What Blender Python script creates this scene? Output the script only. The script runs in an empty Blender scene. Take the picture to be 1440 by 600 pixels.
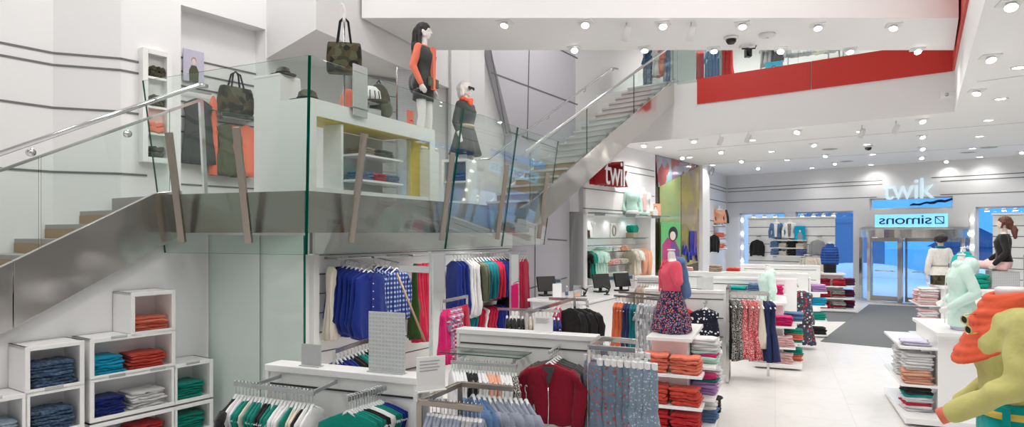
import bpy, bmesh, math, random
from mathutils import Vector, Matrix, noise
R = math.radians
rnd = random.Random(11)
SC = bpy.context.scene
COL = SC.collection
F, H, CX, CY = 930.0, 2.3, 720.0, 327.0          # focal length in pixels of a 1440 wide frame, eye height, principal point


def at(px, py, d):
    return Vector(((px - CX) / F * d, d, H - (py - CY) / F * d))


def atz(px, py, z):
    return at(px, py, (H - z) * F / (py - CY))


class Frame:
    def __init__(s, ox, oy, rot):
        s.o = Vector((ox, oy, 0)); s.rot = rot
        s.ux = Vector((math.cos(R(rot)), math.sin(R(rot)), 0)); s.uy = Vector((-s.ux.y, s.ux.x, 0))

    def w(s, x, y, z=0.0):
        return s.o + s.ux * x + s.uy * y + Vector((0, 0, z))

    def hit(s, px, py, y=0.0):
        d = Vector(((px - CX) / F, 1, -(py - CY) / F))
        t = (y + s.o.dot(s.uy)) / d.dot(s.uy)
        p = d * t
        return ((p - s.o).dot(s.ux), H + p.z)

    def loc(s, p):
        return ((p - s.o).dot(s.ux), (p - s.o).dot(s.uy), p.z)


# ---------------------------------------------------------------- materials
M = {}


def mat(name, col, rough=0.6, metal=0.0, bump=0.0, bscale=40.0, emit=None, estr=1.0, sheen=0.0, spec=0.5):
    m = bpy.data.materials.new(name); m.use_nodes = True
    nt = m.node_tree; b = nt.nodes['Principled BSDF']
    b.inputs['Base Color'].default_value = (*col, 1); b.inputs['Roughness'].default_value = rough
    b.inputs['Metallic'].default_value = metal
    b.inputs['Specular IOR Level'].default_value = spec
    if sheen:
        b.inputs['Sheen Weight'].default_value = sheen
    if emit:
        b.inputs['Emission Color'].default_value = (*emit, 1); b.inputs['Emission Strength'].default_value = estr
    if bump:
        tc = nt.nodes.new('ShaderNodeTexCoord'); n = nt.nodes.new('ShaderNodeTexNoise'); bp = nt.nodes.new('ShaderNodeBump')
        n.inputs['Scale'].default_value = bscale; n.inputs['Detail'].default_value = 3
        bp.inputs['Strength'].default_value = bump; bp.inputs['Distance'].default_value = 0.02
        nt.links.new(tc.outputs['Object'], n.inputs['Vector']); nt.links.new(n.outputs['Fac'], bp.inputs['Height'])
        nt.links.new(bp.outputs['Normal'], b.inputs['Normal'])
    M[name] = m
    return m


def cloth(name, col, rough=0.85):
    return mat(name, col, rough, 0, 0.45, 16.0, sheen=0.15, spec=0.2)


def patt(name, base, cols, scale=18.0, size=0.3, kind='F1', stretch=(1, 1, 1), rough=0.85):
    """base cloth with scattered coloured spots"""
    m = cloth(name, base, rough); nt = m.node_tree; b = nt.nodes['Principled BSDF']
    tc = nt.nodes.new('ShaderNodeTexCoord'); mp = nt.nodes.new('ShaderNodeMapping')
    mp.inputs['Scale'].default_value = stretch
    oi = nt.nodes.new('ShaderNodeObjectInfo'); ml = nt.nodes.new('ShaderNodeMath'); ml.operation = 'MULTIPLY'; ml.inputs[1].default_value = 37.0
    nt.links.new(oi.outputs['Random'], ml.inputs[0]); nt.links.new(ml.outputs[0], mp.inputs['Location'])
    nt.links.new(tc.outputs['Object'], mp.inputs['Vector'])
    v = nt.nodes.new('ShaderNodeTexVoronoi'); v.inputs['Scale'].default_value = scale
    nt.links.new(mp.outputs['Vector'], v.inputs['Vector'])
    th = nt.nodes.new('ShaderNodeMath'); th.operation = 'LESS_THAN'; th.inputs[1].default_value = size
    nt.links.new(v.outputs['Distance'], th.inputs[0])
    sep = nt.nodes.new('ShaderNodeSeparateColor'); nt.links.new(v.outputs['Color'], sep.inputs['Color'])
    cr = nt.nodes.new('ShaderNodeValToRGB'); cr.color_ramp.interpolation = 'CONSTANT'
    el = cr.color_ramp.elements
    while len(el) < len(cols):
        el.new(0.5)
    for i, c in enumerate(cols):
        el[i].position = i / len(cols); el[i].color = (*c, 1)
    nt.links.new(sep.outputs['Red'], cr.inputs['Fac'])
    mx = nt.nodes.new('ShaderNodeMix'); mx.data_type = 'RGBA'
    mx.inputs['A'].default_value = (*base, 1)
    nt.links.new(th.outputs[0], mx.inputs['Factor']); nt.links.new(cr.outputs['Color'], mx.inputs['B'])
    nt.links.new(mx.outputs['Result'], b.inputs['Base Color'])
    return m


def stripes(name, a, bcol, scale=30.0, axis='Z', second=None, rough=0.85, thr=0.5):
    m = cloth(name, a, rough); nt = m.node_tree; b = nt.nodes['Principled BSDF']
    tc = nt.nodes.new('ShaderNodeTexCoord')

    def w(ax, sc):
        n = nt.nodes.new('ShaderNodeTexWave'); n.bands_direction = ax; n.inputs['Scale'].default_value = sc
        nt.links.new(tc.outputs['Object'], n.inputs['Vector'])
        t = nt.nodes.new('ShaderNodeMath'); t.operation = 'GREATER_THAN'; t.inputs[1].default_value = thr
        nt.links.new(n.outputs['Fac'], t.inputs[0]); return t.outputs[0]
    f = w(axis, scale); col = None
    mx = nt.nodes.new('ShaderNodeMix'); mx.data_type = 'RGBA'
    mx.inputs['A'].default_value = (*a, 1); mx.inputs['B'].default_value = (*bcol, 1)
    nt.links.new(f, mx.inputs['Factor']); out = mx.outputs['Result']
    if second:
        g = w('X', scale); m2 = nt.nodes.new('ShaderNodeMix'); m2.data_type = 'RGBA'
        m2.inputs['B'].default_value = (*second, 1); nt.links.new(g, m2.inputs['Factor']); nt.links.new(out, m2.inputs['A'])
        out = m2.outputs['Result']
    nt.links.new(out, b.inputs['Base Color'])
    return m


def thin_glass(name, tint=(0.93, 0.97, 0.95), haze=0.0, hazecol=(0.8, 0.87, 0.85), ior=1.45, rough=0.0):
    m = bpy.data.materials.new(name); m.use_nodes = True; nt = m.node_tree
    for n in list(nt.nodes):
        nt.nodes.remove(n)
    o = nt.nodes.new('ShaderNodeOutputMaterial'); tr = nt.nodes.new('ShaderNodeBsdfTransparent'); gl = nt.nodes.new('ShaderNodeBsdfGlossy')
    lw = nt.nodes.new('ShaderNodeLayerWeight'); lw.inputs['Blend'].default_value = 0.5; pw = nt.nodes.new('ShaderNodeMath'); pw.operation = 'POWER'; pw.inputs[1].default_value = 4.0
    fr = nt.nodes.new('ShaderNodeMath'); fr.operation = 'MULTIPLY_ADD'; fr.inputs[1].default_value = 0.85; fr.inputs[2].default_value = ((ior - 1) / (ior + 1)) ** 2
    nt.links.new(lw.outputs['Facing'], pw.inputs[0]); nt.links.new(pw.outputs[0], fr.inputs[0])
    mx = nt.nodes.new('ShaderNodeMixShader'); tr.inputs['Color'].default_value = (*tint, 1); gl.inputs['Roughness'].default_value = rough
    nt.links.new(fr.outputs[0], mx.inputs[0])
    src = tr.outputs[0]
    if haze:
        df = nt.nodes.new('ShaderNodeBsdfDiffuse'); df.inputs['Color'].default_value = (*hazecol, 1)
        m2 = nt.nodes.new('ShaderNodeMixShader'); m2.inputs[0].default_value = haze
        nt.links.new(tr.outputs[0], m2.inputs[1]); nt.links.new(df.outputs[0], m2.inputs[2]); src = m2.outputs[0]
    nt.links.new(src, mx.inputs[1]); nt.links.new(gl.outputs[0], mx.inputs[2]); nt.links.new(mx.outputs[0], o.inputs['Surface'])
    M[name] = m
    return m


mat('white_wall', (0.86, 0.86, 0.87), 0.7)
mat('grey_wall', (0.56, 0.55, 0.6), 0.6)
mat('ceiling_paint', (0.9, 0.9, 0.9), 0.8)
mat('white_gloss', (0.9, 0.9, 0.9), 0.25)
mat('white_lacquer', (0.88, 0.89, 0.88), 0.35)
mat('groove', (0.16, 0.165, 0.17), 0.5)
mat('dark_groove', (0.03, 0.03, 0.03), 0.6)
mat('red_paint', (0.62, 0.028, 0.018), 0.45)
mat('red_sign', (0.42, 0.012, 0.02), 0.4)
mat('steel', (0.68, 0.66, 0.63), 0.17, 1.0)
mat('fascia_steel', (0.36, 0.33, 0.295), 0.24, 1.0, 0.5, 1.5)
mat('bronze_steel', (0.42, 0.37, 0.32), 0.3, 1.0)
mat('chrome', (0.75, 0.76, 0.77), 0.15, 1.0)
mat('rail_grey', (0.45, 0.48, 0.49), 0.35, 0.8)
mat('tread', (0.40, 0.39, 0.37), 0.75, 0, 0.1, 60)
mat('wood', (0.40, 0.28, 0.17), 0.6)
mat('stair_white', (0.62, 0.62, 0.62), 0.6)
mat('mirror', (0.92, 0.93, 0.93), 0.02, 1.0)
mat('black_plastic', (0.012, 0.012, 0.013), 0.35)
mat('screen_blue', (0.05, 0.12, 0.2), 0.2)
mat('hanger_white', (0.88, 0.88, 0.88), 0.3)
mat('hanger_clear', (0.70, 0.74, 0.74), 0.15)
mat('hook_wire', (0.6, 0.6, 0.6), 0.25, 1.0)
mat('mannequin_white', (0.88, 0.86, 0.84), 0.35)
mat('mannequin_skin', (0.80, 0.68, 0.60), 0.4)
mat('yellow_panel', (0.62, 0.47, 0.02), 0.35)
mat('mat_grey', (0.15, 0.16, 0.17), 0.95, 0, 0.5, 300)
mat('snow', (0.8, 0.85, 0.95), 0.9)
mat('acrylic_grey', (0.5, 0.52, 0.52), 0.3)
mat('paper', (0.85, 0.85, 0.85), 0.6)
mat('print_grey', (0.35, 0.35, 0.37), 0.6)
mat('lamp_glow', (1, 1, 1), 0.5, emit=(1, 0.97, 0.92), estr=14.0)
mat('bulb_glow', (1, 1, 1), 0.5, emit=(1, 0.98, 0.95), estr=6.0)
mat('letter_glow', (0.35, 0.4, 0.42), 0.4, emit=(0.72, 0.92, 1.0), estr=0.55)
mat('sign_blue', (0.25, 0.65, 0.95), 0.4, emit=(0.25, 0.68, 1.0), estr=0.75)
mat('navy_ink', (0.01, 0.05, 0.14), 0.5)
mat('brown_hair', (0.12, 0.035, 0.02), 0.45, 0, 0.6, 60)
mat('black_hair', (0.01, 0.009, 0.009), 0.4, 0, 0.6, 60)
mat('dark_mirror', (0.05, 0.04, 0.02), 0.2)
mat('lens_black', (0.01, 0.01, 0.01), 0.1)
mat('fitting_white', (0.8, 0.8, 0.8), 0.4)
mat('fitting_grey', (0.35, 0.35, 0.36), 0.4)
mat('green_edge', (0.0, 0.10, 0.065), 0.1)
mat('gold', (0.75, 0.6, 0.25), 0.3, 0.6)
mat('dark_bldg', (0.04, 0.10, 0.22), 0.9)
mat('mid_bldg', (0.25, 0.3, 0.4), 0.9)
thin_glass('glass')
thin_glass('glass_door', (0.9, 0.95, 0.97))
thin_glass('glass_frost', (0.80, 0.88, 0.86), 0.6, (0.78, 0.86, 0.83))
thin_glass('glass_skirt', (0.85, 0.9, 0.9), 0.15, (0.8, 0.82, 0.86), 1.6)
thin_glass('acrylic', (0.95, 0.97, 0.97), 0.25, (0.7, 0.72, 0.72))
# cloth colours
for n_, c_ in dict(royal=(0.006, 0.022, 0.20), navy=(0.015, 0.025, 0.09), black=(0.012, 0.012, 0.014), white=(0.82, 0.82, 0.83), cream=(0.72, 0.66, 0.56),
                   teal=(0.0, 0.22, 0.17), deep_teal=(0.0, 0.15, 0.18), mint=(0.52, 0.80, 0.70), pale_mint=(0.66, 0.86, 0.78), turquoise=(0.0, 0.36, 0.36),
                   coral=(0.84, 0.21, 0.13), peach=(0.80, 0.42, 0.28), red=(0.60, 0.025, 0.03), orange_red=(0.70, 0.08, 0.05), crimson=(0.50, 0.012, 0.05), burgundy=(0.22, 0.004, 0.02), pink=(0.80, 0.10, 0.16),
                   hot_pink=(0.70, 0.015, 0.17), pale_pink=(0.82, 0.52, 0.52), lilac=(0.45, 0.25, 0.55), olive=(0.10, 0.11, 0.07), dark_green=(0.03, 0.07, 0.015),
                   grey=(0.35, 0.36, 0.38), charcoal=(0.06, 0.065, 0.065), denim=(0.10, 0.19, 0.36), cyan=(0.0, 0.38, 0.62), terracotta=(0.62, 0.13, 0.05),
                   chambray=(0.25, 0.28, 0.35), chartreuse=(0.60, 0.57, 0.21), scarf=(0.86, 0.13, 0.06), tan=(0.42, 0.34, 0.25), emerald=(0.0, 0.30, 0.22),
                   lavender=(0.60, 0.58, 0.72), cardigan_black=(0.018, 0.018, 0.018), brown=(0.10, 0.05, 0.04)).items():
    cloth(n_, c_)
patt('jeans', (0.06, 0.12, 0.22), [(0.16, 0.26, 0.40), (0.03, 0.06, 0.13)], 9, 0.5)
patt('light_jeans', (0.35, 0.45, 0.55), [(0.5, 0.6, 0.68), (0.3, 0.4, 0.5)], 9, 0.5)
patt('floral_denim', (0.14, 0.20, 0.27), [(0.36, 0.07, 0.06), (0.45, 0.11, 0.08), (0.22, 0.30, 0.38)], 34, 0.36)
patt('dotted_denim', (0.21, 0.28, 0.36), [(0.50, 0.56, 0.62)], 44, 0.30)
patt('floral_skirt', (0.02, 0.02, 0.06), [(0.55, 0.05, 0.06), (0.25, 0.18, 0.42), (0.70, 0.20, 0.10), (0.10, 0.22, 0.35), (0.50, 0.30, 0.40)], 52, 0.46)
patt('polka', (0.012, 0.014, 0.03), [(0.85, 0.85, 0.85)], 22, 0.30)
patt('bw_print', (0.03, 0.03, 0.03), [(0.75, 0.72, 0.68)], 85, 0.42)
patt('red_print', (0.52, 0.03, 0.05), [(0.85, 0.75, 0.70)], 85, 0.38)
patt('grey_print', (0.42, 0.43, 0.45), [(0.7, 0.71, 0.72), (0.22, 0.23, 0.25)], 22, 0.45, stretch=(1, 1, 0.4))
patt('camo', (0.05, 0.055, 0.03), [(0.10, 0.10, 0.06), (0.02, 0.022, 0.015), (0.08, 0.06, 0.035)], 11, 0.7)
patt('bright_print', (0.06, 0.06, 0.08), [(0.7, 0.7, 0.7), (0.5, 0.05, 0.08), (0.1, 0.25, 0.4)], 20, 0.4)
patt('white_print', (0.78, 0.76, 0.73), [(0.4, 0.38, 0.36)], 50, 0.25)
stripes('plaid_blue', (0.02, 0.06, 0.30), (0.35, 0.45, 0.70), 5.5, 'Z', (0.01, 0.015, 0.08), thr=0.6)
stripes('plaid_red', (0.62, 0.03, 0.10), (0.75, 0.72, 0.78), 6, 'Z', (0.35, 0.3, 0.5), thr=0.65)
stripes('blue_puffer', (0.025, 0.10, 0.38), (0.012, 0.04, 0.16), 4.0, 'Z', thr=0.62)
stripes('grid_acrylic', (0.50, 0.53, 0.53), (0.62, 0.65, 0.65), 12.0, 'Z', (0.58, 0.61, 0.61), 0.35, thr=0.75)
stripes('pegboard', (0.60, 0.60, 0.62), (0.35, 0.36, 0.40), 11.0, 'Z', (0.42, 0.43, 0.46), 0.5, thr=0.85)


# floor: pale terrazzo slabs with fine joints
def floor_mat():
    m = mat('floor_stone', (0.8, 0.79, 0.77), 0.28); nt = m.node_tree; b = nt.nodes['Principled BSDF']
    tc = nt.nodes.new('ShaderNodeTexCoord'); mp = nt.nodes.new('ShaderNodeMapping'); mp.inputs['Rotation'].default_value = (0, 0, R(21.7))
    br = nt.nodes.new('ShaderNodeTexBrick'); br.offset = 0.0
    br.inputs['Scale'].default_value = 1.0; br.inputs['Brick Width'].default_value = 0.9; br.inputs['Row Height'].default_value = 0.9
    br.inputs['Mortar Size'].default_value = 0.004; br.inputs['Color1'].default_value = (0.80, 0.79, 0.77, 1); br.inputs['Color2'].default_value = (0.77, 0.76, 0.74, 1)
    br.inputs['Mortar'].default_value = (0.66, 0.65, 0.63, 1)
    n = nt.nodes.new('ShaderNodeTexNoise'); n.inputs['Scale'].default_value = 6; n.inputs['Detail'].default_value = 8
    cr = nt.nodes.new('ShaderNodeValToRGB'); cr.color_ramp.elements[0].position = 0.35; cr.color_ramp.elements[0].color = (0.955, 0.955, 0.95, 1); cr.color_ramp.elements[1].color = (1, 1, 1, 1); cr.color_ramp.elements[1].position = 0.5
    mx = nt.nodes.new('ShaderNodeMix'); mx.data_type = 'RGBA'; mx.blend_type = 'MULTIPLY'; mx.inputs['Factor'].default_value = 1
    nt.links.new(tc.outputs['Object'], mp.inputs['Vector']); nt.links.new(mp.outputs[0], br.inputs['Vector']); nt.links.new(tc.outputs['Object'], n.inputs['Vector'])
    nt.links.new(n.outputs['Fac'], cr.inputs['Fac']); nt.links.new(br.outputs['Color'], mx.inputs['A']); nt.links.new(cr.outputs['Color'], mx.inputs['B'])
    nt.links.new(mx.outputs['Result'], b.inputs['Base Color'])


floor_mat()


def steel_mat():
    m = M['steel']; nt = m.node_tree; b = nt.nodes['Principled BSDF']
    tc = nt.nodes.new('ShaderNodeTexCoord'); n = nt.nodes.new('ShaderNodeTexNoise'); bp = nt.nodes.new('ShaderNodeBump')
    n.inputs['Scale'].default_value = 1.6; n.inputs['Detail'].default_value = 1
    bp.inputs['Strength'].default_value = 0.55; bp.inputs['Distance'].default_value = 0.06
    nt.links.new(tc.outputs['Object'], n.inputs['Vector']); nt.links.new(n.outputs['Fac'], bp.inputs['Height']); nt.links.new(bp.outputs['Normal'], b.inputs['Normal'])
    b.inputs['Anisotropic'].default_value = 0.3


steel_mat()


def iridescent(name, cols, scale):
    m = mat(name, (0.5, 0.5, 0.5), 0.12, 0.55); nt = m.node_tree; b = nt.nodes['Principled BSDF']
    tc = nt.nodes.new('ShaderNodeTexCoord'); v = nt.nodes.new('ShaderNodeTexVoronoi'); v.inputs['Scale'].default_value = scale
    v.distance = 'MANHATTAN'
    cr = nt.nodes.new('ShaderNodeValToRGB'); el = cr.color_ramp.elements
    while len(el) < len(cols):
        el.new(0.5)
    for i, c in enumerate(cols):
        el[i].position = (i + 0.5) / len(cols); el[i].color = (*c, 1)
    sep = nt.nodes.new('ShaderNodeSeparateColor')
    nt.links.new(tc.outputs['Object'], v.inputs['Vector']); nt.links.new(v.outputs['Color'], sep.inputs['Color']); nt.links.new(sep.outputs['Red'], cr.inputs['Fac'])
    nt.links.new(cr.outputs['Color'], b.inputs['Base Color'])


iridescent('dichroic_pink', [(0.45, 0.10, 0.10), (0.35, 0.28, 0.42), (0.30, 0.48, 0.52), (0.42, 0.34, 0.45)], 2.2)
iridescent('dichroic_green', [(0.42, 0.52, 0.18), (0.48, 0.54, 0.22), (0.40, 0.52, 0.22)], 0.8)
iridescent('dichroic_gold', [(0.55, 0.46, 0.12), (0.50, 0.42, 0.20), (0.38, 0.30, 0.22)], 1.6)


# ---------------------------------------------------------------- mesh builder
class MB:
    def __init__(s):
        s.v = []; s.f = []

    def add(s, vs, fs):
        o = len(s.v); s.v += [tuple(p) for p in vs]; s.f += [tuple(i + o for i in f) for f in fs]; return s

    def box(s, x0, x1, y0, y1, z0, z1):
        return s.add([(x0, y0, z0), (x1, y0, z0), (x1, y1, z0), (x0, y1, z0), (x0, y0, z1), (x1, y0, z1), (x1, y1, z1), (x0, y1, z1)],
                     [(0, 3, 2, 1), (4, 5, 6, 7), (0, 1, 5, 4), (1, 2, 6, 5), (2, 3, 7, 6), (3, 0, 4, 7)])

    def prism(s, poly, y0, y1):                      # polygon in xz, extruded in y
        n = len(poly)
        return s.add([(x, y0, z) for x, z in poly] + [(x, y1, z) for x, z in poly],
                     [tuple(range(n)), tuple(range(2 * n - 1, n - 1, -1))] + [(i, (i + 1) % n, n + (i + 1) % n, n + i) for i in range(n)])

    def prismz(s, poly, z0, z1):                     # polygon in xy, extruded in z
        n = len(poly)
        return s.add([(p[0], p[1], z0) for p in poly] + [(p[0], p[1], z1) for p in poly],
                     [tuple(range(n)), tuple(range(2 * n - 1, n - 1, -1))] + [(i, (i + 1) % n, n + (i + 1) % n, n + i) for i in range(n)])

    def quad(s, pts, th):                            # world-space quad with thickness along its normal
        p = [Vector(q) for q in pts]; nn = (p[1] - p[0]).cross(p[-1] - p[0]).normalized() * th
        n = len(p)
        return s.add(p + [q + nn for q in p], [tuple(range(n)), tuple(range(2 * n - 1, n - 1, -1))] + [(i, (i + 1) % n, n + (i + 1) % n, n + i) for i in range(n)])

    def loft(s, rings, cap=True):
        n = len(rings[0]); o = len(s.v)
        for r in rings:
            s.v += [tuple(p) for p in r]
        for i in range(len(rings) - 1):
            for j in range(n):
                s.f.append((o + i * n + j, o + i * n + (j + 1) % n, o + (i + 1) * n + (j + 1) % n, o + (i + 1) * n + j))
        if cap:
            s.f.append(tuple(o + j for j in range(n))); e = o + (len(rings) - 1) * n
            s.f.append(tuple(e + n - 1 - j for j in range(n)))
        return s

    def tube(s, pts, r, n=8, flat=1.0, rs=None, closed=False):
        pts = [Vector(p) for p in pts]; rings = []
        up = Vector((0, 0, 1))
        for i, p in enumerate(pts):
            t = (pts[min(i + 1, len(pts) - 1)] - pts[max(i - 1, 0)])
            t = t.normalized() if t.length > 1e-9 else up
            a = t.cross(up if abs(t.z) < 0.9 else Vector((0, 1, 0))).normalized(); b = a.cross(t).normalized()
            rr = rs[i] if rs else r
            rings.append([p + a * math.cos(2 * math.pi * k / n) * rr + b * math.sin(2 * math.pi * k / n) * rr * flat for k in range(n)])
        return s.loft(rings)

    def beam(s, p, q, w, h):                         # rectangular bar from p to q
        p = Vector(p); q = Vector(q); t = (q - p).normalized(); a = t.cross(Vector((0, 0, 1)) if abs(t.z) < 0.95 else Vector((0, 1, 0))).normalized(); b = a.cross(t).normalized()
        rings = [[c + a * sx * w / 2 + b * sz * h / 2 for sx, sz in ((-1, -1), (1, -1), (1, 1), (-1, 1))] for c in (p, q)]
        return s.loft(rings)

    def lathe(s, prof, n=16, c=(0, 0, 0), xs=1.0, ys=1.0):
        return s.loft([[(c[0] + r * xs * math.cos(2 * math.pi * k / n), c[1] + r * ys * math.sin(2 * math.pi * k / n), c[2] + z) for k in range(n)] for r, z in prof])

    def ell(s, c, r, n=14, m=9, rx=0.0, ry=0.0):
        mt = Matrix.Rotation(rx, 3, 'X') @ Matrix.Rotation(ry, 3, 'Y')
        rings = []
        for i in range(m + 1):
            ph = math.pi * (i + 0.02) / (m + 0.04)
            rings.append([Vector(c) + mt @ Vector((r[0] * math.sin(ph) * math.cos(2 * math.pi * k / n), r[1] * math.sin(ph) * math.sin(2 * math.pi * k / n), r[2] * math.cos(ph))) for k in range(n)])
        return s.loft(rings)

    def cap(s, p, q, r0, r1, n=12):                  # tapered capsule
        p = Vector(p); q = Vector(q); t = (q - p); L = t.length; t.normalize()
        a = t.cross(Vector((0, 0, 1)) if abs(t.z) < 0.9 else Vector((0, 1, 0))).normalized(); b = a.cross(t).normalized()
        rings = []
        for k in range(4):
            an = math.pi / 2 * (1 - k / 3.0); rings.append((p - t * r0 * math.sin(an), max(r0 * math.cos(an), r0 * .05)))
        for k in range(4):
            an = math.pi / 2 * k / 3.0; rings.append((q + t * r1 * math.sin(an), max(r1 * math.cos(an), r1 * .05)))
        return s.loft([[c + a * math.cos(2 * math.pi * j / n) * rr + b * math.sin(2 * math.pi * j / n) * rr for j in range(n)] for c, rr in rings])

    def mesh(s, name, smooth=False):
        me = bpy.data.meshes.new(name); me.from_pydata(s.v, [], s.f)
        bm = bmesh.new(); bm.from_mesh(me); bmesh.ops.recalc_face_normals(bm, faces=bm.faces); bm.to_mesh(me); bm.free()
        if smooth:
            me.shade_smooth()
        return me

    def build(s, name, m, parent=None, smooth=False, bevel=0.0, loc=None, rz=0.0):
        return put(s.mesh(name, smooth), name, m, parent, loc, rz, bevel)


def put(me, name, m, parent=None, loc=None, rz=0.0, bevel=0.0, sc=None):
    o = bpy.data.objects.new(name, me); COL.objects.link(o)
    if not me.materials:
        me.materials.append(None)
    o.material_slots[0].link = 'OBJECT'
    o.material_slots[0].material = M[m] if isinstance(m, str) else m
    if parent is not None:
        o.parent = parent
    if loc is not None:
        o.location = loc
    o.rotation_euler.z = rz
    if sc:
        o.scale = sc
    if bevel:
        b = o.modifiers.new('edge', 'BEVEL'); b.width = bevel; b.segments = 2; b.limit_method = 'ANGLE'
    return o


def tag(o, label, cat, group=None, kind=None):
    o['label'] = label; o['category'] = cat
    if group:
        o['group'] = group
    if kind:
        o['kind'] = kind
    return o


def struct(o):
    o['kind'] = 'structure'
    return o


def thing(name, label, cat, loc=(0, 0, 0), rz=0.0, group=None):
    o = bpy.data.objects.new(name, None); COL.objects.link(o); o.empty_display_size = 0.1
    o.location = loc; o.rotation_euler.z = rz
    return tag(o, label, cat, group)


def fthing(name, label, cat, fr, x=0, y=0, z=0, group=None, rot=0):
    return thing(name, label, cat, fr.w(x, y, z), R(fr.rot + rot), group)


def pane(pts, th, name, parent=None, m='glass', edge='green_edge', origin=None):
    if origin is not None:
        pts = [Vector(p) - Vector(origin) for p in pts]
    me = MB().quad(pts, th).mesh(name); me.materials.append(None); me.materials.append(M[edge])
    n = len(pts)
    for p in me.polygons:
        p.material_index = 0 if len(p.vertices) == n and p.index < 2 else 1
    return put(me, name, m, parent, origin if parent is None else None)


ORD = 'first second third fourth fifth sixth seventh eighth ninth tenth eleventh twelfth thirteenth fourteenth fifteenth sixteenth seventeenth eighteenth nineteenth twentieth'.split()
ORD += ['twenty-' + w for w in ORD[:9]] + ['thirtieth'] + ['thirty-' + w for w in ORD[:9]] + ['fortieth']

# ---------------------------------------------------------------- garments (origin: where the hanger hook meets the rail, width along x)
PROF = dict(
    shirt=[(-.105, .045, .022), (-.125, .085, .028), (-.15, .165, .03), (-.185, .205, .032), (-.3, .195, .034), (-.5, .20, .036), (-.72, .215, .042)],
    tee=[(-.11, .06, .022), (-.13, .10, .028), (-.15, .165, .03), (-.185, .205, .032), (-.3, .19, .034), (-.5, .195, .036), (-.68, .21, .042)],
    tank=[(-.105, .05, .016), (-.13, .115, .024), (-.165, .185, .03), (-.20, .19, .032), (-.27, .165, .032), (-.36, .18, .034), (-.5, .20, .036), (-.74, .235, .045)],
    tunic=[(-.11, .07, .02), (-.14, .13, .03), (-.18, .195, .034), (-.3, .20, .036), (-.5, .215, .042), (-.8, .25, .05), (-1.0, .20, .05)],
    dress=[(-.105, .05, .016), (-.13, .115, .024), (-.165, .185, .03), (-.2, .185, .032), (-.27, .16, .032), (-.34, .165, .034), (-.5, .135, .036), (-.56, .14, .04), (-.8, .21, .05), (-1.08, .26, .06)],
    gown=[(-.115, .12, .016), (-.135, .135, .03), (-.2, .145, .034), (-.42, .15, .036), (-.47, .135, .036), (-.53, .15, .04), (-.8, .21, .05), (-1.08, .25, .06)],
    skirt=[(-.10, .135, .016), (-.13, .14, .02), (-.25, .16, .028), (-.55, .20, .04), (-.9, .22, .05)],
    short_skirt=[(-.10, .14, .016), (-.13, .145, .02), (-.3, .19, .035), (-.52, .24, .05)],
    pants=[(-.10, .17, .02), (-.14, .17, .03), (-.34, .19, .04)],
    coat=[(-.105, .05, .025), (-.125, .09, .035), (-.15, .17, .045), (-.185, .21, .05), (-.4, .20, .05), (-.62, .21, .055)],
)
SLEEVE = dict(shirt=.66, tee=.30, coat=.6)
GM = {}


def lerp_prof(p, n=3):
    out = []
    for i in range(len(p) - 1):
        for k in range(n):
            t = k / n; out.append(tuple(a + (b - a) * t for a, b in zip(p[i], p[i + 1])))
    out.append(p[-1])
    return out


def garment_mesh(kind, var=0):
    key = (kind, var)
    if key in GM:
        return GM[key]
    g = random.Random(hash(kind) % 1 + var * 17 + len(kind)); mb = MB(); prof = lerp_prof(PROF[kind]); n = 30
    z0, z1 = prof[0][0], prof[-1][0]; ph = g.uniform(0, 6); k = {'dress': 4.2, 'gown': 5.0, 'skirt': 4.5, 'short_skirt': 4.5, 'tunic': 3.6, 'tank': 3.2}.get(kind, 2.3)
    rings = []
    for z, a, b in prof:
        t = (z0 - z) / (z0 - z1); ring = []
        for j in range(n):
            th = 2 * math.pi * j / n; c, s = math.cos(th), math.sin(th)
            x = a * math.copysign(abs(c) ** .7, c); y = b * math.copysign(abs(s) ** .8, s)
            y += (0.008 + 0.028 * t) * t * math.sin(k * math.pi * x / a * .9 + ph) + 0.010 * noise.noise(Vector((x * 9, z * 5, var * 3.1)))
            x += 0.010 * noise.noise(Vector((z * 7, var * 2.3, 5 * c)))
            zz = z + (0.03 * t ** 6 * noise.noise(Vector((x * 6, var, 1))) if t > .8 else 0)
            if kind == 'tunic' and t > .7:
                zz += (t - .7) * .45 * (abs(x) / .25) ** 2
            ring.append((x, y, zz))
        rings.append(ring)
    mb.loft(rings)
    if kind == 'pants':
        for sx in (-1, 1):
            mb.loft([[(sx * .088 + a * math.cos(2 * math.pi * j / 14) + .006 * noise.noise(Vector((z * 8, sx, var))), b * math.sin(2 * math.pi * j / 14) + .012 * noise.noise(Vector((z * 6, sx + 2, var))), z) for j in range(14)]
                     for z, a, b in ((-.3, .10, .04), (-.42, .095, .04), (-.6, .08, .036), (-.8, .072, .034), (-1.05, .07, .03))])
    if kind in SLEEVE:
        L = SLEEVE[kind]
        for sx in (-1, 1):
            pts = [(sx * .165, 0, -.165), (sx * .215, .004, -.21)] + [(sx * (.235 + .02 * math.sin(q * 3 + var)), .01 * math.sin(q * 5 + var), -.21 - q * (L - .16)) for q in (.25, .5, .75, 1)]
            w = [.05, .062, .06, .056, .05, .045] if kind != 'tee' else [.05, .065, .068, .07, .072, .075]
            mb.tube(pts, 0, 12, .62, rs=w)
    me = mb.mesh(kind, True); GM[key] = me
    return me


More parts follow.
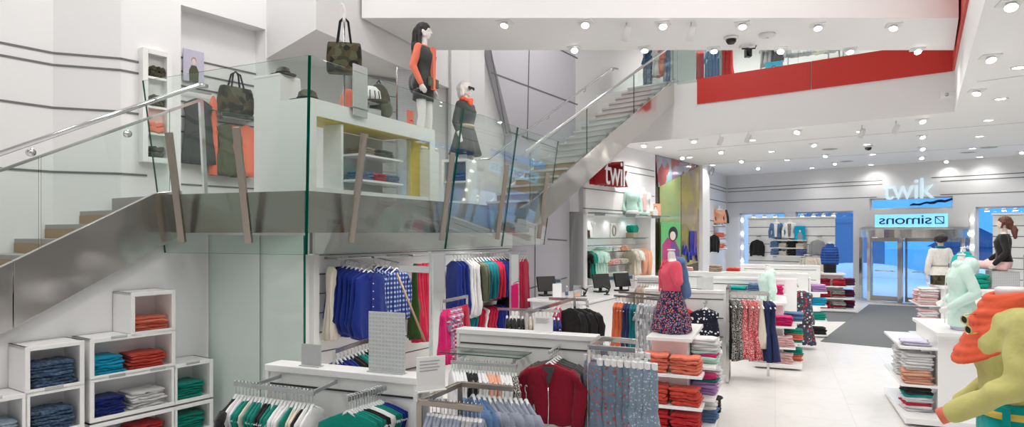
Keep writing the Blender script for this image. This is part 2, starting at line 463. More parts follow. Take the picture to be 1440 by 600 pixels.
def hanger_meshes():
    b = MB()
    for sx in (-1, 1):
        b.tube([(0, 0, -.085), (sx * .03, 0, -.108), (sx * .10, 0, -.152), (sx * .165, 0, -.19), (sx * .185, 0, -.205)], 0, 8, .7, rs=[.012, .012, .011, .011, .011])
    b.tube([(-.16, 0, -.20), (0, 0, -.205), (.16, 0, -.20)], .005, 6)
    h = MB(); pts = [(.0, 0, -.09), (0, 0, -.05)]
    for k in range(9):
        an = -math.pi / 2 + k * math.pi * 1.25 / 8; pts.append((-.026 * math.cos(an) * -1 * .9, 0, -.012 + .026 * math.sin(an)))
    h.tube(pts, .0028, 6)
    c = MB()
    c.tube([(-.15, 0, -.09), (.15, 0, -.09)], .007, 6); c.box(-.013, .013, -.008, .008, -.10, -.06)
    for sx in (-1, 1):
        c.box(sx * .12 - .022, sx * .12 + .022, -.016, .016, -.135, -.08)
    return b.mesh('hanger', True), h.mesh('hook', True), c.mesh('clip_hanger')


HG, HK, CH = hanger_meshes()
# small extras worn by garments that face the aisle
CARE = MB().box(-.014, .014, -.003, 0, -.06, 0).mesh('tag')


def hanger(p, rz, col, label, group, clip=False):
    o = put(CH if clip else HG, 'clip_hanger' if clip else 'clothes_hanger', col, None, p, rz)
    tag(o, label, 'hanger', group); put(HK, 'hook', 'hook_wire', o)
    return o


def row(p0, p1, items, where, end, hang='hanger_white', rz=None, tilt=0.0, thin=0.75, clip=False, drop=0.0, jitter=0.06, wscale=1.0, zscale=1.0):
    """hang garments along a rail from p0 to p1; items: (count, kind, material, colour word, noun)"""
    p0 = Vector(p0); p1 = Vector(p1); seq = [(k, m, c, nn) for cnt, k, m, c, nn in items for _ in range(cnt)]
    n = len(seq); d = p1 - p0; base = math.atan2(d.y, d.x) + math.pi / 2 if rz is None else rz
    out = []
    for i, (k, m, c, nn) in enumerate(seq):
        t = (i + .5) / n; p = p0 + d * t + Vector((0, 0, -drop)); a = base + tilt + rnd.uniform(-jitter, jitter)
        o = put(garment_mesh(k, i % 3), nn.replace(' ', '_').replace('-', '_'), m, None, p, a, sc=(wscale * rnd.uniform(.96, 1.04), thin, zscale * rnd.uniform(.98, 1.03)))
        tag(o, f'{c} {nn}, {ORD[i]} from {end} on {where}', nn.split(' ')[-1], f'garments on {where}')
        if hang:
            hanger(p, a, hang, f'clothes hanger, {ORD[i]} from {end} on {where}', f'hangers on {where}', clip)
        out.append(o)
    return out


# ---------------------------------------------------------------- folded clothes
def fold_mesh(var, lay=2):
    g = random.Random(var); mb = MB(); nx = 12; rings = []
    for i in range(nx + 1):
        u = -1 + 2 * i / nx; e = 1 - max(0, abs(u) - .86) / .14 * .35
        ring = []
        N = 22
        for j in range(N):
            th = 2 * math.pi * j / N; c, s = math.cos(th), math.sin(th)
            y = .5 * math.copysign(abs(c) ** .38, c); z = .5 * math.copysign(abs(s) ** .75, s)
            y -= math.copysign(.035, c) * (1 if abs(z) < .12 else 0) * lay / 2
            q = Vector((u * 2.2, y * 3, var * 7.7))
            z = z * e + .30 * noise.noise(q) + .12 * noise.noise(q * 3)
            y = y * (1 - .04 * (1 - e)) + .10 * noise.noise(Vector((u * 3, z * 2, var * 3.3)))
            ring.append((.5 * u * (1 + .03 * noise.noise(Vector((y * 4, z * 3, var)))), y, z))
        rings.append(ring)
    return mb.loft(rings).mesh('folded', True)


FM = [fold_mesh(i) for i in range(6)]
TIERS = ['lowest']


def stack(p, rz, n, size, m, colour, noun, where, cat=None, group=None):
    w, d, h = size; p = Vector(p)
    ms = m if isinstance(m, list) else [m] * n; cs = colour if isinstance(colour, list) else [colour] * n
    for i in range(n):
        hh = h * rnd.uniform(.92, 1.08)
        pos = 'only' if n == 1 else 'topmost' if i == n - 1 else 'lowest' if i == 0 else ORD[n - 1 - i] + ' down'
        o = put(FM[rnd.randrange(6)], 'folded_' + noun.replace(' ', '_').replace('-', '_'), ms[i], None, p + Vector((rnd.uniform(-.014, .014), rnd.uniform(-.014, .014), h * (i + .5))), rz + R(rnd.uniform(-7, 7)) + (math.pi if rnd.random() < .0 else 0),
                sc=(w * rnd.uniform(.93, 1.03), d * rnd.uniform(.93, 1.0), hh * 1.12))
        tag(o, f'folded {cs[i]} {noun}, {pos} {where}' if n > 1 else f'folded {cs[i]} {noun} {where}', cat or noun.split(' ')[-1], group or f'folded {noun} {where}')


# ---------------------------------------------------------------- figures
WK = bpy.data.scenes.new('workbench')                              # throw-away scene for evaluating modifiers


def blob(mb, name, voxel=0.009, smooth=4, cut=None):
    me = mb.mesh(name); o = bpy.data.objects.new('tmp', me); WK.collection.objects.link(o)
    r = o.modifiers.new('r', 'REMESH'); r.mode = 'VOXEL'; r.voxel_size = voxel
    if smooth:
        s = o.modifiers.new('s', 'SMOOTH'); s.iterations = smooth; s.factor = .5
    WK.view_layers[0].update(); dg = WK.view_layers[0].depsgraph; ev = o.evaluated_get(dg)
    out = bpy.data.meshes.new_from_object(ev); bpy.data.objects.remove(o); out.name = name
    out.shade_smooth(); out.materials.clear()
    return out


def ring(z, a, b, cx=0.0, cy=0.0, n=20, sq=.85):
    return [(cx + a * math.copysign(abs(math.cos(2 * math.pi * k / n)) ** sq, math.cos(2 * math.pi * k / n)), cy + b * math.copysign(abs(math.sin(2 * math.pi * k / n)) ** sq, math.sin(2 * math.pi * k / n)), z) for k in range(n)]


TORSO = [(.84, .125, .085, .01), (.90, .158, .108, .012), (.96, .162, .11, .01), (1.03, .138, .095, 0), (1.09, .118, .085, -.002), (1.17, .125, .09, -.006), (1.26, .142, .108, -.014), (1.32, .150, .112, -.014), (1.38, .158, .09, 0), (1.43, .150, .07, .006), (1.465, .09, .055, .008), (1.49, .05, .048, .008)]


def torso_loft(mb, z0=.84, z1=1.49, grow=0.0, k=1.0):
    mb.loft([ring(z, a * k + grow, b * k + grow, 0, c) for z, a, b, c in TORSO if z0 - 1e-6 <= z <= z1 + 1e-6])


def hand(mb, w, e, side=1, curl=.5):
    """palm and five fingers continuing from elbow e through wrist w"""
    w = Vector(w); t = (w - Vector(e)).normalized(); a = t.cross(Vector((0, 1, 0))).normalized() if abs(t.y) < .9 else Vector((1, 0, 0)); b = a.cross(t).normalized()
    pc = w + t * .075
    mb.cap(w - t * .02, w + t * .03, .024, .026); mb.cap(w + t * .03 + b * .015, pc + b * .018, .017, .016); mb.cap(w + t * .03 - b * .015, pc - b * .018, .017, .016); mb.cap(w + t * .03, pc, .017, .017)
    inn = a * side
    for i, L in enumerate((.066, .078, .074, .058)):
        r0 = pc + b * (.03 - .02 * i); k1 = r0 + t * L * .5 + inn * .008 * curl; k2 = k1 + t * L * .38 * (1 - .3 * curl) + inn * L * .45 * curl
        mb.cap(r0 - t * .01, k1, .0095, .009, 8); mb.cap(k1, k2, .009, .0075, 8)
    th0 = w + t * .02 + b * .026; th1 = th0 + t * .035 + b * .028 + inn * .01; th2 = th1 + t * .03 + inn * .012
    mb.cap(th0, th1, .0125, .0105, 8); mb.cap(th1, th2, .0105, .0085, 8)


def head_shapes(mb, yaw=0.0, tilt=0.0):
    c = Vector((0, -.012, 1.655)); mt = Matrix.Rotation(yaw, 3, 'Z') @ Matrix.Rotation(tilt, 3, 'X')
    P = lambda x, y, z: c + mt @ Vector((x, y, z))
    mb.cap((0, .008, 1.46), (0, -.002, 1.56), .054, .047)
    mb.ell(c + mt @ Vector((0, .012, .02)), (.074, .092, .098))
    mb.cap(P(0, -.03, -.04), P(0, -.045, -.078), .056, .03); mb.cap(P(-.035, -.01, -.05), P(.035, -.01, -.05), .035, .035)
    mb.cap(P(0, -.082, .012), P(0, -.104, -.022), .008, .013, 8); mb.cap(P(-.012, -.092, -.024), P(.012, -.092, -.024), .008, .008, 8)
    mb.cap(P(-.014, -.084, -.05), P(.014, -.084, -.05), .0075, .0075, 8); mb.cap(P(-.012, -.082, -.06), P(.012, -.082, -.06), .0085, .0085, 8)
    for sx in (-1, 1):
        mb.cap(P(sx * .018, -.084, .03), P(sx * .045, -.072, .026), .009, .007, 8); mb.ell(P(sx * .075, .012, -.005), (.008, .018, .03))
    return P


def arms(mb, pose, grow=0.0, upto=1.0, hands=True):
    for sx, (el, wr) in zip((-1, 1), pose):
        sh = Vector((sx * .155, .006, 1.405)); el = Vector(el); wr = Vector(wr)
        mb.cap(sh, el, .05 + grow, .039 + grow)
        if upto > .5:
            q = el + (wr - el) * min(1, (upto - .5) * 2); mb.cap(el, q, .039 + grow, (.026 if upto >= 1 else .032) + grow)
        if hands:
            hand(mb, wr, el, -sx)


def legs(mb, stance, grow=0.0, feet=True):
    for sx, (kn, an) in zip((-1, 1), stance):
        mb.cap((sx * .085, .008, .88), kn, .082 + grow, .054 + grow); mb.cap(kn, an, .054 + grow, .034 + grow)
        c = Vector(kn).lerp(Vector(an), .3) + Vector((0, .012, 0)); mb.ell(c, (.05 + grow, .052 + grow, .11))
        if feet:
            a = Vector(an); mb.cap(a + Vector((0, .03, -.05)), a + Vector((0, -.05, -.05)), .032, .034); mb.cap(a + Vector((0, -.05, -.055)), a + Vector((sx * .01, -.13, -.062)), .036, .024)


RELAX = (((-.215, .02, 1.13), (-.225, -.05, .88)), ((.215, .02, 1.13), (.225, -.05, .88)))
STAND = (((-.09, -.015, .48), (-.095, .02, .085)), ((.09, -.03, .48), (.10, -.02, .085)))
# ================================================================= THE SETTING
W = Frame(1.48, 15.84, 55.7)          # long left wall, x runs away from the eye, y into the wall
TW = Frame(1.69, 15.70, 55.85)        # white wall behind the cash desk
DW = Frame(4.20, 19.40, 55.5)         # coloured mirror wall beyond it
BW = Frame(13.1, 22.0, -47.9)         # street front, y points outdoors
GR = -21.7                            # turn of the sales fixtures
K = Vector((-2.19, 7.02, 0)); L = Vector((0.30, 12.30, 0)); J = Vector((-3.90, 7.70, 0))
ZL = 2.745                            # landing
ZU = 5.98                             # upper floor
T = Vector((3.94, 16.30, 0)); A = Vector((8.43, 12.60, 0)); B = Vector((2.78, 17.25, 0)); C = Vector((3.95, 5.36, 0))
P1 = (-5.80, 8.36); P0 = (-8.6, 4.25); P2 = (-5.10, 8.63); P3 = (-4.66, 9.27); P3b = (-4.87, 9.41); P4 = (-3.87, 10.43); P4b = (-4.08, 10.57); P5 = (-0.55, 13.25)

struct(MB().prismz([(-12, -6), (22, -6), (22, 12.15), (8.4, 27.2), (-12, 27.2)], -.06, 0).build('floor', 'floor_stone'))


def wallseg(mb, p, q, z0, z1, th=.12):
    p = Vector((*p[:2], 0)); q = Vector((*q[:2], 0)); n = Vector((-(q - p).y, (q - p).x, 0)).normalized() * th
    mb.prismz([p, q, q + n, p + n], z0, z1); return mb


# left shop wall under the stair and the landing
struct(MB().prism([(-15, 0), (-7.75, 0), (-7.75, 2.30), (-9.6, 2.30), (-9.68, 2.45), (-11.47, 1.5), (-13.9, .2), (-15, .2)], 0, .12).build('wall_left', 'white_wall', None, loc=W.w(0, 0), rz=R(W.rot)))
sl = MB()
for i in range(7):
    sl.box(-7.66, -2.75, -.03, 0, .03 + i * .28, .03 + i * .28 + .262)
struct(sl.build('wall_left_slats', 'white_lacquer', None, loc=W.w(0, 0), rz=R(W.rot), bevel=.003))
struct(MB().box(-7.7, -2.7, 0, .1, 0, 2.30).build('wall_left_slat_back', 'groove', None, loc=W.w(0, 0), rz=R(W.rot)))
struct(MB().box(-7.7, -2.7, -.06, 0, 1.985, 2.30).box(-7.76, -7.66, -.10, .02, 0, 2.0).build('trim_1', 'white_lacquer', None, loc=W.w(0, 0), rz=R(W.rot)))
gl = W.hit(678, 20, .12); gm = W.hit(720, 190, .12)
struct(MB().prism([(-2.72, 0), (.3, 0), (.3, 8.4), (gl[0] - .3, 8.4), gl, gm, (gm[0], 2.3), (-2.72, 2.3)], .12, .3).build('wall_grey', 'grey_wall', None, loc=W.w(0, 0), rz=R(W.rot)))
jt = MB()
for a_, b_ in (((744, 60), (741, 196)), ((691, 102), (812, 147)), ((690, 70), (712, 188)), ((786, 69), (812, 82)), ((716, 185), (812, 219)), ((770, 336), (797, 338)), ((735, 408), (797, 390)), ((752, 300), (752, 420))):
    p, q = W.hit(*a_, .12), W.hit(*b_, .12); jt.beam((p[0], .118, p[1]), (q[0], .118, q[1]), .012, .03)
struct(jt.build('trim_2', 'groove', None, loc=W.w(0, 0), rz=R(W.rot)))
# facetted white walls above the stair, with the display recess
fw = MB()
wallseg(fw, P0, P1, 0, 8.4); wallseg(fw, P1, P2, 0, 8.4); wallseg(fw, P2, P3, 0, 8.4); wallseg(fw, P3, P4, 5.5, 8.4, .3); wallseg(fw, P3, P3b, 2.6, 5.5, -.02); wallseg(fw, P4b, P4, 2.6, 5.5, -.02)
wallseg(fw, P4, P5, 2.3, 8.4); wallseg(fw, P5, (-.62, 13.6), 2.3, 8.4)
struct(fw.build('wall_upper', 'white_wall'))
struct(wallseg(MB(), P3b, P4b, 2.6, 5.6).build('wall_recess', 'white_wall'))


def groove_on(mb, p, q, za, zb, t=.018):
    p = Vector((*p[:2], za)); q = Vector((*q[:2], zb)); mb.beam(p, q, .02, t)


gv = MB()
for z in (4.57, 4.42, 3.88, 3.07):
    groove_on(gv, P0, P1, z, z, .025); groove_on(gv, P1, P2, z, z, .025)
    e = Vector((*P2, 0)).lerp(Vector((*P3, 0)), .42); groove_on(gv, P2, e, z, z, .025)
for z in (4.83, 4.63, 4.42, 4.2, 3.98, 3.76, 3.0):
    groove_on(gv, P3b, P4b, z, z, .022)
struct(gv.build('trim_3', 'groove'))
# bulkheads and ceilings
struct(MB().prismz([(-2.65, 8.95), (-.87, 13.4), (-.62, 13.5), P4], 5.05, 8.4).build('ceiling_bulkhead_left', 'white_wall'))
struct(MB().prismz([(-2.24, 9.86), (6.66, 9.86), (7.75, 11.6), (-1.56, 11.6)], 5.5, 8.4).build('ceiling_bulkhead', 'ceiling_paint'))
struct(MB().prismz([(-12, -6), (22, -6), (22, 30), (-12, 30)], 8.4, 8.5).build('ceiling_atrium', 'ceiling_paint'))
e1 = (A - C).normalized(); C2 = C - e1 * 1.2
far = [BW.w(-6.6, .1), TW.w(4.5, .3), TW.w(0, .3)]
struct(MB().prismz([A, C2, (22, -6), (22, 12.2), *[(p.x, p.y) for p in far], (B.x - .5, B.y + .1), B], 4.6, 4.614).build('ceiling', 'ceiling_paint'))
nAC = Vector((e1.y, -e1.x, 0)); eAB = (B - A).normalized(); nAB = Vector((-eAB.y, eAB.x, 0)); nAB = nAB if nAB.y > 0 else -nAB
B2 = B - eAB * .0 + eAB * .7
struct(MB().prismz([A, C2, C2 + nAC * .2, A + nAC * .2], 4.615, 8.4).build('wall_atrium_right', 'ceiling_paint'))
struct(MB().prismz([A, B2, B2 + nAB * .2, A + nAB * .2], 4.615, ZU - .02).build('wall_balcony', 'ceiling_paint'))
struct(MB().prismz([A + nAC * .2, B2, B2 + Vector((2, 9, 0)), A + Vector((9, 8, 0))], ZU - .1, ZU).build('floor_upper', 'floor_stone'))
FB = Frame(A.x, A.y, math.degrees(math.atan2(eAB.y, eAB.x)))       # balcony edge, x from the right corner to the stair
ny = 1 if FB.uy.dot(nAB) > 0 else -1
s981 = FB.hit(981, 130)[0]; s1140 = FB.hit(1141, 100)[0]
redg = fthing('balcony_fascia', 'red fascia band along the balcony edge above the lower ceiling', 'fascia', FB, 0, 0, 5.38)
for a_, b_ in ((0.02, s1140 - .012), (s1140 + .012, s981)):
    MB().box(a_, b_, -.035 * ny, 0, 0, .60).build('panel', 'red_paint', redg)
FA = Frame(C2.x, C2.y, math.degrees(math.atan2(e1.y, e1.x)))
redr = fthing('side_fascia', 'red fascia strip on the atrium side, seen edge-on at the top corner', 'fascia', FA, 0, 0, 5.38)
MB().box(0, (A - C2).length - .05, 0, .035, 0, .60).build('panel', 'red_paint', redr)
ct = MB()
for a_, b_ in (((953, 211.5), (1150, 195)), ((1150, 195), (1440, 172)), ((988, 231), (1440, 203)), ((1374, 115), (1440, 106))):
    ct.beam(atz(*a_, 4.599), atz(*b_, 4.599), .012, .006)
struct(ct.build('trim_5', 'fitting_grey'))
struct(wallseg(MB(), TW.w(-.25, .62), TW.w(2.2, .62), 4.6, 8.4).build('wall_stairhead', 'white_wall'))
struct(wallseg(MB(), TW.w(2.2, .62), (3.88, 19.5), ZU, 8.4).build('wall_upper_left', 'white_wall'))
struct(wallseg(MB(), (3.88, 19.5), (4.1, 22.0), ZU, 8.4).build('wall_upper_side', 'white_wall'))
struct(MB().prism([(-4.2, 2.3), (.3, 2.3), (.3, 8.4), (-4.2, 8.4)], .32, .4).build('wall_grey_back', 'white_wall', None, loc=W.w(0, 0), rz=R(W.rot)))
# room closing walls
struct(MB().box(-12, 22, -6.1, -6, 0, 8.4).build('wall_behind', 'white_wall'))
struct(MB().box(-12.1, -12, -6, 28, 0, 8.4).build('wall_outer_left', 'white_wall'))
struct(MB().box(22, 22.1, -6, 12.5, 0, 8.4).build('wall_outer_right', 'white_wall'))
struct(MB().prismz([(-12, 27.2), (14, 35), (14, 35.2), (-12, 27.4)], 0, 8.4).build('wall_outer_back', 'white_wall'))
struct(wallseg(MB(), (15.5, 13.0), (4.0, 22.0), ZU, 8.4, -.12).build('wall_upper_back', 'white_wall'))
struct(wallseg(MB(), (14.0, 35), (22, 12.1), 4.75, 8.4, .1).build('wall_upper_right', 'white_wall'))

# ---- landing with steel fascia
struct(MB().prismz([K, L, (-.45, 12.98), (-.6, 13.3), P4, P3, P2, W.w(-9.75, 1.55), J], 2.31, ZL).build('floor_landing', 'tread'))
fas = thing('landing_fascia', 'brushed steel fascia wrapping the edge of the mezzanine landing', 'fascia', K)


def fasc(p, q, z0, z1, name, off=.012):
    p, q = p - K, q - K; n = Vector(((q - p).y, -(q - p).x, 0)).normalized()
    MB().quad([p + Vector((0, 0, z0)), q + Vector((0, 0, z0)), q + Vector((0, 0, z1)), p + Vector((0, 0, z1))], off).build(name, 'fascia_steel', fas)


fasc(J, K, 2.3, ZL, 'panel', .02); m1 = K.lerp(L, .5)
fasc(K, m1, 2.3, ZL, 'panel', .02); fasc(m1 + (L - K) * .002, L, 2.3, ZL, 'panel', .02)

# ---- lower stair
st = fthing('staircase', 'stair with brushed steel stringer climbing to the mezzanine landing', 'staircase', W)
top = [(-12.4, 1.46), (-11.47, 1.97), (-10.01, 2.75), (-9.72, 2.80)]; bot = [(-9.66, 2.29), (-11.47, 1.33), (-12.4, .84)]
MB().prism([(-11.36, 2.03), (-10.01, 2.75), (-9.70, 2.80), (-9.66, 2.29), (-11.36, 1.385)], -.15, -.08).build('stringer', 'steel', st, bevel=.004)
MB().prism([(-13.0, 1.16), (-11.37, 2.025), (-11.37, 1.38), (-13.0, .52)], -.15, -.08).build('stringer', 'steel', st, bevel=.004)
for i in range(1, 12):
    z = ZL - .172 * i; s = -9.72 - .325 * i
    MB().box(s, s + .36, -.07, 1.85, z - .055, z).build('tread', 'tread', st, bevel=.004)
    MB().box(s + .32, s + .335, -.07, 1.84, z, z + .118).build('riser', 'wood', st)
r1 = MB()
a_, b_ = W.hit(-30, 226, -.2), W.hit(278, 120, -.2); r1.tube([(a_[0], -.2, a_[1]), (b_[0], -.2, b_[1]), (b_[0] + .12, -.2, b_[1] + .01)], .028, 10)
r1.build('handrail', 'chrome', st, True)
r2 = MB(); a_, b_ = W.hit(-30, 250, -.11), W.hit(280, 141, -.11); r2.beam((a_[0], -.11, a_[1]), (b_[0], -.11, b_[1]), .045, .03)
r2.beam((b_[0] + .02, -.11, b_[1] + .015), (b_[0] + .08, -.11, 2.75), .045, .045)
r2.build('top_rail', 'chrome', st)
for px, py in ((44, 214), (180, 188)):
    p = W.hit(px, py, -.15); MB().lathe([(.0, -.03), (.04, -.03), (.04, .01), (.0, .01)], 16).build('bracket', 'chrome', st, True, loc=(p[0], -.15, p[1])).rotation_euler = (R(90), 0, 0)
for (pa, pb) in ((-40, 54), (57, 238)):
    q = []
    for px in (pa, pb):
        s_ = W.hit(px, 300, -.12)[0]; zz = 2.75 + (s_ + 10.01) * .533; zr = a_[1] + (b_[1] - a_[1]) * (s_ - a_[0]) / (b_[0] - a_[0])
        q.append((s_, zz - .1, zr))
    pane([(q[0][0], -.125, q[0][1]), (q[1][0], -.125, q[1][1]), (q[1][0], -.125, q[1][2]), (q[0][0], -.125, q[0][2])], .012, 'glass_pane', st)

# ---- glass balustrade of the landing, leaning outwards
nL = Vector((-.37, -.929, 0)); eR = (L - K).normalized(); nR = Vector((eR.y, -eR.x, 0)); vL = (J - K).normalized()
lean = lambda z: .07 + (z - 2.3) * .15
bal = thing('glass_balustrade', 'outward leaning glass balustrade with steel posts around the landing', 'balustrade', K)


def bp(p, z, n):
    q = p + (n * lean(z) if not isinstance(n, tuple) else (n[0] + n[1]) * lean(z)); return Vector((q.x, q.y, z)) - K


def on_edge(p, e, px):
    k = (px - CX) / F; return p + e * ((k * p.y - p.x) / (e.x - k * e.y))


zt, zb = 4.06, 2.07
Jg = on_edge(K, vL, 237)
pane([bp(Jg, zb, nL), bp(K, zb, (nL, nR)), bp(K, zt, (nL, nR)), bp(Jg, zt - .05, nL)], .022, 'glass_pane', bal)
cuts = [K, on_edge(K, eR, 622), on_edge(K, eR, 702), on_edge(K, eR, 762)]
for i in range(3):
    p, q = cuts[i] + (eR * .01 if i else Vector()), cuts[i + 1] - eR * .01; nn = (nL, nR) if i == 0 else nR
    pane([bp(p, zb, nn), bp(q, zb, nR), bp(q, zt, nR), bp(p, zt, nn)], .022, 'glass_pane', bal)
for base, n, px, e in ((K, nL, 265, vL), (K, nL, 358, vL), (K, nR, 486, eR), (K, nR, 614, eR), (K, nR, 693, eR), (K, nR, 752, eR)):
    q = on_edge(base, e, px); lo, hi = bp(q, 2.19, n), bp(q, 3.42, n)
    MB().beam(lo + n * .03, hi + n * .03, .075, .05).build('post', 'bronze_steel', bal, bevel=.004)
# tall frosted screen below the landing
scr = thing('glass_screen', 'tall frosted greenish glass screen standing below the landing corner', 'screen', K)
q0 = W.w(-9.28, -.04); qv = (q0 - K).normalized(); qm = on_edge(K, qv, 369)
for p, q in ((q0, qm + qv * .006), (qm - qv * .006, K)):
    p, q = p - K, q - K
    pane([p, q, q + Vector((0, 0, 2.27)), p + Vector((0, 0, 2.27))], .028, 'glass_pane', scr, 'glass_frost')

# ---- upper stair
e2 = (T - L); run = e2.length; S = Frame(L.x, L.y, math.degrees(math.atan2(e2.y, e2.x)))
us = fthing('staircase', 'upper stair with glass side climbing from the landing to the balcony', 'staircase', S)
NS = 19; rise = (ZU - ZL) / NS; tr = run / NS; sl_ = (ZU - ZL) / run
MB().prism([(-.25, ZL + .02), (.05, ZL + .14), (run + .05, ZU + .12), (run + .25, ZU + .1), (run + .25, ZU - .35), (.3, ZL - .28), (-.25, ZL - .42)], -.06, 0).build('stringer', 'steel', us, bevel=.004)
MB().prism([(0, ZL - .2), (run, ZU - .3), (run, ZU), (0, ZL + .1)], 1.1, 1.14).build('stringer', 'white_wall', us)
MB().prism([(0.3, ZL - .22), (run, ZU - .33), (run, ZU - .2), (0.3, ZL - .1)], 0, 1.1).build('soffit', 'ceiling_paint', us)
for i in range(NS):
    z = ZL + rise * (i + 1)
    MB().box(i * tr, i * tr + tr + .03, 0, 1.1, z - .04, z).build('tread', 'stair_white', us)
    MB().box(i * tr + .03, i * tr + .045, 0, 1.1, z - rise, z - .04).build('riser', 'stair_white' if i > 5 else 'wood', us)
MB().tube([(-.1, -.03, ZL + 1.06), (run + .1, -.03, ZU + 1.0), (run + .35, -.03, ZU + 1.0)], .028, 10).build('handrail', 'chrome', us, True)
for i in range(3):
    a0, a1 = run * i / 3 + .01, run * (i + 1) / 3 - .01
    pane([(a0, -.03, ZL + .08 + a0 * sl_), (a1, -.03, ZL + .08 + a1 * sl_), (a1, -.03, ZL + 1.03 + a1 * sl_), (a0, -.03, ZL + 1.03 + a0 * sl_)], .012, 'glass_pane', us)
MB().tube([(-.5, 1.03, ZL + .95), (0, 1.03, ZL + 1.0), (run * .8, 1.03, ZL + 1.0 + run * .8 * sl_), (run * .8 + .25, 1.03, ZL + 1.02 + run * .8 * sl_)], .022, 10).build('handrail', 'chrome', us, True)
for k in (.1, .35, .6, .82):
    s_ = run * k; MB().tube([(s_, 1.03, ZL + .97 + s_ * sl_), (s_, 1.06, ZL + .90 + s_ * sl_), (s_, 1.10, ZL + .90 + s_ * sl_)], .012, 6).build('bracket', 'chrome', us, True)
for px, py in ((756, 199), (816, 156), (857, 127)):
    pass
# glass guard along the balcony edge
ug = fthing('glass_balustrade', 'frameless glass guard along the upper balcony edge', 'balustrade', FB, 0, 0, ZU)
Lb = (T - A).length - .15
for a0, a1 in ((.1, Lb * .5), (Lb * .5 + .01, s981), (s981 + .01, Lb)):
    pane([(a0, -.02 * ny, -.05), (a1, -.02 * ny, -.05), (a1, -.02 * ny, 1.05), (a0, -.02 * ny, 1.05)], .012, 'glass_pane', ug)

# ---- white wall behind the cash desk with its recess
tw = MB()
tw.box(0, 4.48, 0, .12, 2.76, 4.62).box(0, .21, 0, .5, 0, 2.76).box(4.13, 4.48, 0, .5, 0, 2.76).box(0, .12, .0, .6, 0, 4.62).box(0, 4.4, 0, .5, 2.74, 2.80)
struct(tw.build('wall_cash', 'white_wall', None, loc=TW.w(0, 0), rz=R(TW.rot)))
struct(MB().box(0, 4.48, .48, .6, 0, 2.8).build('wall_cash_back', 'white_wall', None, loc=TW.w(0, 0), rz=R(TW.rot)))
tg = MB()
for z, a0, a1 in ((4.10, 2.05, 4.4), (3.93, 2.05, 4.4), (3.36, 0, 2.3), (3.36, 3.9, 4.4), (2.88, 0, 4.4)):
    tg.box(a0, a1, -.008, .002, z - .011, z + .011)
struct(tg.build('trim_6', 'groove', None, loc=TW.w(0, 0), rz=R(TW.rot)))
# ---- coloured mirror wall
dl = (Vector((6.4, 22.6, 0)) - DW.o).length
struct(MB().box(0, dl, .03, .2, 0, 4.62).build('wall_mirror_back', 'dark_mirror', None, loc=DW.w(0, 0), rz=R(DW.rot)))
dm = fthing('coloured_mirror', 'iridescent mirror panels in pink, green and gold beside the cash wall', 'mirror', DW)


def dpoly(px, y, m, nm):
    MB().prism([DW.hit(*p, y) for p in px], y, y + .02).build(nm, m, dm)


dpoly([(922, 217.5), (983, 233), (958, 246), (926, 263)], 0, 'dichroic_pink', 'upper_panel')
dpoly([(928, 262), (957.5, 246.5), (957.5, 376), (928, 388)], 0, 'dichroic_green', 'side_panel')
dpoly([(958.5, 246), (983, 233.5), (983, 368), (958.5, 375)], 0, 'dichroic_gold', 'side_panel')
sw = MB()
wallseg(sw, DW.w(dl, 0), BW.w(-6.56, 0), 0, 4.62); struct(sw.build('wall_left_far', 'white_wall'))
pl = MB(); p = DW.w(dl, 0); q = DW.w(dl + .75, 0); wallseg(pl, p + Vector((.1, -.07, 0)), q + Vector((.1, -.07, 0)), 0, 4.6, .25); struct(pl.build('column_far', 'white_wall'))
g7 = MB()
SF = Frame(6.4, 22.6, math.degrees(math.atan2(*(BW.w(-6.56, 0) - DW.w(dl, 0)).yx)))
for z in (4.08, 3.95, 3.52, 2.75):
    g7.box(.9, 4.8, -.012, .004, z - .012, z + .012)
struct(g7.build('trim_7', 'groove', None, loc=SF.o, rz=R(SF.rot)))

# ---- street front
bw = MB()
for x0, x1, z0, z1 in ((-6.7, 14, 3.47, 4.62), (-6.7, -1.14, 3.07, 3.47), (1.34, 14, 3.1, 3.47), (4.6, 14, 0, 3.1), (-6.7, -5.97, 0, 3.07), (-4.14, -3.73, 0, 3.07), (-1.66, -1.14, 2.45, 3.07), (-1.66, -1.42, 0, 2.45),
                       (-1.14, 1.34, 2.92, 3.08), (-1.14, -.96, 2.45, 2.92), (1.21, 1.34, 2.45, 2.92), (1.34, 1.95, 2.4, 3.1), (1.78, 1.95, 0, 2.4), (-1.4, 1.8, 2.4, 2.49)):
    bw.box(x0, x1, 0, .25, z0, z1)
struct(bw.build('wall_street', 'white_wall', None, loc=BW.w(0, 0), rz=R(BW.rot)))
g8 = MB()
for z in (4.08, 3.95, 3.52):
    g8.box(-6.5, -.72 if z > 3.6 else -.9, -.006, .004, z - .013, z + .013); g8.box(1.0 if z < 4.0 else .75, 8, -.006, .004, z - .013, z + .013)
struct(g8.build('trim_8', 'groove', None, loc=BW.w(0, 0), rz=R(BW.rot)))
for i, (x0, x1, z0, z1) in enumerate(((-5.97, -4.14, 0.05, 3.07), (-3.73, -1.66, 0.05, 3.07), (1.95, 4.6, 0.05, 3.1), (-1.14, 1.34, 3.08, 3.47))):
    f_ = MB()
    f_.box(x0, x1, .12, .18, z0, z0 + .05).box(x0, x1, .12, .18, z1 - .05, z1).box(x0, x0 + .05, .12, .18, z0, z1).box(x1 - .05, x1, .12, .18, z0, z1)
    o = struct(f_.build(f'window_{i + 1}', 'fitting_white', None, loc=BW.w(0, 0), rz=R(BW.rot)))
    pane([(x0, .15, z0), (x1, .15, z0), (x1, .15, z1), (x0, .15, z1)], .008, 'pane', o, 'glass_door')
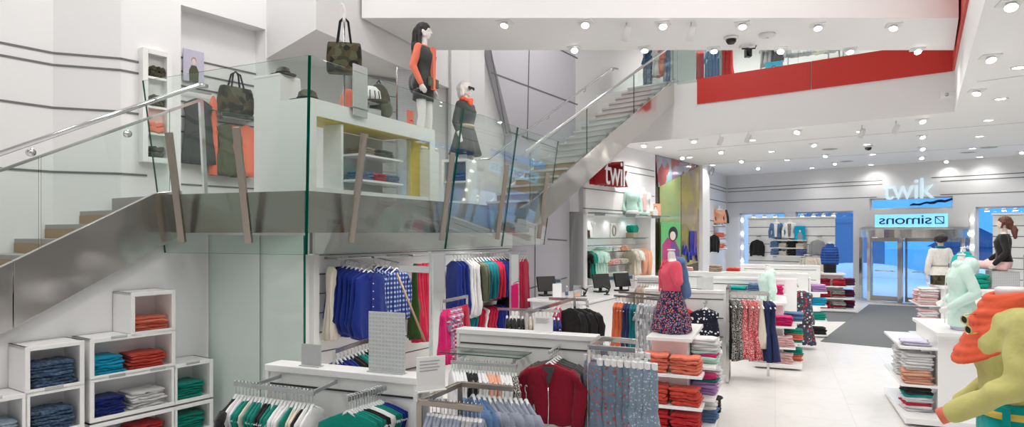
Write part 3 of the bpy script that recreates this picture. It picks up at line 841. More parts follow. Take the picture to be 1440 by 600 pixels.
# ---- outdoors: blue winter dusk
struct(MB().prismz([BW.w(-30, .3), BW.w(30, .3), BW.w(60, 80), BW.w(-60, 80)], -.12, -.04).build('ground_outside', 'snow'))
sb = MB()
for x0, x1, y0, y1, z1 in ((-1.5, 4, 9, 10.5, .9), (-9, -3, 12, 14, .7), (5, 12, 8, 10, .6)):
    sb.ell(((x0 + x1) / 2, (y0 + y1) / 2, 0), ((x1 - x0) / 2, (y1 - y0) / 2, z1), 20, 10)
struct(sb.build('ground_outside_drifts', 'snow', None, True, loc=BW.w(0, 0), rz=R(BW.rot)))
for x, y, w_, h_, m_ in ((-2.2, 16, 3.0, 1.6, 'dark_bldg'), (4.0, 18, 5, 2.0, 'dark_bldg'), (-12, 22, 6, 3.0, 'mid_bldg'), (12, 20, 7, 3.0, 'dark_bldg')):
    b_ = MB().box(-w_ / 2, w_ / 2, 0, 3, 0, h_); b_.prism([(-w_ / 2 - .2, h_), (w_ / 2 + .2, h_), (0, h_ + 1.0)], -.1, 3.1)
    o = b_.build('house_outside', m_, None, loc=BW.w(x, y, -.04), rz=R(BW.rot)); o['kind'] = 'structure'

for x, y in ((-6, 5), (.5, 6), (6, 5), (2, 12), (-9, 12)):  # point lights added outdoors to whiten the snow
    l = bpy.data.lights.new('snow_fill_light', 'POINT'); l.energy = 200; l.shadow_soft_size = .2; l.color = (.85, .93, 1); lo = bpy.data.objects.new('snow_fill_light', l); COL.objects.link(lo); lo.location = BW.w(x, y, 4.6)
wd = bpy.data.worlds.new('dusk'); SC.world = wd; wd.use_nodes = True
bgn = wd.node_tree.nodes['Background']; bgn.inputs['Color'].default_value = (0.10, 0.42, 1.0, 1); bgn.inputs['Strength'].default_value = 1.1

# ---- camera
cam = bpy.data.cameras.new('camera'); co = bpy.data.objects.new('camera', cam); COL.objects.link(co)
co.location = (0, 0, H); co.rotation_euler = (R(90), 0, 0); cam.sensor_width = 36; cam.lens = 36 * F / 1440; cam.shift_y = (CY - 300) / 1440
cam.clip_start = .05; cam.clip_end = 300; SC.camera = co
SC.view_settings.view_transform = 'Standard'; SC.view_settings.look = 'None'; SC.view_settings.gamma = 1; SC.view_settings.use_curve_mapping = False
SC.view_settings.exposure = 0.30
try:
    SC.cycles.max_bounces = 10; SC.cycles.transparent_max_bounces = 24; SC.cycles.diffuse_bounces = 5; SC.cycles.glossy_bounces = 4
    SC.cycles.sample_clamp_indirect = 6; SC.cycles.caustics_reflective = False; SC.cycles.caustics_refractive = False
    SC.cycles.use_denoising = True
except Exception:
    pass

# ================================================================= LAMPS
EN = 0.40


def spot(p, power, size=2.6, name='spot_lamp', d=(0, 0, -1), rad=.06, col=(1, .965, .92)):
    l = bpy.data.lights.new(name, 'SPOT'); l.energy = power * EN; l.spot_size = size; l.spot_blend = .8; l.shadow_soft_size = rad; l.color = col
    o = bpy.data.objects.new(name, l); COL.objects.link(o); o.location = p
    o.rotation_euler = Vector(d).to_track_quat('-Z', 'Y').to_euler(); return o


# recessed downlights: trim ring and glowing lens
dl_ring = MB().lathe([(.075, .004), (.115, .004), (.115, -.006), (.10, -.012), (.075, -.004)], 24).mesh('trim_ring', True)
dl_lens = MB().lathe([(.001, -.004), (.085, -.004), (.085, .003), (.001, .003)], 20).mesh('lens', True)
DL = [(926, 206.8, 'beside the cash wall'), (970, 221, 'above the mirror panels'), (1058, 197, 'at the balcony end of the ceiling'), (1085, 213, 'in the middle of the ceiling'), (1107, 225, 'behind the middle seam'), (1141.7, 236, 'close to the street wall'),
      (1209.5, 184.8, 'under the balcony corner'), (1219, 203, 'above the dome camera'), (1227, 217, 'behind the dome camera'), (1225, 231.6, 'above the glowing letters'),
      (1390, 169, 'before the first seam'), (1377.4, 191.6, 'between the seams'), (1367.5, 208.6, 'above the round speaker'), (1378, 220.5, 'nearest the right window'), (1407, 139, 'right of the atrium edge'), (1433, 95, 'nearest the viewer at the right edge'), (1002, 232, 'over the far column')]
for px, py, w_ in DL:
    p = atz(px, py, 4.597); o = thing('ceiling_downlight', f'round recessed downlight {w_}', 'ceiling light', p, 0, 'round recessed downlights in the low ceiling')
    put(dl_ring, 'trim_ring', 'fitting_white', o); put(dl_lens, 'lens', 'lamp_glow', o)
    spot(p + Vector((0, 0, -.03)), 75 if py > 215 and px > 1100 else 130)
sp_box = MB().box(-.11, .11, -.11, .11, -.012, .004).mesh('frame'); sp_head = MB().lathe([(.0, .03), (.05, .03), (.07, -.05), (.062, -.05), (.045, .0)], 18).mesh('lamp_head', True)
sp_lens = MB().lathe([(.001, -.046), (.066, -.046), (.066, -.054), (.001, -.054)], 18).mesh('lens', True)
SPT = [(905.5, 202.4, 4.6, 'over the cash wall sign'), (976, 196, 4.6, 'under the balcony end'), (1014, 211.8, 4.6, 'second along the first seam'), (959.7, 220, 4.6, 'over the mirror panels'), (1043, 224.8, 4.6, 'in front of the far column'), (1066, 235, 4.6, 'at the street end of the seam'),
       (1121, 183, 4.6, 'tucked under the balcony'), (1144, 201.6, 4.6, 'beneath the balcony joint'), (1161, 217, 4.6, 'left of the dome camera'), (1174, 228, 4.6, 'before the street wall'), (1296.7, 167.6, 4.6, 'first in the line over the entrance aisle'), (1296.7, 190, 4.6, 'second in the line over the entrance aisle'),
       (1297, 207, 4.6, 'third in the line over the entrance aisle'), (1296, 220, 4.6, 'last in the line over the entrance aisle'), (1331, 225, 4.6, 'right of the glowing letters'), (1437, 212, 4.6, 'at the far right edge'), (1421.7, 3, 4.6, 'in the top right corner'), (1392.7, 79, 4.6, 'nearest the red strip'), (1374, 127, 4.6, 'by the atrium corner'),
       (710, 31, 5.5, 'first of the front row on the bulkhead'), (823, 31, 5.5, 'second of the front row on the bulkhead'), (932, 33, 5.5, 'third of the front row on the bulkhead'), (1044, 33, 5.5, 'fourth of the front row on the bulkhead'), (1150, 35, 5.5, 'fifth of the front row on the bulkhead'), (1257, 35, 5.5, 'last of the front row on the bulkhead'),
       (808, 67, 5.5, 'first of the rear row on the bulkhead'), (907, 67, 5.5, 'second of the rear row on the bulkhead'), (1004, 68, 5.5, 'third of the rear row on the bulkhead'), (1098, 68.5, 5.5, 'fourth of the rear row on the bulkhead'), (1195, 69, 5.5, 'fifth of the rear row on the bulkhead'), (1290, 69, 5.5, 'last of the rear row on the bulkhead')]
for i, (px, py, z, w_) in enumerate(SPT):
    p = atz(px, py, z - .004); o = thing('spotlight', f'square tilted spotlight {w_}', 'spotlight', p, R(GR), 'square spotlights in the ceilings')
    put(sp_box, 'frame', 'fitting_white', o); h_ = put(sp_head, 'lamp_head', 'fitting_white', o, (0, 0, -.022), sc=(.85, .85, .85)); h_.rotation_euler = (R(rnd.uniform(-34, -20)), R(rnd.uniform(-15, 15)), 0)
    put(sp_lens, 'lens', 'lamp_glow', h_)
    spot(p + Vector((0, 0, -.14)), (30 if py > 218 and px > 1100 else 75 if py > 205 and px > 1100 else 130) if z < 5 else 85)
trk = MB().tube([(0, 0, 0), (0, 0, -.09)], .012, 8); tb = MB().lathe([(.0, .11), (.05, .11), (.062, .05), (.062, -.11), (.05, -.11), (.05, -.08), (0, -.08)], 18)
tkm, tbm = trk.mesh('stem', True), tb.mesh('lamp_can', True)
for px, py, z, w_, s_ in ((881, 32, 5.5, 'white can spotlight hanging from the bulkhead beside the stair top', 1), (972, 32, 5.5, 'white can spotlight hanging from the bulkhead above the balcony glass', 1), (1260, 170, 4.6, 'small can spotlight under the balcony, nearest the entrance aisle', .9),
                          (1212, 176, 4.6, 'small can spotlight under the balcony middle', .9), (1013, 188, 4.6, 'small can spotlight under the balcony beside the stair side', .9), (1052, 184, 4.6, 'small can spotlight under the red band left part', .9), (1001, 234, 4.6, 'grey twin spotlight over the far column', 1.1)):
    p = atz(px, py, z - .002); o = thing('can_spotlight', w_, 'spotlight', p, 0, 'can spotlights')
    put(tkm, 'stem', 'fitting_white', o); k_ = put(tbm, 'lamp_can', 'fitting_white' if 'grey' not in w_ else 'fitting_grey', o, (0, 0, -.17), sc=(s_, s_, s_)); k_.rotation_euler = (R(20), R(15), 0)
# cameras, detectors, speakers
for px, py, z, w_ in ((1028, 52, 5.5, 'dark dome camera on the bulkhead soffit'), (1221, 205, 4.6, 'dark dome camera on the low ceiling')):
    o = thing('dome_camera', w_, 'camera', atz(px, py, z - .002), 0, 'dome cameras')
    MB().lathe([(0, 0), (.12, 0), (.12, -.03), (.10, -.04), (0, -.04)], 20).build('base', 'fitting_white', o, True); MB().lathe([(.085, -.04), (.08, -.08), (.05, -.115), (.001, -.125)], 20).build('dome', 'lens_black', o, True)
o = thing('smoke_detector', 'white smoke detector on the bulkhead soffit', 'detector', atz(1079, 48, 5.498)); MB().lathe([(0, 0), (.13, 0), (.13, -.03), (.10, -.05), (0, -.055)], 20).build('body', 'fitting_white', o, True); MB().box(-.02, .02, -.005, .005, -.062, -.05).build('vent', 'fitting_grey', o)
for px, py, w_ in ((1167, 209.5, 'oval grille before the entrance spotlights'), (1190.5, 226.5, 'oval grille above the slatted window display'), (1362, 214, 'oval grille right of the entrance aisle'), (1391, 207, 'oval grille furthest right on the ceiling')):
    o = thing('ceiling_speaker', f'flat grey {w_}', 'speaker', atz(px, py, 4.598), 0, 'round ceiling speakers'); MB().lathe([(0, .003), (.19, .003), (.19, -.008), (0, -.012)], 28).build('grille', 'fitting_grey', o, True); MB().lathe([(.19, .003), (.215, .003), (.215, -.012), (.19, -.008)], 28).build('rim', 'fitting_white', o, True)
o = thing('projector', 'small white box projector fixed to the balcony corner', 'projector', at(1334, 134, 12.3), R(GR)); MB().box(-.14, .14, -.1, .1, -.05, .06).build('body', 'fitting_white', o, bevel=.01); MB().box(.1, .3, -.02, .02, -.02, .02).build('bracket', 'fitting_white', o); MB().lathe([(0, 0), (.035, 0), (.035, -.02), (0, -.02)], 14).build('lens', 'lens_black', o, True, loc=(-.05, -.1, 0)).rotation_euler = (R(90), 0, 0)
for x, y in ((7, 3.5), (10.5, 3), (8.5, 6.5), (12, 7), (13.5, 11), (15.5, 14.5), (11.5, 14.5), (17.5, 9)):  # added out of view to brighten what the stair steel reflects
    p = Vector((x, y, 4.597)); o = thing('ceiling_downlight', f'added unseen downlight of the right bay at {x:g} by {y:g} metres', 'ceiling light', p, 0, 'round recessed downlights in the low ceiling'); put(dl_ring, 'trim_ring', 'fitting_white', o); put(dl_lens, 'lens', 'lamp_glow', o); spot(p + Vector((0, 0, -.03)), 150)
# lamps added for fill: panels in the atrium roof, then spots without fixtures
for x, y in ((-4.5, 4), (0, 4.5), (3.2, 7), (-3, 8.2), (0, .5), (4, 1.5), (1.5, 13.2), (-5.5, .5)):
    o = thing('added_panel_light', f'added square fill panel in the unseen atrium roof at bay {x:g} by {y:g}', 'ceiling light', (x, y, 8.398), 0, 'added light panels in the atrium roof')
    MB().box(-.6, .6, -.6, .6, -.03, 0).build('frame', 'fitting_white', o)
    l = bpy.data.lights.new('added_roof_light', 'AREA'); l.shape = 'SQUARE'; l.size = 1.1; l.energy = 190 * EN; l.color = (1, .97, .94); lo = bpy.data.objects.new('added_roof_light', l); COL.objects.link(lo); lo.location = (x, y, 8.35)
for k in (.12, .3, .5, .7, .9):
    p = K.lerp(L, k) + Vector((-.45, .1, 2.29)); spot(p, 75, 2.7)  # added below the slab to light the space under the landing
for x, y in ((-4.4, 9.2), (-2.9, 10.2)):
    spot(Vector((x + .9, y - .5, 5.04)), 60)
for k in (.2, .5, .8):
    spot(A.lerp(B, k) + Vector((1.6, 2.2, 8.35)), 380, 2.8)  # no fixtures here, strengthened to brighten the upper floor
for s_ in (1.2, 2.2, 3.3):
    spot(TW.w(s_, .25, 2.72), 18, 2.8)
# ================================================================= SALES FIXTURES
def gframe(x, y, rot=GR):
    return Frame(x, y, rot)


def gondola(fr, ln, th, h, label, grooves=(.13, .42, .71), end=.03, base=True):
    t = fthing('gondola', label, 'display stand', fr, group='white slatted gondola panels')
    MB().box(0, ln, .012, th - .012, .10, h - .05).build('panel', 'white_lacquer', t)
    MB().box(-.004, ln + .004, -.004, th + .004, h - .05, h).build('top_cap', 'white_gloss', t, bevel=.006)
    for x0 in (0, ln - end):
        MB().box(x0, x0 + end, -.002, th + .002, 0, h - .05).build('end_panel', 'white_gloss', t, bevel=.004)
    g = MB()
    for z in grooves:
        g.box(end + .01, ln - end - .01, .004, .014, h - z - .012, h - z)
    g.build('slot_channel', 'dark_groove', t)
    if base:
        MB().box(-.01, ln + .01, -.12, th + .12, 0, .10).build('plinth', 'white_lacquer', t, bevel=.004)
    return t


def signholder(p, rz, w, h, label, m='acrylic', lines=False, name='sign_holder', cat='sign'):
    t = thing(name, label, cat, p, rz)
    MB().box(-w / 2, w / 2, -.004, .004, 0, h).build('plate', m, t); MB().box(-w / 2, w / 2, -.03, .03, 0, .006).build('foot', m if m != 'grid_acrylic' else 'acrylic_grey', t)
    if lines:
        k = MB()
        for i in range(4):
            k.box(-w * .4, w * (.3 - .08 * (i % 2)), -.0065, -.004, h * (.86 - i * .09), h * (.88 - i * .09))
        k.build('print', 'print_grey', t)
    return t


def bar_between(p, q, name, label, m='rail_grey', w=.02, h=.03, arms=(), cat='rail'):
    o = Vector(p); t = thing(name, label, cat, o)
    MB().beam(Vector(p) - o, Vector(q) - o, w, h).build('bar', m, t, bevel=.003)
    for a, b in arms:
        MB().beam(Vector(a) - o, Vector(b) - o, w * .8, h * .9).build('arm', m, t, bevel=.003)
    return t


# ---- gondola nearest the viewer
GA = gframe(-1.787, 4.79)
gondola(GA, 1.258, .17, 1.35, 'white slatted gondola panel nearest the frosted glass screen')
zr = 1.275
a0, a1 = GA.w(.10, -.36, zr), GA.w(.78, -.36, zr)
a0 = at(329.5, 538.5, 4.49); a0.z = zr; a1 = at(442, 552, 4.22); a1.z = zr
bar_between(a0, a1, 'hanging_rail', 'grey U shaped hanging rail full of teal, white and black tops', arms=((GA.w(.14, 0, zr), a0 + (a1 - a0) * .22), (GA.w(.62, 0, zr), a1 - (a1 - a0) * .03)))
row(a0 + Vector((0, 0, .012)), a1 + Vector((0, 0, .012)), [(1, 'coat', 'black', 'black', 'jacket'), (2, 'tank', 'white', 'white', 'vest'), (2, 'tank', 'teal', 'teal', 'camisole'), (1, 'tank', 'cream', 'cream', 'vest'), (3, 'tank', 'teal', 'teal', 'camisole'), (2, 'tank', 'black', 'black', 'vest'),
    (2, 'tank', 'teal', 'teal', 'camisole'), (3, 'tank', 'white', 'white', 'vest'), (1, 'tank', 'teal', 'teal', 'camisole'), (2, 'tank', 'cream', 'cream', 'vest'), (1, 'tank', 'black', 'black', 'vest'), (2, 'tank', 'white', 'white', 'camisole')],
    'the U shaped rail', 'the glass screen', 'hanger_clear', tilt=.28, thin=.55)
b0, b1 = GA.w(1.03, -.02, 1.272), at(487.5, 559.5, 4.11); b1.z = 1.265
bar_between(b0, b1, 'faceout_arm', 'short grey faceout arm holding teal and white tops')
row(b0 + (b1 - b0) * .12 + Vector((0, 0, .012)), b1 + Vector((0, 0, .012)), [(2, 'tank', 'royal', 'royal blue', 'vest'), (3, 'tank', 'teal', 'teal', 'vest'), (2, 'tank', 'white', 'white', 'vest'), (2, 'tank', 'black', 'black', 'vest'), (4, 'tank', 'teal', 'teal', 'camisole')],
    'the short faceout arm', 'the gondola', 'hanger_clear', rz=R(GR) + .35, thin=.55, zscale=.95)
signholder(GA.w(.36, .06, 1.351), R(GR), .17, .155, 'small blank grey acrylic holder on the gondola by the glass screen', 'acrylic_grey', name='acrylic_holder', cat='holder')
signholder(GA.w(.98, .07, 1.351), R(GR), .285, .41, 'large grey dotted acrylic panel standing on the front gondola', 'grid_acrylic', name='acrylic_display', cat='display')
signholder(at(606, 549, 4.15), R(28), .19, .215, 'clear acrylic price holder with a printed sheet over the bronze rack', 'paper', True)

# ---- second gondola
GB = gframe(-.551, 6.57)
gondola(GB, 1.412, .17, 1.35, 'white slatted gondola panel behind the burgundy cardigans')
sh = fthing('glass_shelf', 'clear glass shelf above the white hangers on the second gondola', 'shelf', GB, 0, 0, 1.16)
pane([(-.02, -.33, 0), (.80, -.33, 0), (.80, -.01, 0), (-.02, -.01, 0)], .01, 'shelf_board', sh)
for x in (.16, .72):
    MB().prism([(0, 0), (.022, 0), (.022, -.02), (0, -.035)], -.3, 0).build('bracket', 'rail_grey', sh, loc=(x, 0, -.005))
c0, c1 = at(634, 497, 6.05), at(727, 501, 5.85); c0.z = c1.z = 1.19 - .07
bar_between(c0, c1, 'hanging_rail', 'grey rail of white, black and peach tops on the second gondola', arms=((GB.w(.12, 0, 1.12), c0 + (c1 - c0) * .15), (GB.w(.66, 0, 1.12), c1 - (c1 - c0) * .1)))
row(c0, c1, [(5, 'tank', 'white', 'white', 'vest'), (4, 'tank', 'black', 'black', 'vest'), (3, 'tank', 'white', 'white', 'vest'), (4, 'tank', 'peach', 'peach', 'vest'), (4, 'tank', 'white', 'white', 'camisole'), (2, 'tank', 'bw_print', 'black and white', 'vest')],
    'the second gondola rail', 'the wall side', 'hanger_clear', tilt=.5, thin=.7, zscale=.95, drop=-.02)
d0 = GB.w(1.08, -.01, 1.25); d1 = at(772, 492, 5.82); d1.z = 1.245
bar_between(d0, d1, 'faceout_arm', 'short chrome faceout arm holding burgundy cardigans', 'chrome', .026, .03)
row(d0 + (d1 - d0) * .1, d1 + (d1 - d0) * .02, [(3, 'coat', 'charcoal', 'black', 'cardigan'), (2, 'coat', 'burgundy', 'burgundy', 'cardigan')], 'the chrome faceout arm', 'the gondola', 'hanger_white', rz=R(GR) + .05, jitter=.03, thin=.8, wscale=1.08)
# details of the front burgundy cardigan
fc = [o for o in bpy.data.objects if o.get('label', '').startswith('burgundy cardigan, fifth')][0]
zp = MB(); zp.tube([(0, -.062, -.30), (.004, -.064, -.45), (0, -.066, -.63)], .0045, 6); zp.build('zip', 'chrome', fc, True)
MB().tube([(-.06, -.03, -.125), (-.035, -.058, -.2), (0, -.06, -.30), (.035, -.058, -.2), (.06, -.03, -.125)], .007, 8).build('neckband', 'burgundy', fc, True)
MB().box(-.018, .018, -.034, -.028, -.20, -.165).build('label', 'black', fc); MB().prism([(-.055, -.12), (.055, -.12), (0, -.29)], -.050, -.046).build('neck_opening', 'charcoal', fc)
signholder(GB.w(.88, .09, 1.351), R(GR), .19, .145, 'white printed card holder on top of the second gondola', 'paper', True)

# ---- bronze floor rack
rk = thing('garment_rack', 'bronze square tube garment rack carrying grey blue shirts', 'rack', Vector((-.48, 4.35, 0)))
e_ = lambda px, py, d: at(px, py, d)
zk = 1.235
f0 = e_(590, 560, 4.17); f1 = e_(678, 571, 4.0); g0 = e_(647, 537, 4.66); g1 = e_(722, 542, 4.52)
for v_ in (f0, f1, g0, g1):
    v_.z = zk
ro = Vector((-.48, 4.35, 0))
for a, b in ((f0, f1), (g0, g1), (f0, g0)):
    MB().beam(a - ro, b - ro, .035, .035).build('rail', 'bronze_steel', rk, bevel=.003)
for q in (f0, g0):
    MB().beam(Vector((q.x, q.y, zk)) - ro, Vector((q.x, q.y, 0)) - ro, .035, .035).build('leg', 'bronze_steel', rk, bevel=.003)
for a, b in ((f0, f1), (g0, g1)):
    MB().beam(Vector((a.x, a.y, .03)) - ro, Vector((b.x, b.y, .03)) - ro, .035, .035).build('foot_bar', 'bronze_steel', rk, bevel=.003)
row(f0 + (f1 - f0) * .12 + Vector((0, 0, .018)), f1 + Vector((0, 0, .018)), [(9, 'shirt', 'chambray', 'grey blue', 'shirt'), (3, 'shirt', 'grey', 'grey', 'shirt'), (2, 'shirt', 'chambray', 'grey blue', 'shirt')], 'the near bronze rail', 'its leg', 'hanger_white', tilt=.35, thin=.55, zscale=.9)
row(g0 + (g1 - g0) * .2 + Vector((0, 0, .018)), g1 + (g1 - g0) * .28 + Vector((0, 0, .018)), [(3, 'shirt', 'denim', 'dark denim', 'shirt'), (8, 'shirt', 'chambray', 'chambray', 'shirt')], 'the far bronze rail', 'its leg', 'hanger_clear', tilt=.75, thin=.6)
for k_ in ('chambray shirt, eleventh', 'chambray shirt, tenth', 'chambray shirt, ninth'):
    o = [q for q in bpy.data.objects if q.get('label', '').startswith(k_)][0]
    for sx in (-1, 1):
        MB().quad([(sx * .005, -.05, -.16), (sx * .06, -.045, -.105), (sx * .085, -.04, -.14), (sx * .055, -.05, -.2)], .008).build('collar', 'chambray', o)
    MB().box(-.014, .014, -.062, -.05, -.70, -.17).build('placket', 'chambray', o)
    for i in range(6):
        MB().lathe([(.0, 0), (.006, 0), (.006, .004), (0, .004)], 8).build('button', 'hanger_white', o, loc=(0, -.064, -.22 - i * .085)).rotation_euler = (R(90), 0, 0)

# ---- dress rack
dr = thing('garment_rack', 'grey steel double rail rack carrying floral denim dresses', 'rack', Vector((.85, 5.95, 0)))
zd = 1.30
h0, h1, k0, k1 = at(828, 487.5, 5.79), at(894, 492, 5.62), at(846, 475.5, 6.26), at(896, 480, 6.08)
ro = Vector((.85, 5.95, 0))
for v_ in (h0, h1, k0, k1):
    v_.z = zd
for a, b in ((h0, h1), (k0, k1), (h0, k0)):
    MB().beam(a - ro, b - ro, .03, .045).build('rail', 'steel', dr, bevel=.003)
for q in (h0, k0, k1):
    MB().beam(Vector((q.x, q.y, zd)) - ro, Vector((q.x, q.y, 0)) - ro, .03, .03).build('leg', 'steel', dr, bevel=.003)
MB().beam(Vector((h0.x, h0.y, .03)) - ro, Vector((k0.x, k0.y, .03)) - ro, .03, .04).build('foot_bar', 'steel', dr, bevel=.003)
row(h0 + (h1 - h0) * .02, h1 + (h1 - h0) * .28, [(5, 'gown', 'floral_denim', 'red flowered denim', 'dress'), (4, 'gown', 'dotted_denim', 'white dotted denim', 'dress')], 'the near dress rail', 'the gondola side', 'hanger_white', tilt=.85, thin=1.25, clip=True, zscale=1.05)
row(k0 + (k1 - k0) * .02, k1 + (k1 - k0) * .18, [(5, 'gown', 'floral_denim', 'red flowered denim', 'dress'), (3, 'gown', 'dotted_denim', 'white dotted denim', 'dress')], 'the far dress rail', 'the gondola side', 'hanger_white', tilt=.8, thin=1.1, clip=True)
for k_ in ('red flowered denim dress, third from the gondola side on the near', ):
    o = [q for q in bpy.data.objects if q.get('label', '').startswith(k_)][0]
    MB().tube([(-.13, -.05, -.52), (0, -.065, -.53), (.13, -.05, -.52)], .010, 8).build('waist_tie', 'floral_denim', o, True)
    MB().box(.02, .05, -.09, -.085, -.66, -.60).build('price_tag', 'teal', o)


# ---- shelf towers
def tower(fr, label, h=1.11, w=.5, dp=1.3, front=True, side=1, fz=(.73, .38), sz=(.78, .42), m='white_gloss'):
    t = fthing('shelf_tower', label, 'display stand', fr, group='white shelf towers')
    MB().box(.03, w - .06, .12, dp - .05, .1, h - .04).build('core', m, t, bevel=.004)
    MB().box(-.01, w, 0, dp, h - .045, h).build('top_cap', m, t, bevel=.006)
    x0, x1 = (-.03, w + .13) if side > 0 else (-.10, w + .02)
    for z in fz:
        MB().box(x0, x1, -.17, .125, z - .035, z).build('shelf', m, t, bevel=.004)
    for z in sz:
        if side > 0:
            MB().box(w - .065, w + .24, .125, dp, z - .03, z).build('shelf', m, t, bevel=.004)
        else:
            MB().box(-.36, .035, .125, dp, z - .03, z).build('shelf', m, t, bevel=.004)
    MB().box(x0 - (.26 if side < 0 else 0), x1 + (.1 if side > 0 else 0), -.17, dp, .03, .10).build('base', m, t, bevel=.004)
    MB().box(0, w, -.08, dp - .08, 0, .03).build('plinth', 'fitting_grey', t)
    return t


def fstack(fr, x, y, z, n, size, m, colour, noun, where, rot=0):
    stack(fr.w(x, y, z + .002), R(fr.rot + rot), n, size, m, colour, noun, where)


U1 = gframe(1.55, 7.60)
tower(U1, 'white shelf tower of coral trousers under the pink shirted bust')
for z, m, c, nm in ((.73, 'coral', 'coral', 'top'), (.38, 'orange_red', 'orange red', 'middle'), (.10, 'red', 'red', 'bottom')):
    fstack(U1, .10, -.02, z, 5, (.29, .26, .040), m, c, 'trousers', f'in the first pile, {nm} shelf under the pink bust', 4)
    fstack(U1, .44, -.02, z, 5, (.31, .26, .038), m, c, 'trousers', f'in the second pile, {nm} shelf under the pink bust', -4)
fstack(U1, .60, .45, .78, 8, (.25, .3, .036), ['mint', 'mint', 'hot_pink', 'mint', 'white', 'white', 'white', 'white'], ['mint', 'mint', 'magenta', 'mint', 'white', 'white', 'white', 'white'], 'shirt', 'in the top side pile, pink bust tower', 90)
fstack(U1, .60, .85, .78, 6, (.25, .3, .036), 'white', 'white', 'shirt', 'in the top rear pile, pink bust tower', 90)
fstack(U1, .60, .45, .42, 6, (.25, .3, .036), ['lilac', 'lilac', 'lilac', 'lilac', 'teal', 'hot_pink'], ['lilac', 'lilac', 'lilac', 'lilac', 'green', 'magenta'], 'shirt', 'in the middle side pile, pink bust tower', 90)
fstack(U1, .60, .85, .42, 6, (.25, .3, .036), 'white', 'white', 'shirt', 'in the middle rear pile, pink bust tower', 90)
fstack(U1, .60, .45, .10, 6, (.25, .3, .036), ['denim', 'denim', 'denim', 'denim', 'white', 'white'], ['blue', 'blue', 'blue', 'blue', 'white', 'white'], 'shirt', 'in the lowest side pile, pink bust tower', 90)
fstack(U1, .60, .85, .10, 5, (.25, .3, .036), 'black', 'black', 'shirt', 'in the lowest rear pile, pink bust tower', 90)

GE = gframe(2.13, 10.70)
gondola(GE, 1.27, .17, 1.40, 'white slatted gondola panel behind the pink shirted bust')
ef = fthing('panel_frame', 'tall grey metal frame at the aisle end of the polka dot gondola', 'frame', GE, 1.30, 0, 0)
for y in (-.16, .30):
    MB().box(-.02, .02, y, y + .03, .015, 1.46).build('upright', 'steel', ef)
MB().box(-.02, .02, -.16, .33, 1.44, 1.47).build('top_bar', 'steel', ef); MB().box(-.02, .02, -.16, .33, 0, .03).build('foot', 'steel', ef)
for z in (.32, .62, .92):
    MB().box(-.008, .008, -.13, .30, z, z + .28).build('panel', 'white_lacquer', ef)
e0, e1_ = GE.w(.98, -.01, 1.24), GE.w(.98, -.36, 1.235)
bar_between(e0, e1_, 'faceout_arm', 'grey faceout arm holding polka dot tops', 'rail_grey')
row(e0 + (e1_ - e0) * .3, e1_, [(4, 'tank', 'polka', 'polka dot', 'vest')], 'the polka dot arm', 'the gondola', 'hanger_white', rz=R(GR) - .05, wscale=1.1)
e0, e1_ = GE.w(.62, -.01, 1.24), GE.w(.62, -.30, 1.235)
bar_between(e0, e1_, 'faceout_arm', 'grey faceout arm holding red tops', 'rail_grey')
row(e0 + (e1_ - e0) * .4, e1_, [(3, 'tank', 'red', 'red and white', 'vest')], 'the red arm', 'the gondola', 'hanger_white', rz=R(GR) + .1)
signholder(GE.w(.95, .08, 1.401), R(GR), .25, .22, 'blank grey card holder on the polka dot gondola', 'acrylic', name='acrylic_holder', cat='holder')

# rack of terracotta, navy, teal and grey trousers left of the pink bust
rf = thing('garment_rack', 'bronze rack with a column of terracotta, navy, teal and grey garments', 'rack', Vector((1.9, 9.9, 0)))
n0, n1 = at(864, 414, 10.2), at(932, 424, 9.55)
n0.z = n1.z = 1.33; ro = Vector((1.9, 9.9, 0))
MB().beam(n0 - ro, n1 - ro, .03, .03).build('rail', 'bronze_steel', rf); n2, n3 = n0 + Vector((.12, .3, .03)), n1 + Vector((.12, .3, .03))
MB().beam(n2 - ro, n3 - ro, .03, .03).build('rail', 'bronze_steel', rf)
for q in (n0.lerp(n1, .5), n2.lerp(n3, .5)):
    MB().beam(q - ro, Vector((q.x, q.y, 0)) - ro, .03, .03).build('leg', 'bronze_steel', rf)
row(n0, n1, [(3, 'dress', 'terracotta', 'terracotta', 'dress'), (2, 'dress', 'navy', 'navy', 'dress'), (2, 'dress', 'deep_teal', 'dark teal', 'dress'), (7, 'pants', 'grey_print', 'grey patterned', 'trousers')], 'the bronze trouser rack', 'the cash desk', 'hanger_white', thin=1.2, tilt=.5, zscale=.93)

# rack of patterned dresses on the aisle
rg = thing('garment_rack', 'steel rack of patterned long dresses at the aisle', 'rack', Vector((3.7, 10.4, 0)))
m0, m1 = Vector((3.36, 10.50, 1.34)), Vector((3.98, 10.28, 1.34)); ro = Vector((3.7, 10.4, 0))
for dy in (0, .35):
    MB().beam(m0 - ro + Vector((dy * .37, dy * .93, 0)), m1 - ro + Vector((dy * .37, dy * .93, 0)), .03, .04).build('rail', 'steel', rg)
MB().beam(m0 - ro, m0 - ro + Vector((.13, .33, 0)), .03, .04).build('rail', 'steel', rg)
for q in (m0, m0 + Vector((.13, .33, 0)), m1 + Vector((.13, .33, 0))):
    MB().beam(q - ro, Vector((q.x, q.y, 0)) - ro, .03, .03).build('leg', 'steel', rg)
row(m0 + (m1 - m0) * .0, m1 + (m1 - m0) * .12, [(1, 'dress', 'black', 'black', 'dress'), (2, 'dress', 'bw_print', 'black and white', 'dress'), (3, 'dress', 'red_print', 'red patterned', 'dress'), (1, 'skirt', 'cream', 'cream', 'skirt'), (2, 'dress', 'navy', 'navy', 'dress')], 'the aisle rack', 'its metal frame', 'hanger_white', thin=1.15, tilt=.4, wscale=.85, zscale=.93)

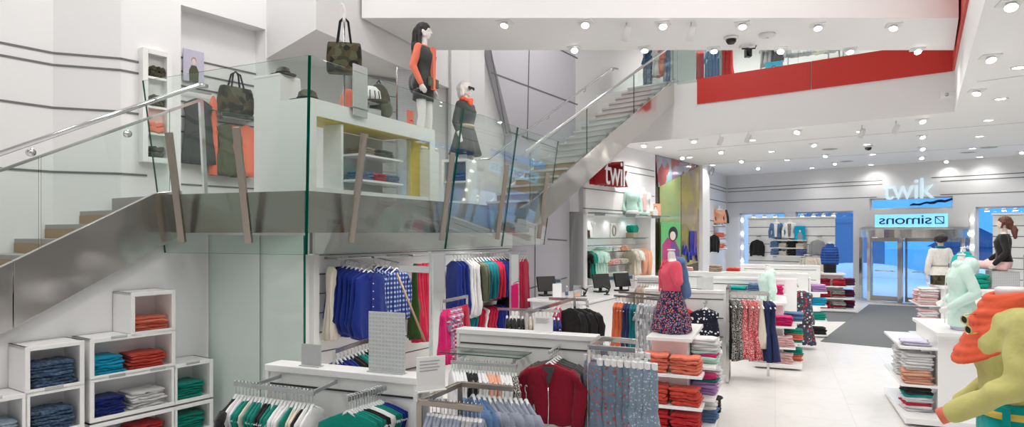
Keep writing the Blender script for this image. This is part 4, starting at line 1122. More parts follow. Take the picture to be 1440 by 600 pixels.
U2 = gframe(4.20, 11.40)
tower(U2, 'white shelf tower of pink tops under the mint hooded bust', dp=1.2)
fstack(U2, .42, -.02, .73, 5, (.33, .26, .032), 'hot_pink', 'magenta', 'shirt', 'on the top shelf under the mint bust')
fstack(U2, .10, -.02, .73, 3, (.22, .26, .036), 'charcoal', 'dark grey', 'shirt', 'on the top shelf beside the magenta pile')
fstack(U2, .44, -.02, .38, 5, (.32, .26, .034), 'pale_pink', 'pale pink', 'shirt', 'on the middle shelf under the mint bust')
fstack(U2, .10, -.02, .38, 4, (.22, .26, .05), 'brown', 'brown', 'shirt', 'on the middle shelf beside the pale pink pile')
fstack(U2, .42, -.02, .10, 5, (.33, .26, .032), 'pale_pink', 'pale pink', 'shirt', 'on the base under the mint hooded bust')
fstack(U2, .10, -.02, .10, 4, (.22, .26, .03), 'white', 'white', 'shirt', 'on the base beside the pale pink pile')
fstack(U2, .60, .30, .78, 4, (.25, .3, .036), 'denim', 'blue', 'shirt', 'in the upper side pile of the magenta tower', 90)
fstack(U2, .60, .30, .42, 6, (.25, .3, .036), ['emerald', 'coral', 'coral', 'coral', 'emerald', 'emerald'], ['green', 'coral', 'coral', 'coral', 'green', 'green'], 'shirt', 'in the middle side pile of the magenta tower', 90)
fstack(U2, .60, .30, .10, 6, (.25, .3, .036), ['coral', 'coral', 'coral', 'emerald', 'emerald', 'emerald'], ['coral', 'coral', 'coral', 'green', 'green', 'green'], 'shirt', 'in the lowest side pile of the magenta tower', 90)

# gondolas further back
GH = gframe(3.90, 13.60)
gondola(GH, 1.80, .25, 1.40, 'white gondola with a wide white end behind the mint hooded bust', end=.22)
hs = fthing('shelf', 'shelf with teal, blue and pink folded tops on the gondola behind the mint bust', 'shelf', GH, .5, 0, 1.10); MB().box(0, 1.1, -.32, .01, -.03, 0).build('board', 'white_gloss', hs)
for x in (.05, 1.02):
    MB().box(x, x + .02, -.3, .0, -.06, -.03).build('bracket', 'rail_grey', hs)
fstack(GH, .72, -.17, 1.10, 3, (.32, .26, .045), 'turquoise', 'turquoise', 'shirt', 'on the shelf behind the mint hooded bust')
fstack(GH, 1.05, -.17, 1.10, 4, (.28, .26, .05), 'denim', 'blue', 'jeans', 'on the shelf behind the mint hooded bust')
fstack(GH, 1.42, -.17, 1.10, 4, (.26, .26, .045), 'hot_pink', 'pink', 'shirt', 'on the shelf behind the mint hooded bust')
GI = gframe(4.82, 15.25)
gondola(GI, 1.83, .28, 1.40, 'white gondola with end panel beside the printed garments', end=.26)
i0, i1 = GI.w(1.9, -.5, 1.25), GI.w(1.9, .15, 1.25)
bar_between(GH.w(1.82, -.05, 1.25), GH.w(1.82, .62, 1.25), 'hanging_rail', 'end rail of printed garments on the aisle gondola', arms=((GH.w(1.79, .1, 1.25), GH.w(1.83, .1, 1.25)),))
row(GH.w(1.90, .05, 1.25), GH.w(1.90, .62, 1.25), [(3, 'tank', 'bright_print', 'printed', 'blouse'), (2, 'tank', 'white', 'white', 'blouse')], 'the end rail on the aisle', 'the viewer', None, thin=1.3)
row(GH.w(1.92, .05, .62), GH.w(1.92, .5, .62), [(2, 'short_skirt', 'bright_print', 'printed', 'skirt'), (1, 'short_skirt', 'grey', 'grey', 'skirt')], 'the lower end rail on the aisle', 'the viewer', None, thin=1.3)
es = fthing('end_shelf', 'narrow white end shelves with purple and teal tops by the aisle', 'shelf', GI, 1.86, .0, 0)
MB().box(0, .03, 0, .5, 0, 1.30).build('back_panel', 'white_gloss', es)
for z in (.06, .38, .70, 1.0):
    MB().box(.03, .36, 0, .5, z - .03, z).build('shelf', 'white_gloss', es)
for z, m, c, nm in ((.06, 'black', 'black', 'lowest'), (.38, 'emerald', 'green', 'third'), (.70, 'cyan', 'turquoise', 'second'), (1.0, 'lilac', 'purple', 'top')):
    fstack(GI, 2.05, .2, z, 3, (.28, .3, .05), m, c, 'shirt', f'on the {nm} end shelf by the aisle', 90)
GJ = gframe(6.9, 20.0)
gondola(GJ, 2.2, .3, 1.35, 'long white gondola before the slatted window display', end=.1)
GN = gframe(2.62, 14.1)
gondola(GN, .95, .25, 1.38, 'short white gondola behind the grey trousers', end=.04)
row(GN.w(.08, -.16, 1.3), GN.w(.9, -.16, 1.3), [(4, 'coat', 'tan', 'tan', 'cardigan'), (4, 'coat', 'white', 'white', 'cardigan'), (6, 'coat', 'black', 'black', 'cardigan')], 'the short gondola rail', 'the cash desk', 'hanger_clear', thin=.8)
bar_between(GN.w(.04, -.16, 1.3), GN.w(.93, -.16, 1.3), 'hanging_rail', 'rail of tan and black cardigans before the cash wall', arms=((GN.w(.06, 0, 1.3), GN.w(.06, -.16, 1.3)), (GN.w(.9, 0, 1.3), GN.w(.9, -.16, 1.3))))
GM2 = gframe(3.75, 16.6)
gondola(GM2, 2.0, .25, 1.35, 'long white gondola before the coloured mirror wall', end=.06)
fstack(GM2, .5, .12, 1.35, 2, (.5, .24, .05), 'pale_pink', 'pale pink', 'shirt', 'on the gondola before the coloured mirror')
fstack(GM2, 1.3, .12, 1.35, 3, (.3, .24, .05), 'tan', 'tan', 'shirt', 'on the gondola before the coloured mirror')
fstack(GM2, 1.7, .12, 1.35, 2, (.3, .24, .05), 'orange_red', 'orange', 'shirt', 'on the gondola before the coloured mirror')

UD = gframe(9.0, 19.4)
tower(UD, 'low white shelf tower of dark red knits under the puffer jacket bust', w=.72, dp=1.0, fz=(.76, .42), sz=(.76, .42))
for z, nm in ((.76, 'top'), (.42, 'middle'), (.10, 'bottom')):
    fstack(UD, .15, -.02, z, 4, (.3, .26, .05), ['burgundy', 'crimson', 'burgundy', 'burgundy'], ['dark red', 'red', 'dark red', 'dark red'], 'knit', f'first pile on the {nm} shelf, puffer tower')
    fstack(UD, .52, -.02, z, 4, (.34, .26, .05), ['bw_print', 'burgundy', 'grey', 'bw_print'] if z < .5 else ['burgundy', 'crimson', 'red', 'burgundy'], ['patterned', 'dark red', 'grey', 'patterned'] if z < .5 else ['dark red', 'red', 'bright red', 'dark red'], 'knit', f'second pile on the {nm} shelf, puffer tower')
    fstack(UD, .82, .4, z, 4, (.26, .3, .05), ['navy', 'burgundy', 'navy', 'burgundy'], ['navy', 'dark red', 'navy', 'dark red'], 'knit', f'on the {nm} side shelf of the puffer tower', 90)
rr = BW.w(-2.2, -1.7)
rk2 = thing('garment_rack', 'rack of beige and orange knits between the window and the entrance', 'rack', (rr.x, rr.y, 0), R(GR))
MB().beam((-.4, 0, 1.55), (.4, 0, 1.55), .03, .03).build('rail', 'chrome', rk2)
for x in (-.38, .38):
    MB().beam((x, 0, 1.55), (x, 0, 0), .03, .03).build('leg', 'chrome', rk2)
row((rr.x - .33, rr.y + .13, 1.56), (rr.x + .33, rr.y - .13, 1.56), [(5, 'shirt', 'cream', 'beige', 'sweater'), (2, 'shirt', 'terracotta', 'orange', 'sweater'), (1, 'shirt', 'black', 'black', 'sweater')], 'the rack by the entrance', 'the window', None, tilt=1.0, thin=1.1)

# ---- right hand towers
J1 = gframe(5.08, 7.90)
tower(J1, 'white shelf tower below the mint hoodie bust', w=.55, dp=1.5, side=-1, fz=(), sz=(.90, .44))
fstack(J1, -.17, .35, .90, 2, (.3, .32, .03), 'lavender', 'lavender', 'shirt', 'on the top side shelf below the mint hoodie', 90)
fstack(J1, -.17, .30, .44, 11, (.30, .32, .033), ['peach'] * 5 + ['white'] * 6, ['peach'] * 5 + ['white'] * 6, 'shirt', 'in the tall pile below the mint hoodie', 90)
fstack(J1, -.17, .85, .44, 10, (.30, .32, .036), 'white', 'white', 'shirt', 'in the rear tall pile below the mint hoodie', 90)
fstack(J1, -.17, .30, .10, 8, (.30, .32, .036), ['white', 'white', 'crimson', 'white', 'white', 'turquoise', 'black', 'black'], ['white', 'white', 'crimson', 'white', 'white', 'turquoise', 'black', 'black'], 'shirt', 'in the lowest pile below the mint hoodie', 90)
J2 = gframe(8.75, 13.5)
tower(J2, 'white shelf tower of pale pink piles below the black bobbed mannequin', h=1.2, w=.5, dp=1.3, side=-1, fz=(), sz=(.80,))
fstack(J2, -.17, .30, .80, 8, (.32, .34, .044), ['pale_pink', 'white', 'pale_pink', 'pale_pink', 'white', 'pale_pink', 'white', 'white_print'], ['pale pink', 'white', 'pale pink', 'pale pink', 'white', 'pale pink', 'white', 'printed white'], 'shirt', 'in the upper pile beside the entrance mat', 90)
fstack(J2, -.17, .30, .10, 13, (.32, .34, .046), ['pale_pink', 'pale_pink', 'white', 'white'] * 3 + ['pale_pink'], ['pale pink', 'pale pink', 'white', 'white'] * 3 + ['pale pink'], 'shirt', 'in the lower pile beside the entrance mat', 90)
fstack(J2, -.17, .85, .80, 6, (.32, .34, .044), 'pale_pink', 'pale pink', 'shirt', 'in the upper rear pink pile', 90)
GR1 = gframe(8.15, 12.1)
gondola(GR1, 1.9, .6, 1.28, 'wide white gondola under the seated mannequin', end=.05)
GR2 = gframe(7.3, 9.9)
gondola(GR2, 1.7, .5, 1.22, 'white gondola between the mint hoodie and the seated mannequin', end=.05)
fstack(GR2, .5, .2, 1.22, 2, (.34, .3, .05), 'white', 'white', 'shirt', 'on the gondola behind the mint hoodie')
fstack(GR2, 1.1, .2, 1.22, 2, (.34, .3, .05), 'turquoise', 'turquoise', 'shirt', 'on the gondola behind the mint hoodie')
fstack(GR1, .25, .2, 1.28, 3, (.5, .36, .085), 'emerald', 'emerald', 'scarf', 'on the gondola before the seated mannequin')
fstack(GR1, 1.55, .2, 1.28, 2, (.4, .3, .06), 'turquoise', 'turquoise', 'scarf', 'on the gondola before the seated mannequin')
fstack(GR1, 1.35, .4, 1.28, 3, (.25, .3, .07), 'bw_print', 'black and white', 'scarf', 'on the gondola before the seated mannequin')
rs = fthing('acrylic_riser', 'gridded grey acrylic riser block under the seated mannequin', 'riser', GR1, .55, .1, 1.282)
MB().box(0, .42, 0, .4, 0, .315).build('block', 'pegboard', rs); MB().box(-.005, .425, -.005, .405, .315, .325).build('top_plate', 'acrylic_grey', rs)
yp = thing('plinth', 'white plinth under the chartreuse topped mannequin', 'plinth', (1.97, 2.62, 0), R(GR)); MB().box(-.3, .3, -.3, .3, 0, .53).build('block', 'white_gloss', yp, bevel=.006); MB().box(-.31, .31, -.31, .31, .53, .55).build('top', 'white_gloss', yp)

# ---- mats
mp = [tuple(atz(*p, 0).xy) for p in ((1154, 480), (1330, 496), (1312, 432), (1222, 428))]
tag(MB().prismz(mp, .001, .012).build('entrance_mat', 'mat_grey'), 'large dark grey mat in front of the entrance doors', 'mat')
mp = [tuple(atz(*p, 0).xy) for p in ((1128, 451), (1190, 452), (1206, 440), (1160, 437.5))]
tag(MB().prismz(mp, .001, .011).build('entrance_mat', 'mat_grey'), 'smaller dark grey mat beside the dark red knit tower', 'mat')
# ================================================================= CUBE SHELVES UNDER THE STAIR
WR = R(W.rot)


def cubes(name, label, cells, backs, s0, z0):
    """cells: (x0, x1, z0, z1) outer outlines of open white boxes in wall coordinates"""
    t = fthing('cube_shelf', label, 'shelf', W, s0, 0, z0, 'white open cube shelves')
    for (x0, x1, za, zb) in cells:
        b = MB(); e = .028
        b.box(x0, x1, -.40, 0, za, za + e).box(x0, x1, -.40, 0, zb - e, zb).box(x0, x0 + e, -.40, 0, za, zb).box(x1 - e, x1, -.40, 0, za, zb).box(x0, x1, -.02, 0, za, zb)
        o = b.build('cube', 'white_gloss', t, loc=(-s0, 0, -z0), bevel=.003)
        fr = MB(); e = .042
        fr.box(x0, x1, -.412, -.398, za, za + e).box(x0, x1, -.412, -.398, zb - e, zb).box(x0, x0 + e, -.412, -.398, za + e, zb - e).box(x1 - e, x1, -.412, -.398, za + e, zb - e)
        fr.build('front_frame', 'white_gloss', o, bevel=.003)
    for x, z in backs:
        MB().box(x, x + .16, -.418, -.412, z, z + .03).build('price_holder', 'acrylic', t, loc=(-s0, 0, -z0))
    return t


cubes('cube_shelf', 'white open cube shelf of coloured trousers below the stair', [(-10.80, -9.92, .80, 1.22), (-10.40, -9.92, 1.20, 1.66), (-10.80, -9.92, .37, .82), (-9.94, -9.47, .37, .82)], [(-10.6, 1.20), (-10.62, .795), (-10.2, .795), (-9.8, .80)], -10.8, .37)
cubes('cube_shelf', 'white open cube shelf of blue jeans at the foot of the stair', [(-11.36, -10.85, .77, 1.22), (-11.36, -10.85, .34, .79), (-11.85, -11.34, .34, .79)], [(-11.2, .78), (-11.7, .78)], -11.85, .34)
cubes('cube_shelf', 'low white cube shelf row standing on the floor under the coloured trousers', [(-10.80, -9.92, .0, .35), (-9.94, -9.47, .0, .35)], [], -10.8, 0)


def wst(s, z, n, size, m, colour, noun, where):
    stack(W.w(s, -.2, z + .03), WR, n, size, m, colour, noun, where)


sz = (.33, .30, .030)
wst(-10.15, 1.20, 5, (.36, .32, .030), 'coral', 'coral', 'trousers', 'in the topmost cube')
wst(-10.60, .80, 6, sz, 'cyan', 'turquoise blue', 'trousers', 'in the wide cube')
wst(-10.19, .80, 5, (.36, .32, .033), 'orange_red', 'orange red', 'trousers', 'in the wide cube')
wst(-10.60, .37, 6, sz, 'royal', 'royal blue', 'trousers', 'in the cube below the wide one')
wst(-10.19, .37, 6, (.36, .32, .030), 'white', 'white', 'trousers', 'in the cube below the wide one')
wst(-9.71, .37, 6, sz, 'emerald', 'emerald', 'trousers', 'in the cube nearest the glass screen')
wst(-10.19, .0, 6, sz, 'red', 'red', 'trousers', 'in the floor cube')
wst(-9.71, .0, 6, sz, 'emerald', 'emerald', 'trousers', 'in the floor cube nearest the glass screen')
wst(-10.60, .0, 4, sz, 'cyan', 'turquoise blue', 'trousers', 'in the floor cube')
wst(-11.10, .77, 7, (.37, .33, .034), 'jeans', 'blue denim', 'jeans', 'in the upper jeans cube')
wst(-11.10, .34, 6, (.37, .33, .034), 'jeans', 'blue denim', 'jeans', 'in the lower jeans cube')
wst(-11.60, .34, 5, (.37, .33, .034), 'light_jeans', 'pale denim', 'jeans', 'in the jeans cube at the foot of the stair')

# ================================================================= WALL RAILS UNDER THE LANDING
ZW = 1.93


def wrail(sa, sb, label):
    return bar_between(W.w(sa, -.40, ZW), W.w(sb, -.40, ZW), 'wall_rail', label, 'rail_grey', .025, .03, ((W.w(sa + .1, 0, ZW), W.w(sa + .1, -.40, ZW)), (W.w(sb - .1, 0, ZW), W.w(sb - .1, -.40, ZW))))


wrail(-7.6, -6.95, 'grey wall rail over the royal blue tunics'); wrail(-6.9, -6.15, 'grey wall rail over the plaid shirts'); wrail(-6.05, -2.7, 'long grey wall rail ending at the grey wall')


def waterfall(s, items, where, n0=.10, ln=.60, drop=.08, skew=0.0, hang='hanger_white', zs=1.0, ws=1.0, z=ZW):
    p0, p1 = W.w(s, -n0, z), W.w(s + skew, -n0 - ln, z - drop)
    bar_between(p0, p1, 'faceout_arm', f'sloping faceout arm of {where}', 'rail_grey', .02, .02)
    return row(p0, p1, items, where, 'the wall', hang, rz=WR + .02, jitter=.03, zscale=zs, wscale=ws)


row(W.w(-7.62, -.26, ZW), W.w(-7.54, -.26, ZW), [(2, 'dress', 'cream', 'cream', 'blouse')], 'the wall rail end post', 'the wall', None, zscale=1.05, thin=1.0, wscale=.45)
waterfall(-7.30, [(8, 'tunic', 'royal', 'royal blue', 'tunic')], 'the blue tunic arm', ws=1.35, zs=1.10, ln=.7)
fb = [o for o in bpy.data.objects if o.get('label', '').startswith('royal blue tunic, eighth')][0]
MB().box(-.016, .016, -.075, -.055, -.85, -.16).build('placket', 'royal', fb)
for i in range(6):
    MB().lathe([(0, 0), (.007, 0), (.007, .004), (0, .004)], 8).build('button', 'hanger_white', fb, loc=(0, -.077, -.25 - i * .1)).rotation_euler = (R(90), 0, 0)
for sx in (-1, 1):
    MB().quad([(sx * .004, -.05, -.16), (sx * .05, -.045, -.10), (sx * .075, -.04, -.13), (sx * .05, -.055, -.19)], .008).build('collar', 'royal', fb)
waterfall(-6.66, [(1, 'shirt', 'grey_print', 'grey plaid', 'shirt'), (4, 'shirt', 'plaid_blue', 'blue plaid', 'shirt')], 'the plaid shirt arm', zs=1.22, ws=1.1)
row(W.w(-6.02, -.40, ZW), W.w(-5.62, -.40, ZW), [(1, 'dress', 'dark_green', 'dark green', 'dress'), (4, 'dress', 'crimson', 'crimson', 'dress'), (1, 'dress', 'deep_teal', 'dark teal', 'dress')], 'the rail beside the tall mirror', 'the plaid shirts', None, thin=1.5, zscale=1.25, rz=R(100), wscale=.9)
row(W.w(-5.05, -.40, ZW), W.w(-3.40, -.40, ZW), [(3, 'tunic', 'royal', 'royal blue', 'tunic'), (3, 'tunic', 'white', 'white', 'blouse'), (2, 'shirt', 'olive', 'dark olive', 'shirt'), (3, 'shirt', 'deep_teal', 'dark teal', 'shirt'), (2, 'shirt', 'crimson', 'crimson', 'shirt'), (3, 'shirt', 'royal', 'royal blue', 'shirt'), (1, 'dress', 'black', 'black', 'dress')],
    'the long wall rail', 'the tall mirror', 'hanger_white', thin=1.0, tilt=-.25, zscale=1.15, wscale=1.15)
row(W.w(-4.6, -.35, 1.02), W.w(-3.5, -.35, 1.02), [(2, 'dress', 'deep_teal', 'dark teal', 'dress'), (2, 'dress', 'crimson', 'crimson', 'dress'), (1, 'dress', 'white', 'white', 'dress'), (3, 'dress', 'crimson', 'crimson', 'dress'), (3, 'tunic', 'royal', 'royal blue', 'tunic')], 'the lower wall rail', 'the tall mirror', None, zscale=.85, thin=1.2)
bar_between(W.w(-4.7, -.35, 1.02), W.w(-3.4, -.35, 1.02), 'wall_rail', 'lower grey wall rail of crimson dresses', arms=((W.w(-4.5, 0, 1.02), W.w(-4.5, -.35, 1.02)),))
row(W.w(-2.90, -.38, ZW), W.w(-2.66, -.38, ZW), [(3, 'tank', 'crimson', 'crimson', 'dress')], 'the end rail', 'the small mirror', 'hanger_white', rz=WR + .2, zscale=1.55, wscale=1.05)


def mirror(p, rz, w, z0, z1, label):
    t = thing('tall_mirror', label, 'mirror', p, rz)
    MB().box(-w / 2, w / 2, -.004, .004, z0, z1).build('glass', 'mirror', t)
    f = MB(); f.box(-w / 2 - .03, -w / 2, -.02, .02, z0 - .03, z1 + .03).box(w / 2, w / 2 + .012, -.02, .02, z0 - .03, z1 + .03).box(-w / 2, w / 2, -.02, .02, z1, z1 + .015).box(-w / 2, w / 2, -.02, .02, z0 - .03, z0)
    f.build('frame', 'chrome', t); MB().box(-.02, .02, .02, .05, 0, z1).build('post', 'chrome', t); MB().box(-.2, .2, -.15, .2, 0, .02).build('foot', 'chrome', t)
    return t


mp_ = at(616, 400, 8.9)
mirror((mp_.x, mp_.y, 0), R(-12), .18, .55, 2.02, 'tall narrow mirror standing beside the crimson dresses')
bar_between(at(561, 377, 8.9), at(604, 379, 8.9), 'hanging_rail', 'flat steel rail fixed beside the tall mirror', 'chrome', .02, .09)
lp = MB(); lp.tube([at(558, 384, 9.6), at(598, 480, 9.3)], .016, 8); tag(lp.build('display_pole', 'wood', None, True), 'slanted brown pole leaning by the plaid shirts', 'pole')
mp_ = at(724, 400, 11.0)
mirror((mp_.x, mp_.y, 0), R(-10), .12, .6, 1.93, 'small tall mirror before the last crimson dresses')
# pink plaid rack standing in for the tall mirror's reflection, floor rack of blue behind the front gondola
rp0, rp1 = at(470, 492, 5.9), at(532, 470, 6.75); rp0.z = rp1.z = 1.24
rkx = thing('garment_rack', 'low rack of blue, black and teal tops behind the front gondola', 'rack', (rp0.x, rp0.y, 0)); q0_ = Vector((rp0.x, rp0.y, 0))
MB().beam(rp0 - q0_, rp1 - q0_, .025, .035).build('rail', 'chrome', rkx)
for q in (rp0, rp1):
    MB().beam(q - q0_, Vector((q.x, q.y, 0)) - q0_, .025, .025).build('leg', 'chrome', rkx)
row(rp0, rp1 + (rp1 - rp0) * .2, [(4, 'tank', 'royal', 'royal blue', 'vest'), (2, 'tank', 'black', 'black', 'vest'), (2, 'tank', 'teal', 'teal', 'vest'), (2, 'tank', 'black', 'black', 'vest'), (3, 'tank', 'white', 'white', 'vest'), (1, 'tank', 'royal', 'royal blue', 'vest'), (1, 'tank', 'hot_pink', 'pink', 'vest')], 'the rack behind the front gondola', 'the glass screen', 'hanger_clear', tilt=-.5, wscale=1.15)
rq0, rq1 = at(621, 446, 7.5), at(657, 446, 8.1); rq0.z = rq1.z = 1.52
rky = thing('garment_rack', 'rack of pink plaid and crimson tops imitating the tall mirror reflection', 'rack', (rq0.x, rq0.y, 0)); q0_ = Vector((rq0.x, rq0.y, 0))
MB().beam(rq0 - q0_, rq1 - q0_, .025, .035).build('rail', 'chrome', rky)
for q in (rq0, rq1):
    MB().beam(q - q0_, Vector((q.x, q.y, 0)) - q0_, .025, .025).build('leg', 'chrome', rky)
row(rq0, rq1, [(2, 'tank', 'hot_pink', 'pink', 'vest'), (3, 'tee', 'plaid_red', 'pink plaid', 'shirt'), (2, 'tank', 'crimson', 'crimson', 'vest')], 'the rack before the tall mirror', 'the viewer', None, thin=1.3, rz=R(88), jitter=.15, wscale=.7, zscale=.95)

# rack between the second gondola and the cash desk
rz0, rz1 = at(700, 449, 8.35), at(788, 446, 8.1); rz0.z = rz1.z = 1.34
rkz = thing('garment_rack', 'steel rack of black and royal blue tops behind the second gondola', 'rack', (rz0.x, rz0.y, 0)); q0_ = Vector((rz0.x, rz0.y, 0))
MB().beam(rz0 - q0_, rz1 - q0_, .03, .03).build('rail', 'steel', rkz)
ry0, ry1 = at(741, 441, 7.9), at(808, 421, 9.6); ry0.z = ry1.z = 1.345
MB().beam(ry0 - q0_, ry1 - q0_, .03, .04).build('rail', 'steel', rkz)
rx0, rx1 = at(772, 421, 9.75), at(826, 422, 9.55); rx0.z = rx1.z = 1.33
MB().beam(rx0 - q0_, rx1 - q0_, .03, .04).build('rail', 'steel', rkz)
for q in (ry0, ry1, rx1):
    MB().beam(q - q0_, Vector((q.x, q.y, 0)) - q0_, .035, .035).build('leg', 'steel', rkz)
row(rz0 + (rz1 - rz0) * .12, rz1, [(5, 'tank', 'black', 'black', 'vest'), (3, 'tank', 'cream', 'cream', 'vest'), (6, 'tank', 'royal', 'royal blue', 'vest')], 'the steel rack by the cash desk', 'the wall', 'hanger_white', tilt=.35, thin=.8)
row(rx0 + (rx1 - rx0) * .45 - Vector((0, .2, 0)), rx1 + Vector((.03, -.2, 0)), [(3, 'coat', 'cardigan_black', 'black', 'jacket')], 'the rail before the cash desk', 'the wall', 'hanger_clear', tilt=1.15, jitter=.1)
row(rx0 - Vector((-.05, .25, 0)), rx0 + Vector((.16, -.25, 0)), [(2, 'tank', 'hot_pink', 'pink', 'camisole')], 'the rail end before the cash desk', 'the wall', 'hanger_clear', rz=R(70), wscale=.7)

# ================================================================= CASH DESK
CD = Frame(1.35, 11.98, 59.5)
cd = fthing('cash_desk', 'long white cash desk before the white twik wall', 'counter', CD)
MB().prismz([(0, .0), (3.1, .0), (3.1, 1.2), (-.05, 1.2)], 1.0, 1.05).build('countertop', 'white_gloss', cd, bevel=.005)
MB().prismz([(.06, .08), (3.06, .08), (3.06, 1.14), (.04, 1.14)], 0, 1.0).build('body', 'white_lacquer', cd)
MB().box(-.06, 3.05, .03, .08, .05, .98).build('front_panel', 'white_gloss', cd, bevel=.004)


def pos(px, py, d, z, label, rot):
    p = at(px, py, d); t = thing('cash_register', label, 'till', (p.x, p.y, z), R(rot))
    MB().box(-.13, .13, -.10, .10, 0, .03).build('base', 'black_plastic', t, bevel=.006); MB().box(-.03, .03, .0, .04, .02, .18).build('neck', 'black_plastic', t)
    s_ = MB().box(-.20, .20, -.02, .03, -.15, .15).build('monitor', 'black_plastic', t, loc=(0, -.02, .24), bevel=.008); s_.rotation_euler = (R(-18), 0, 0)
    MB().box(-.18, .18, .03, .033, -.13, .13).build('screen', 'screen_blue', s_)
    c = MB().box(-.1, .1, -.02, .02, -.045, .045).build('customer_display', 'fitting_grey', t, loc=(.28, .1, .28)); MB().box(-.085, .085, -.022, -.02, -.03, .03).build('screen', 'screen_blue', c)
    MB().tube([(.28, .1, 0), (.28, .1, .25)], .012, 8).build('pole', 'fitting_grey', t)
    return t


for px, d, lb, ro_ in ((768, 13.1, 'black till screen nearest the grey wall', 25), (845, 13.9, 'black till screen before the mint tops', 25), (874, 14.2, 'smaller black till screen before the white tees', 30)):
    pos(px, 400, d, 1.052, lb, ro_)
for px, d, lb in ((821, 13.0, 'black barcode scanner stand before the white column'), (853, 13.3, 'black barcode scanner stand beside the middle till')):
    p = at(px, 400, d); t = thing('barcode_scanner', lb, 'scanner', (p.x, p.y, 1.052)); MB().lathe([(.06, 0), (.06, .012), (.015, .02), (.012, .1), (0, .1)], 14).build('stand', 'black_plastic', t, True)
    k = MB().box(-.1, .06, -.03, .03, -.02, .02).build('head', 'black_plastic', t, loc=(0, 0, .14), bevel=.01); k.rotation_euler = (0, R(28), 0); MB().cap((.02, 0, .04), (.07, 0, .15), .018, .015, 8).build('grip', 'black_plastic', t, True)
p = at(783, 400, 12.6); t = thing('card_stand', 'small white card stand on the cash desk', 'stand', (p.x, p.y, 1.052), R(20)); MB().prism([(-.09, 0), (.09, 0), (.09, .28), (-.09, .28)], -.02, .0).build('card', 'paper', t); MB().box(-.09, .09, -.05, .06, 0, .01).build('foot', 'acrylic', t)
p = at(812, 405, 12.9); t = thing('acrylic_box', 'small clear acrylic box on the cash desk', 'box', (p.x, p.y, 1.052)); MB().box(-.08, .08, -.06, .06, 0, .01).box(-.08, -.075, -.06, .06, .01, .22).box(.075, .08, -.06, .06, .01, .22).box(-.075, .075, .055, .06, .01, .22).build('shell', 'acrylic', t); MB().box(-.05, .05, -.04, .04, .011, .07).build('cards', 'peach', t)
p = at(797, 405, 12.8); t = thing('spray_bottle', 'small clear bottle with a blue label on the cash desk', 'bottle', (p.x, p.y, 1.052)); MB().lathe([(.0, 0), (.03, 0), (.032, .14), (.012, .17), (.012, .19), (0, .19)], 14).build('bottle', 'acrylic', t, True); MB().lathe([(.033, .04), (.033, .11)], 14).build('label', 'screen_blue', t, True); MB().lathe([(0, .19), (.015, .19), (.015, .22), (0, .22)], 12).build('cap', 'hanger_white', t, True)

# ================================================================= SIGNS
TWR = R(TW.rot)


def text(s, size, ext, name, m, parent=None, mirror_=False):
    c = bpy.data.curves.new(name, 'FONT'); c.body = s; c.size = size; c.extrude = ext; c.align_x = 'CENTER'; c.space_character = .93
    o = bpy.data.objects.new('tmp', c); WK.collection.objects.link(o); WK.view_layers[0].update(); dg = WK.view_layers[0].depsgraph
    me = bpy.data.meshes.new_from_object(o.evaluated_get(dg)); bpy.data.objects.remove(o); me.materials.clear()
    if mirror_:
        for v in me.vertices:
            v.co.x = -v.co.x
        me.flip_normals()
    k = put(me, name, m, parent); k.rotation_euler = (R(90), 0, 0)
    return k


sg = fthing('shop_sign', 'red and white twik letters standing out from the white wall by the stair', 'sign', TW, 1.15, -.02, 3.47)
k = text('twik', .92, .17, 'letters', 'red_sign', sg); k.location = (-.06, -.18, 0); k.scale = (.93, 1, 1)
k = text('twik', .92, .006, 'letter_faces', 'white_gloss', sg); k.location = (-.06, -.36, 0); k.scale = (.93, 1, 1)
MB().box(-.86, -.46, -.02, .0, .0, .52).build('backing_plate', 'red_sign', sg)
s2 = fthing('shop_sign', 'white glowing twik letters on the street wall above the entrance', 'sign', BW, .08, -.02, 3.42)
k = text('twik', .98, .03, 'letters', 'letter_glow', s2); k.location = (0, -.05, 0); k.scale = (.93, 1, 1)
s3 = fthing('window_sign', 'blue backlit window sign with reversed simons lettering above the entrance', 'sign', BW, .12, .03, 2.5)
MB().box(-1.09, 1.09, 0, .03, -.02, .42).build('backlit_panel', 'sign_blue', s3)
k = text('simons', .38, .006, 'letters', 'navy_ink', s3, True); k.location = (-.16, -.01, .09); k.scale = (1.62, 1.15, 1)
lg = MB(); lg.box(.72, .98, -.014, -.002, .09, .115).box(.72, .98, -.014, -.002, .305, .33).box(.72, .745, -.014, -.002, .115, .305).box(.955, .98, -.014, -.002, .115, .305).beam((.73, -.008, .32), (.97, -.008, .10), .012, .025); lg.build('emblem', 'navy_ink', s3)
# long glass shelf on the cash wall with small clothes forms
gs = fthing('glass_shelf', 'long clear glass shelf across the top of the cash wall recess', 'shelf', TW, 0, 0, 2.77)
pane([(.25, -.32, 0), (4.8, -.32, 0), (4.8, -.0, 0), (.25, -.0, 0)], .014, 'shelf_board', gs)
for x in (.6, 2.4, 4.2):
    MB().prism([(0, 0), (.02, 0), (.02, -.02), (0, -.05)], -.28, 0).build('bracket', 'rail_grey', gs, loc=(x, 0, 0))


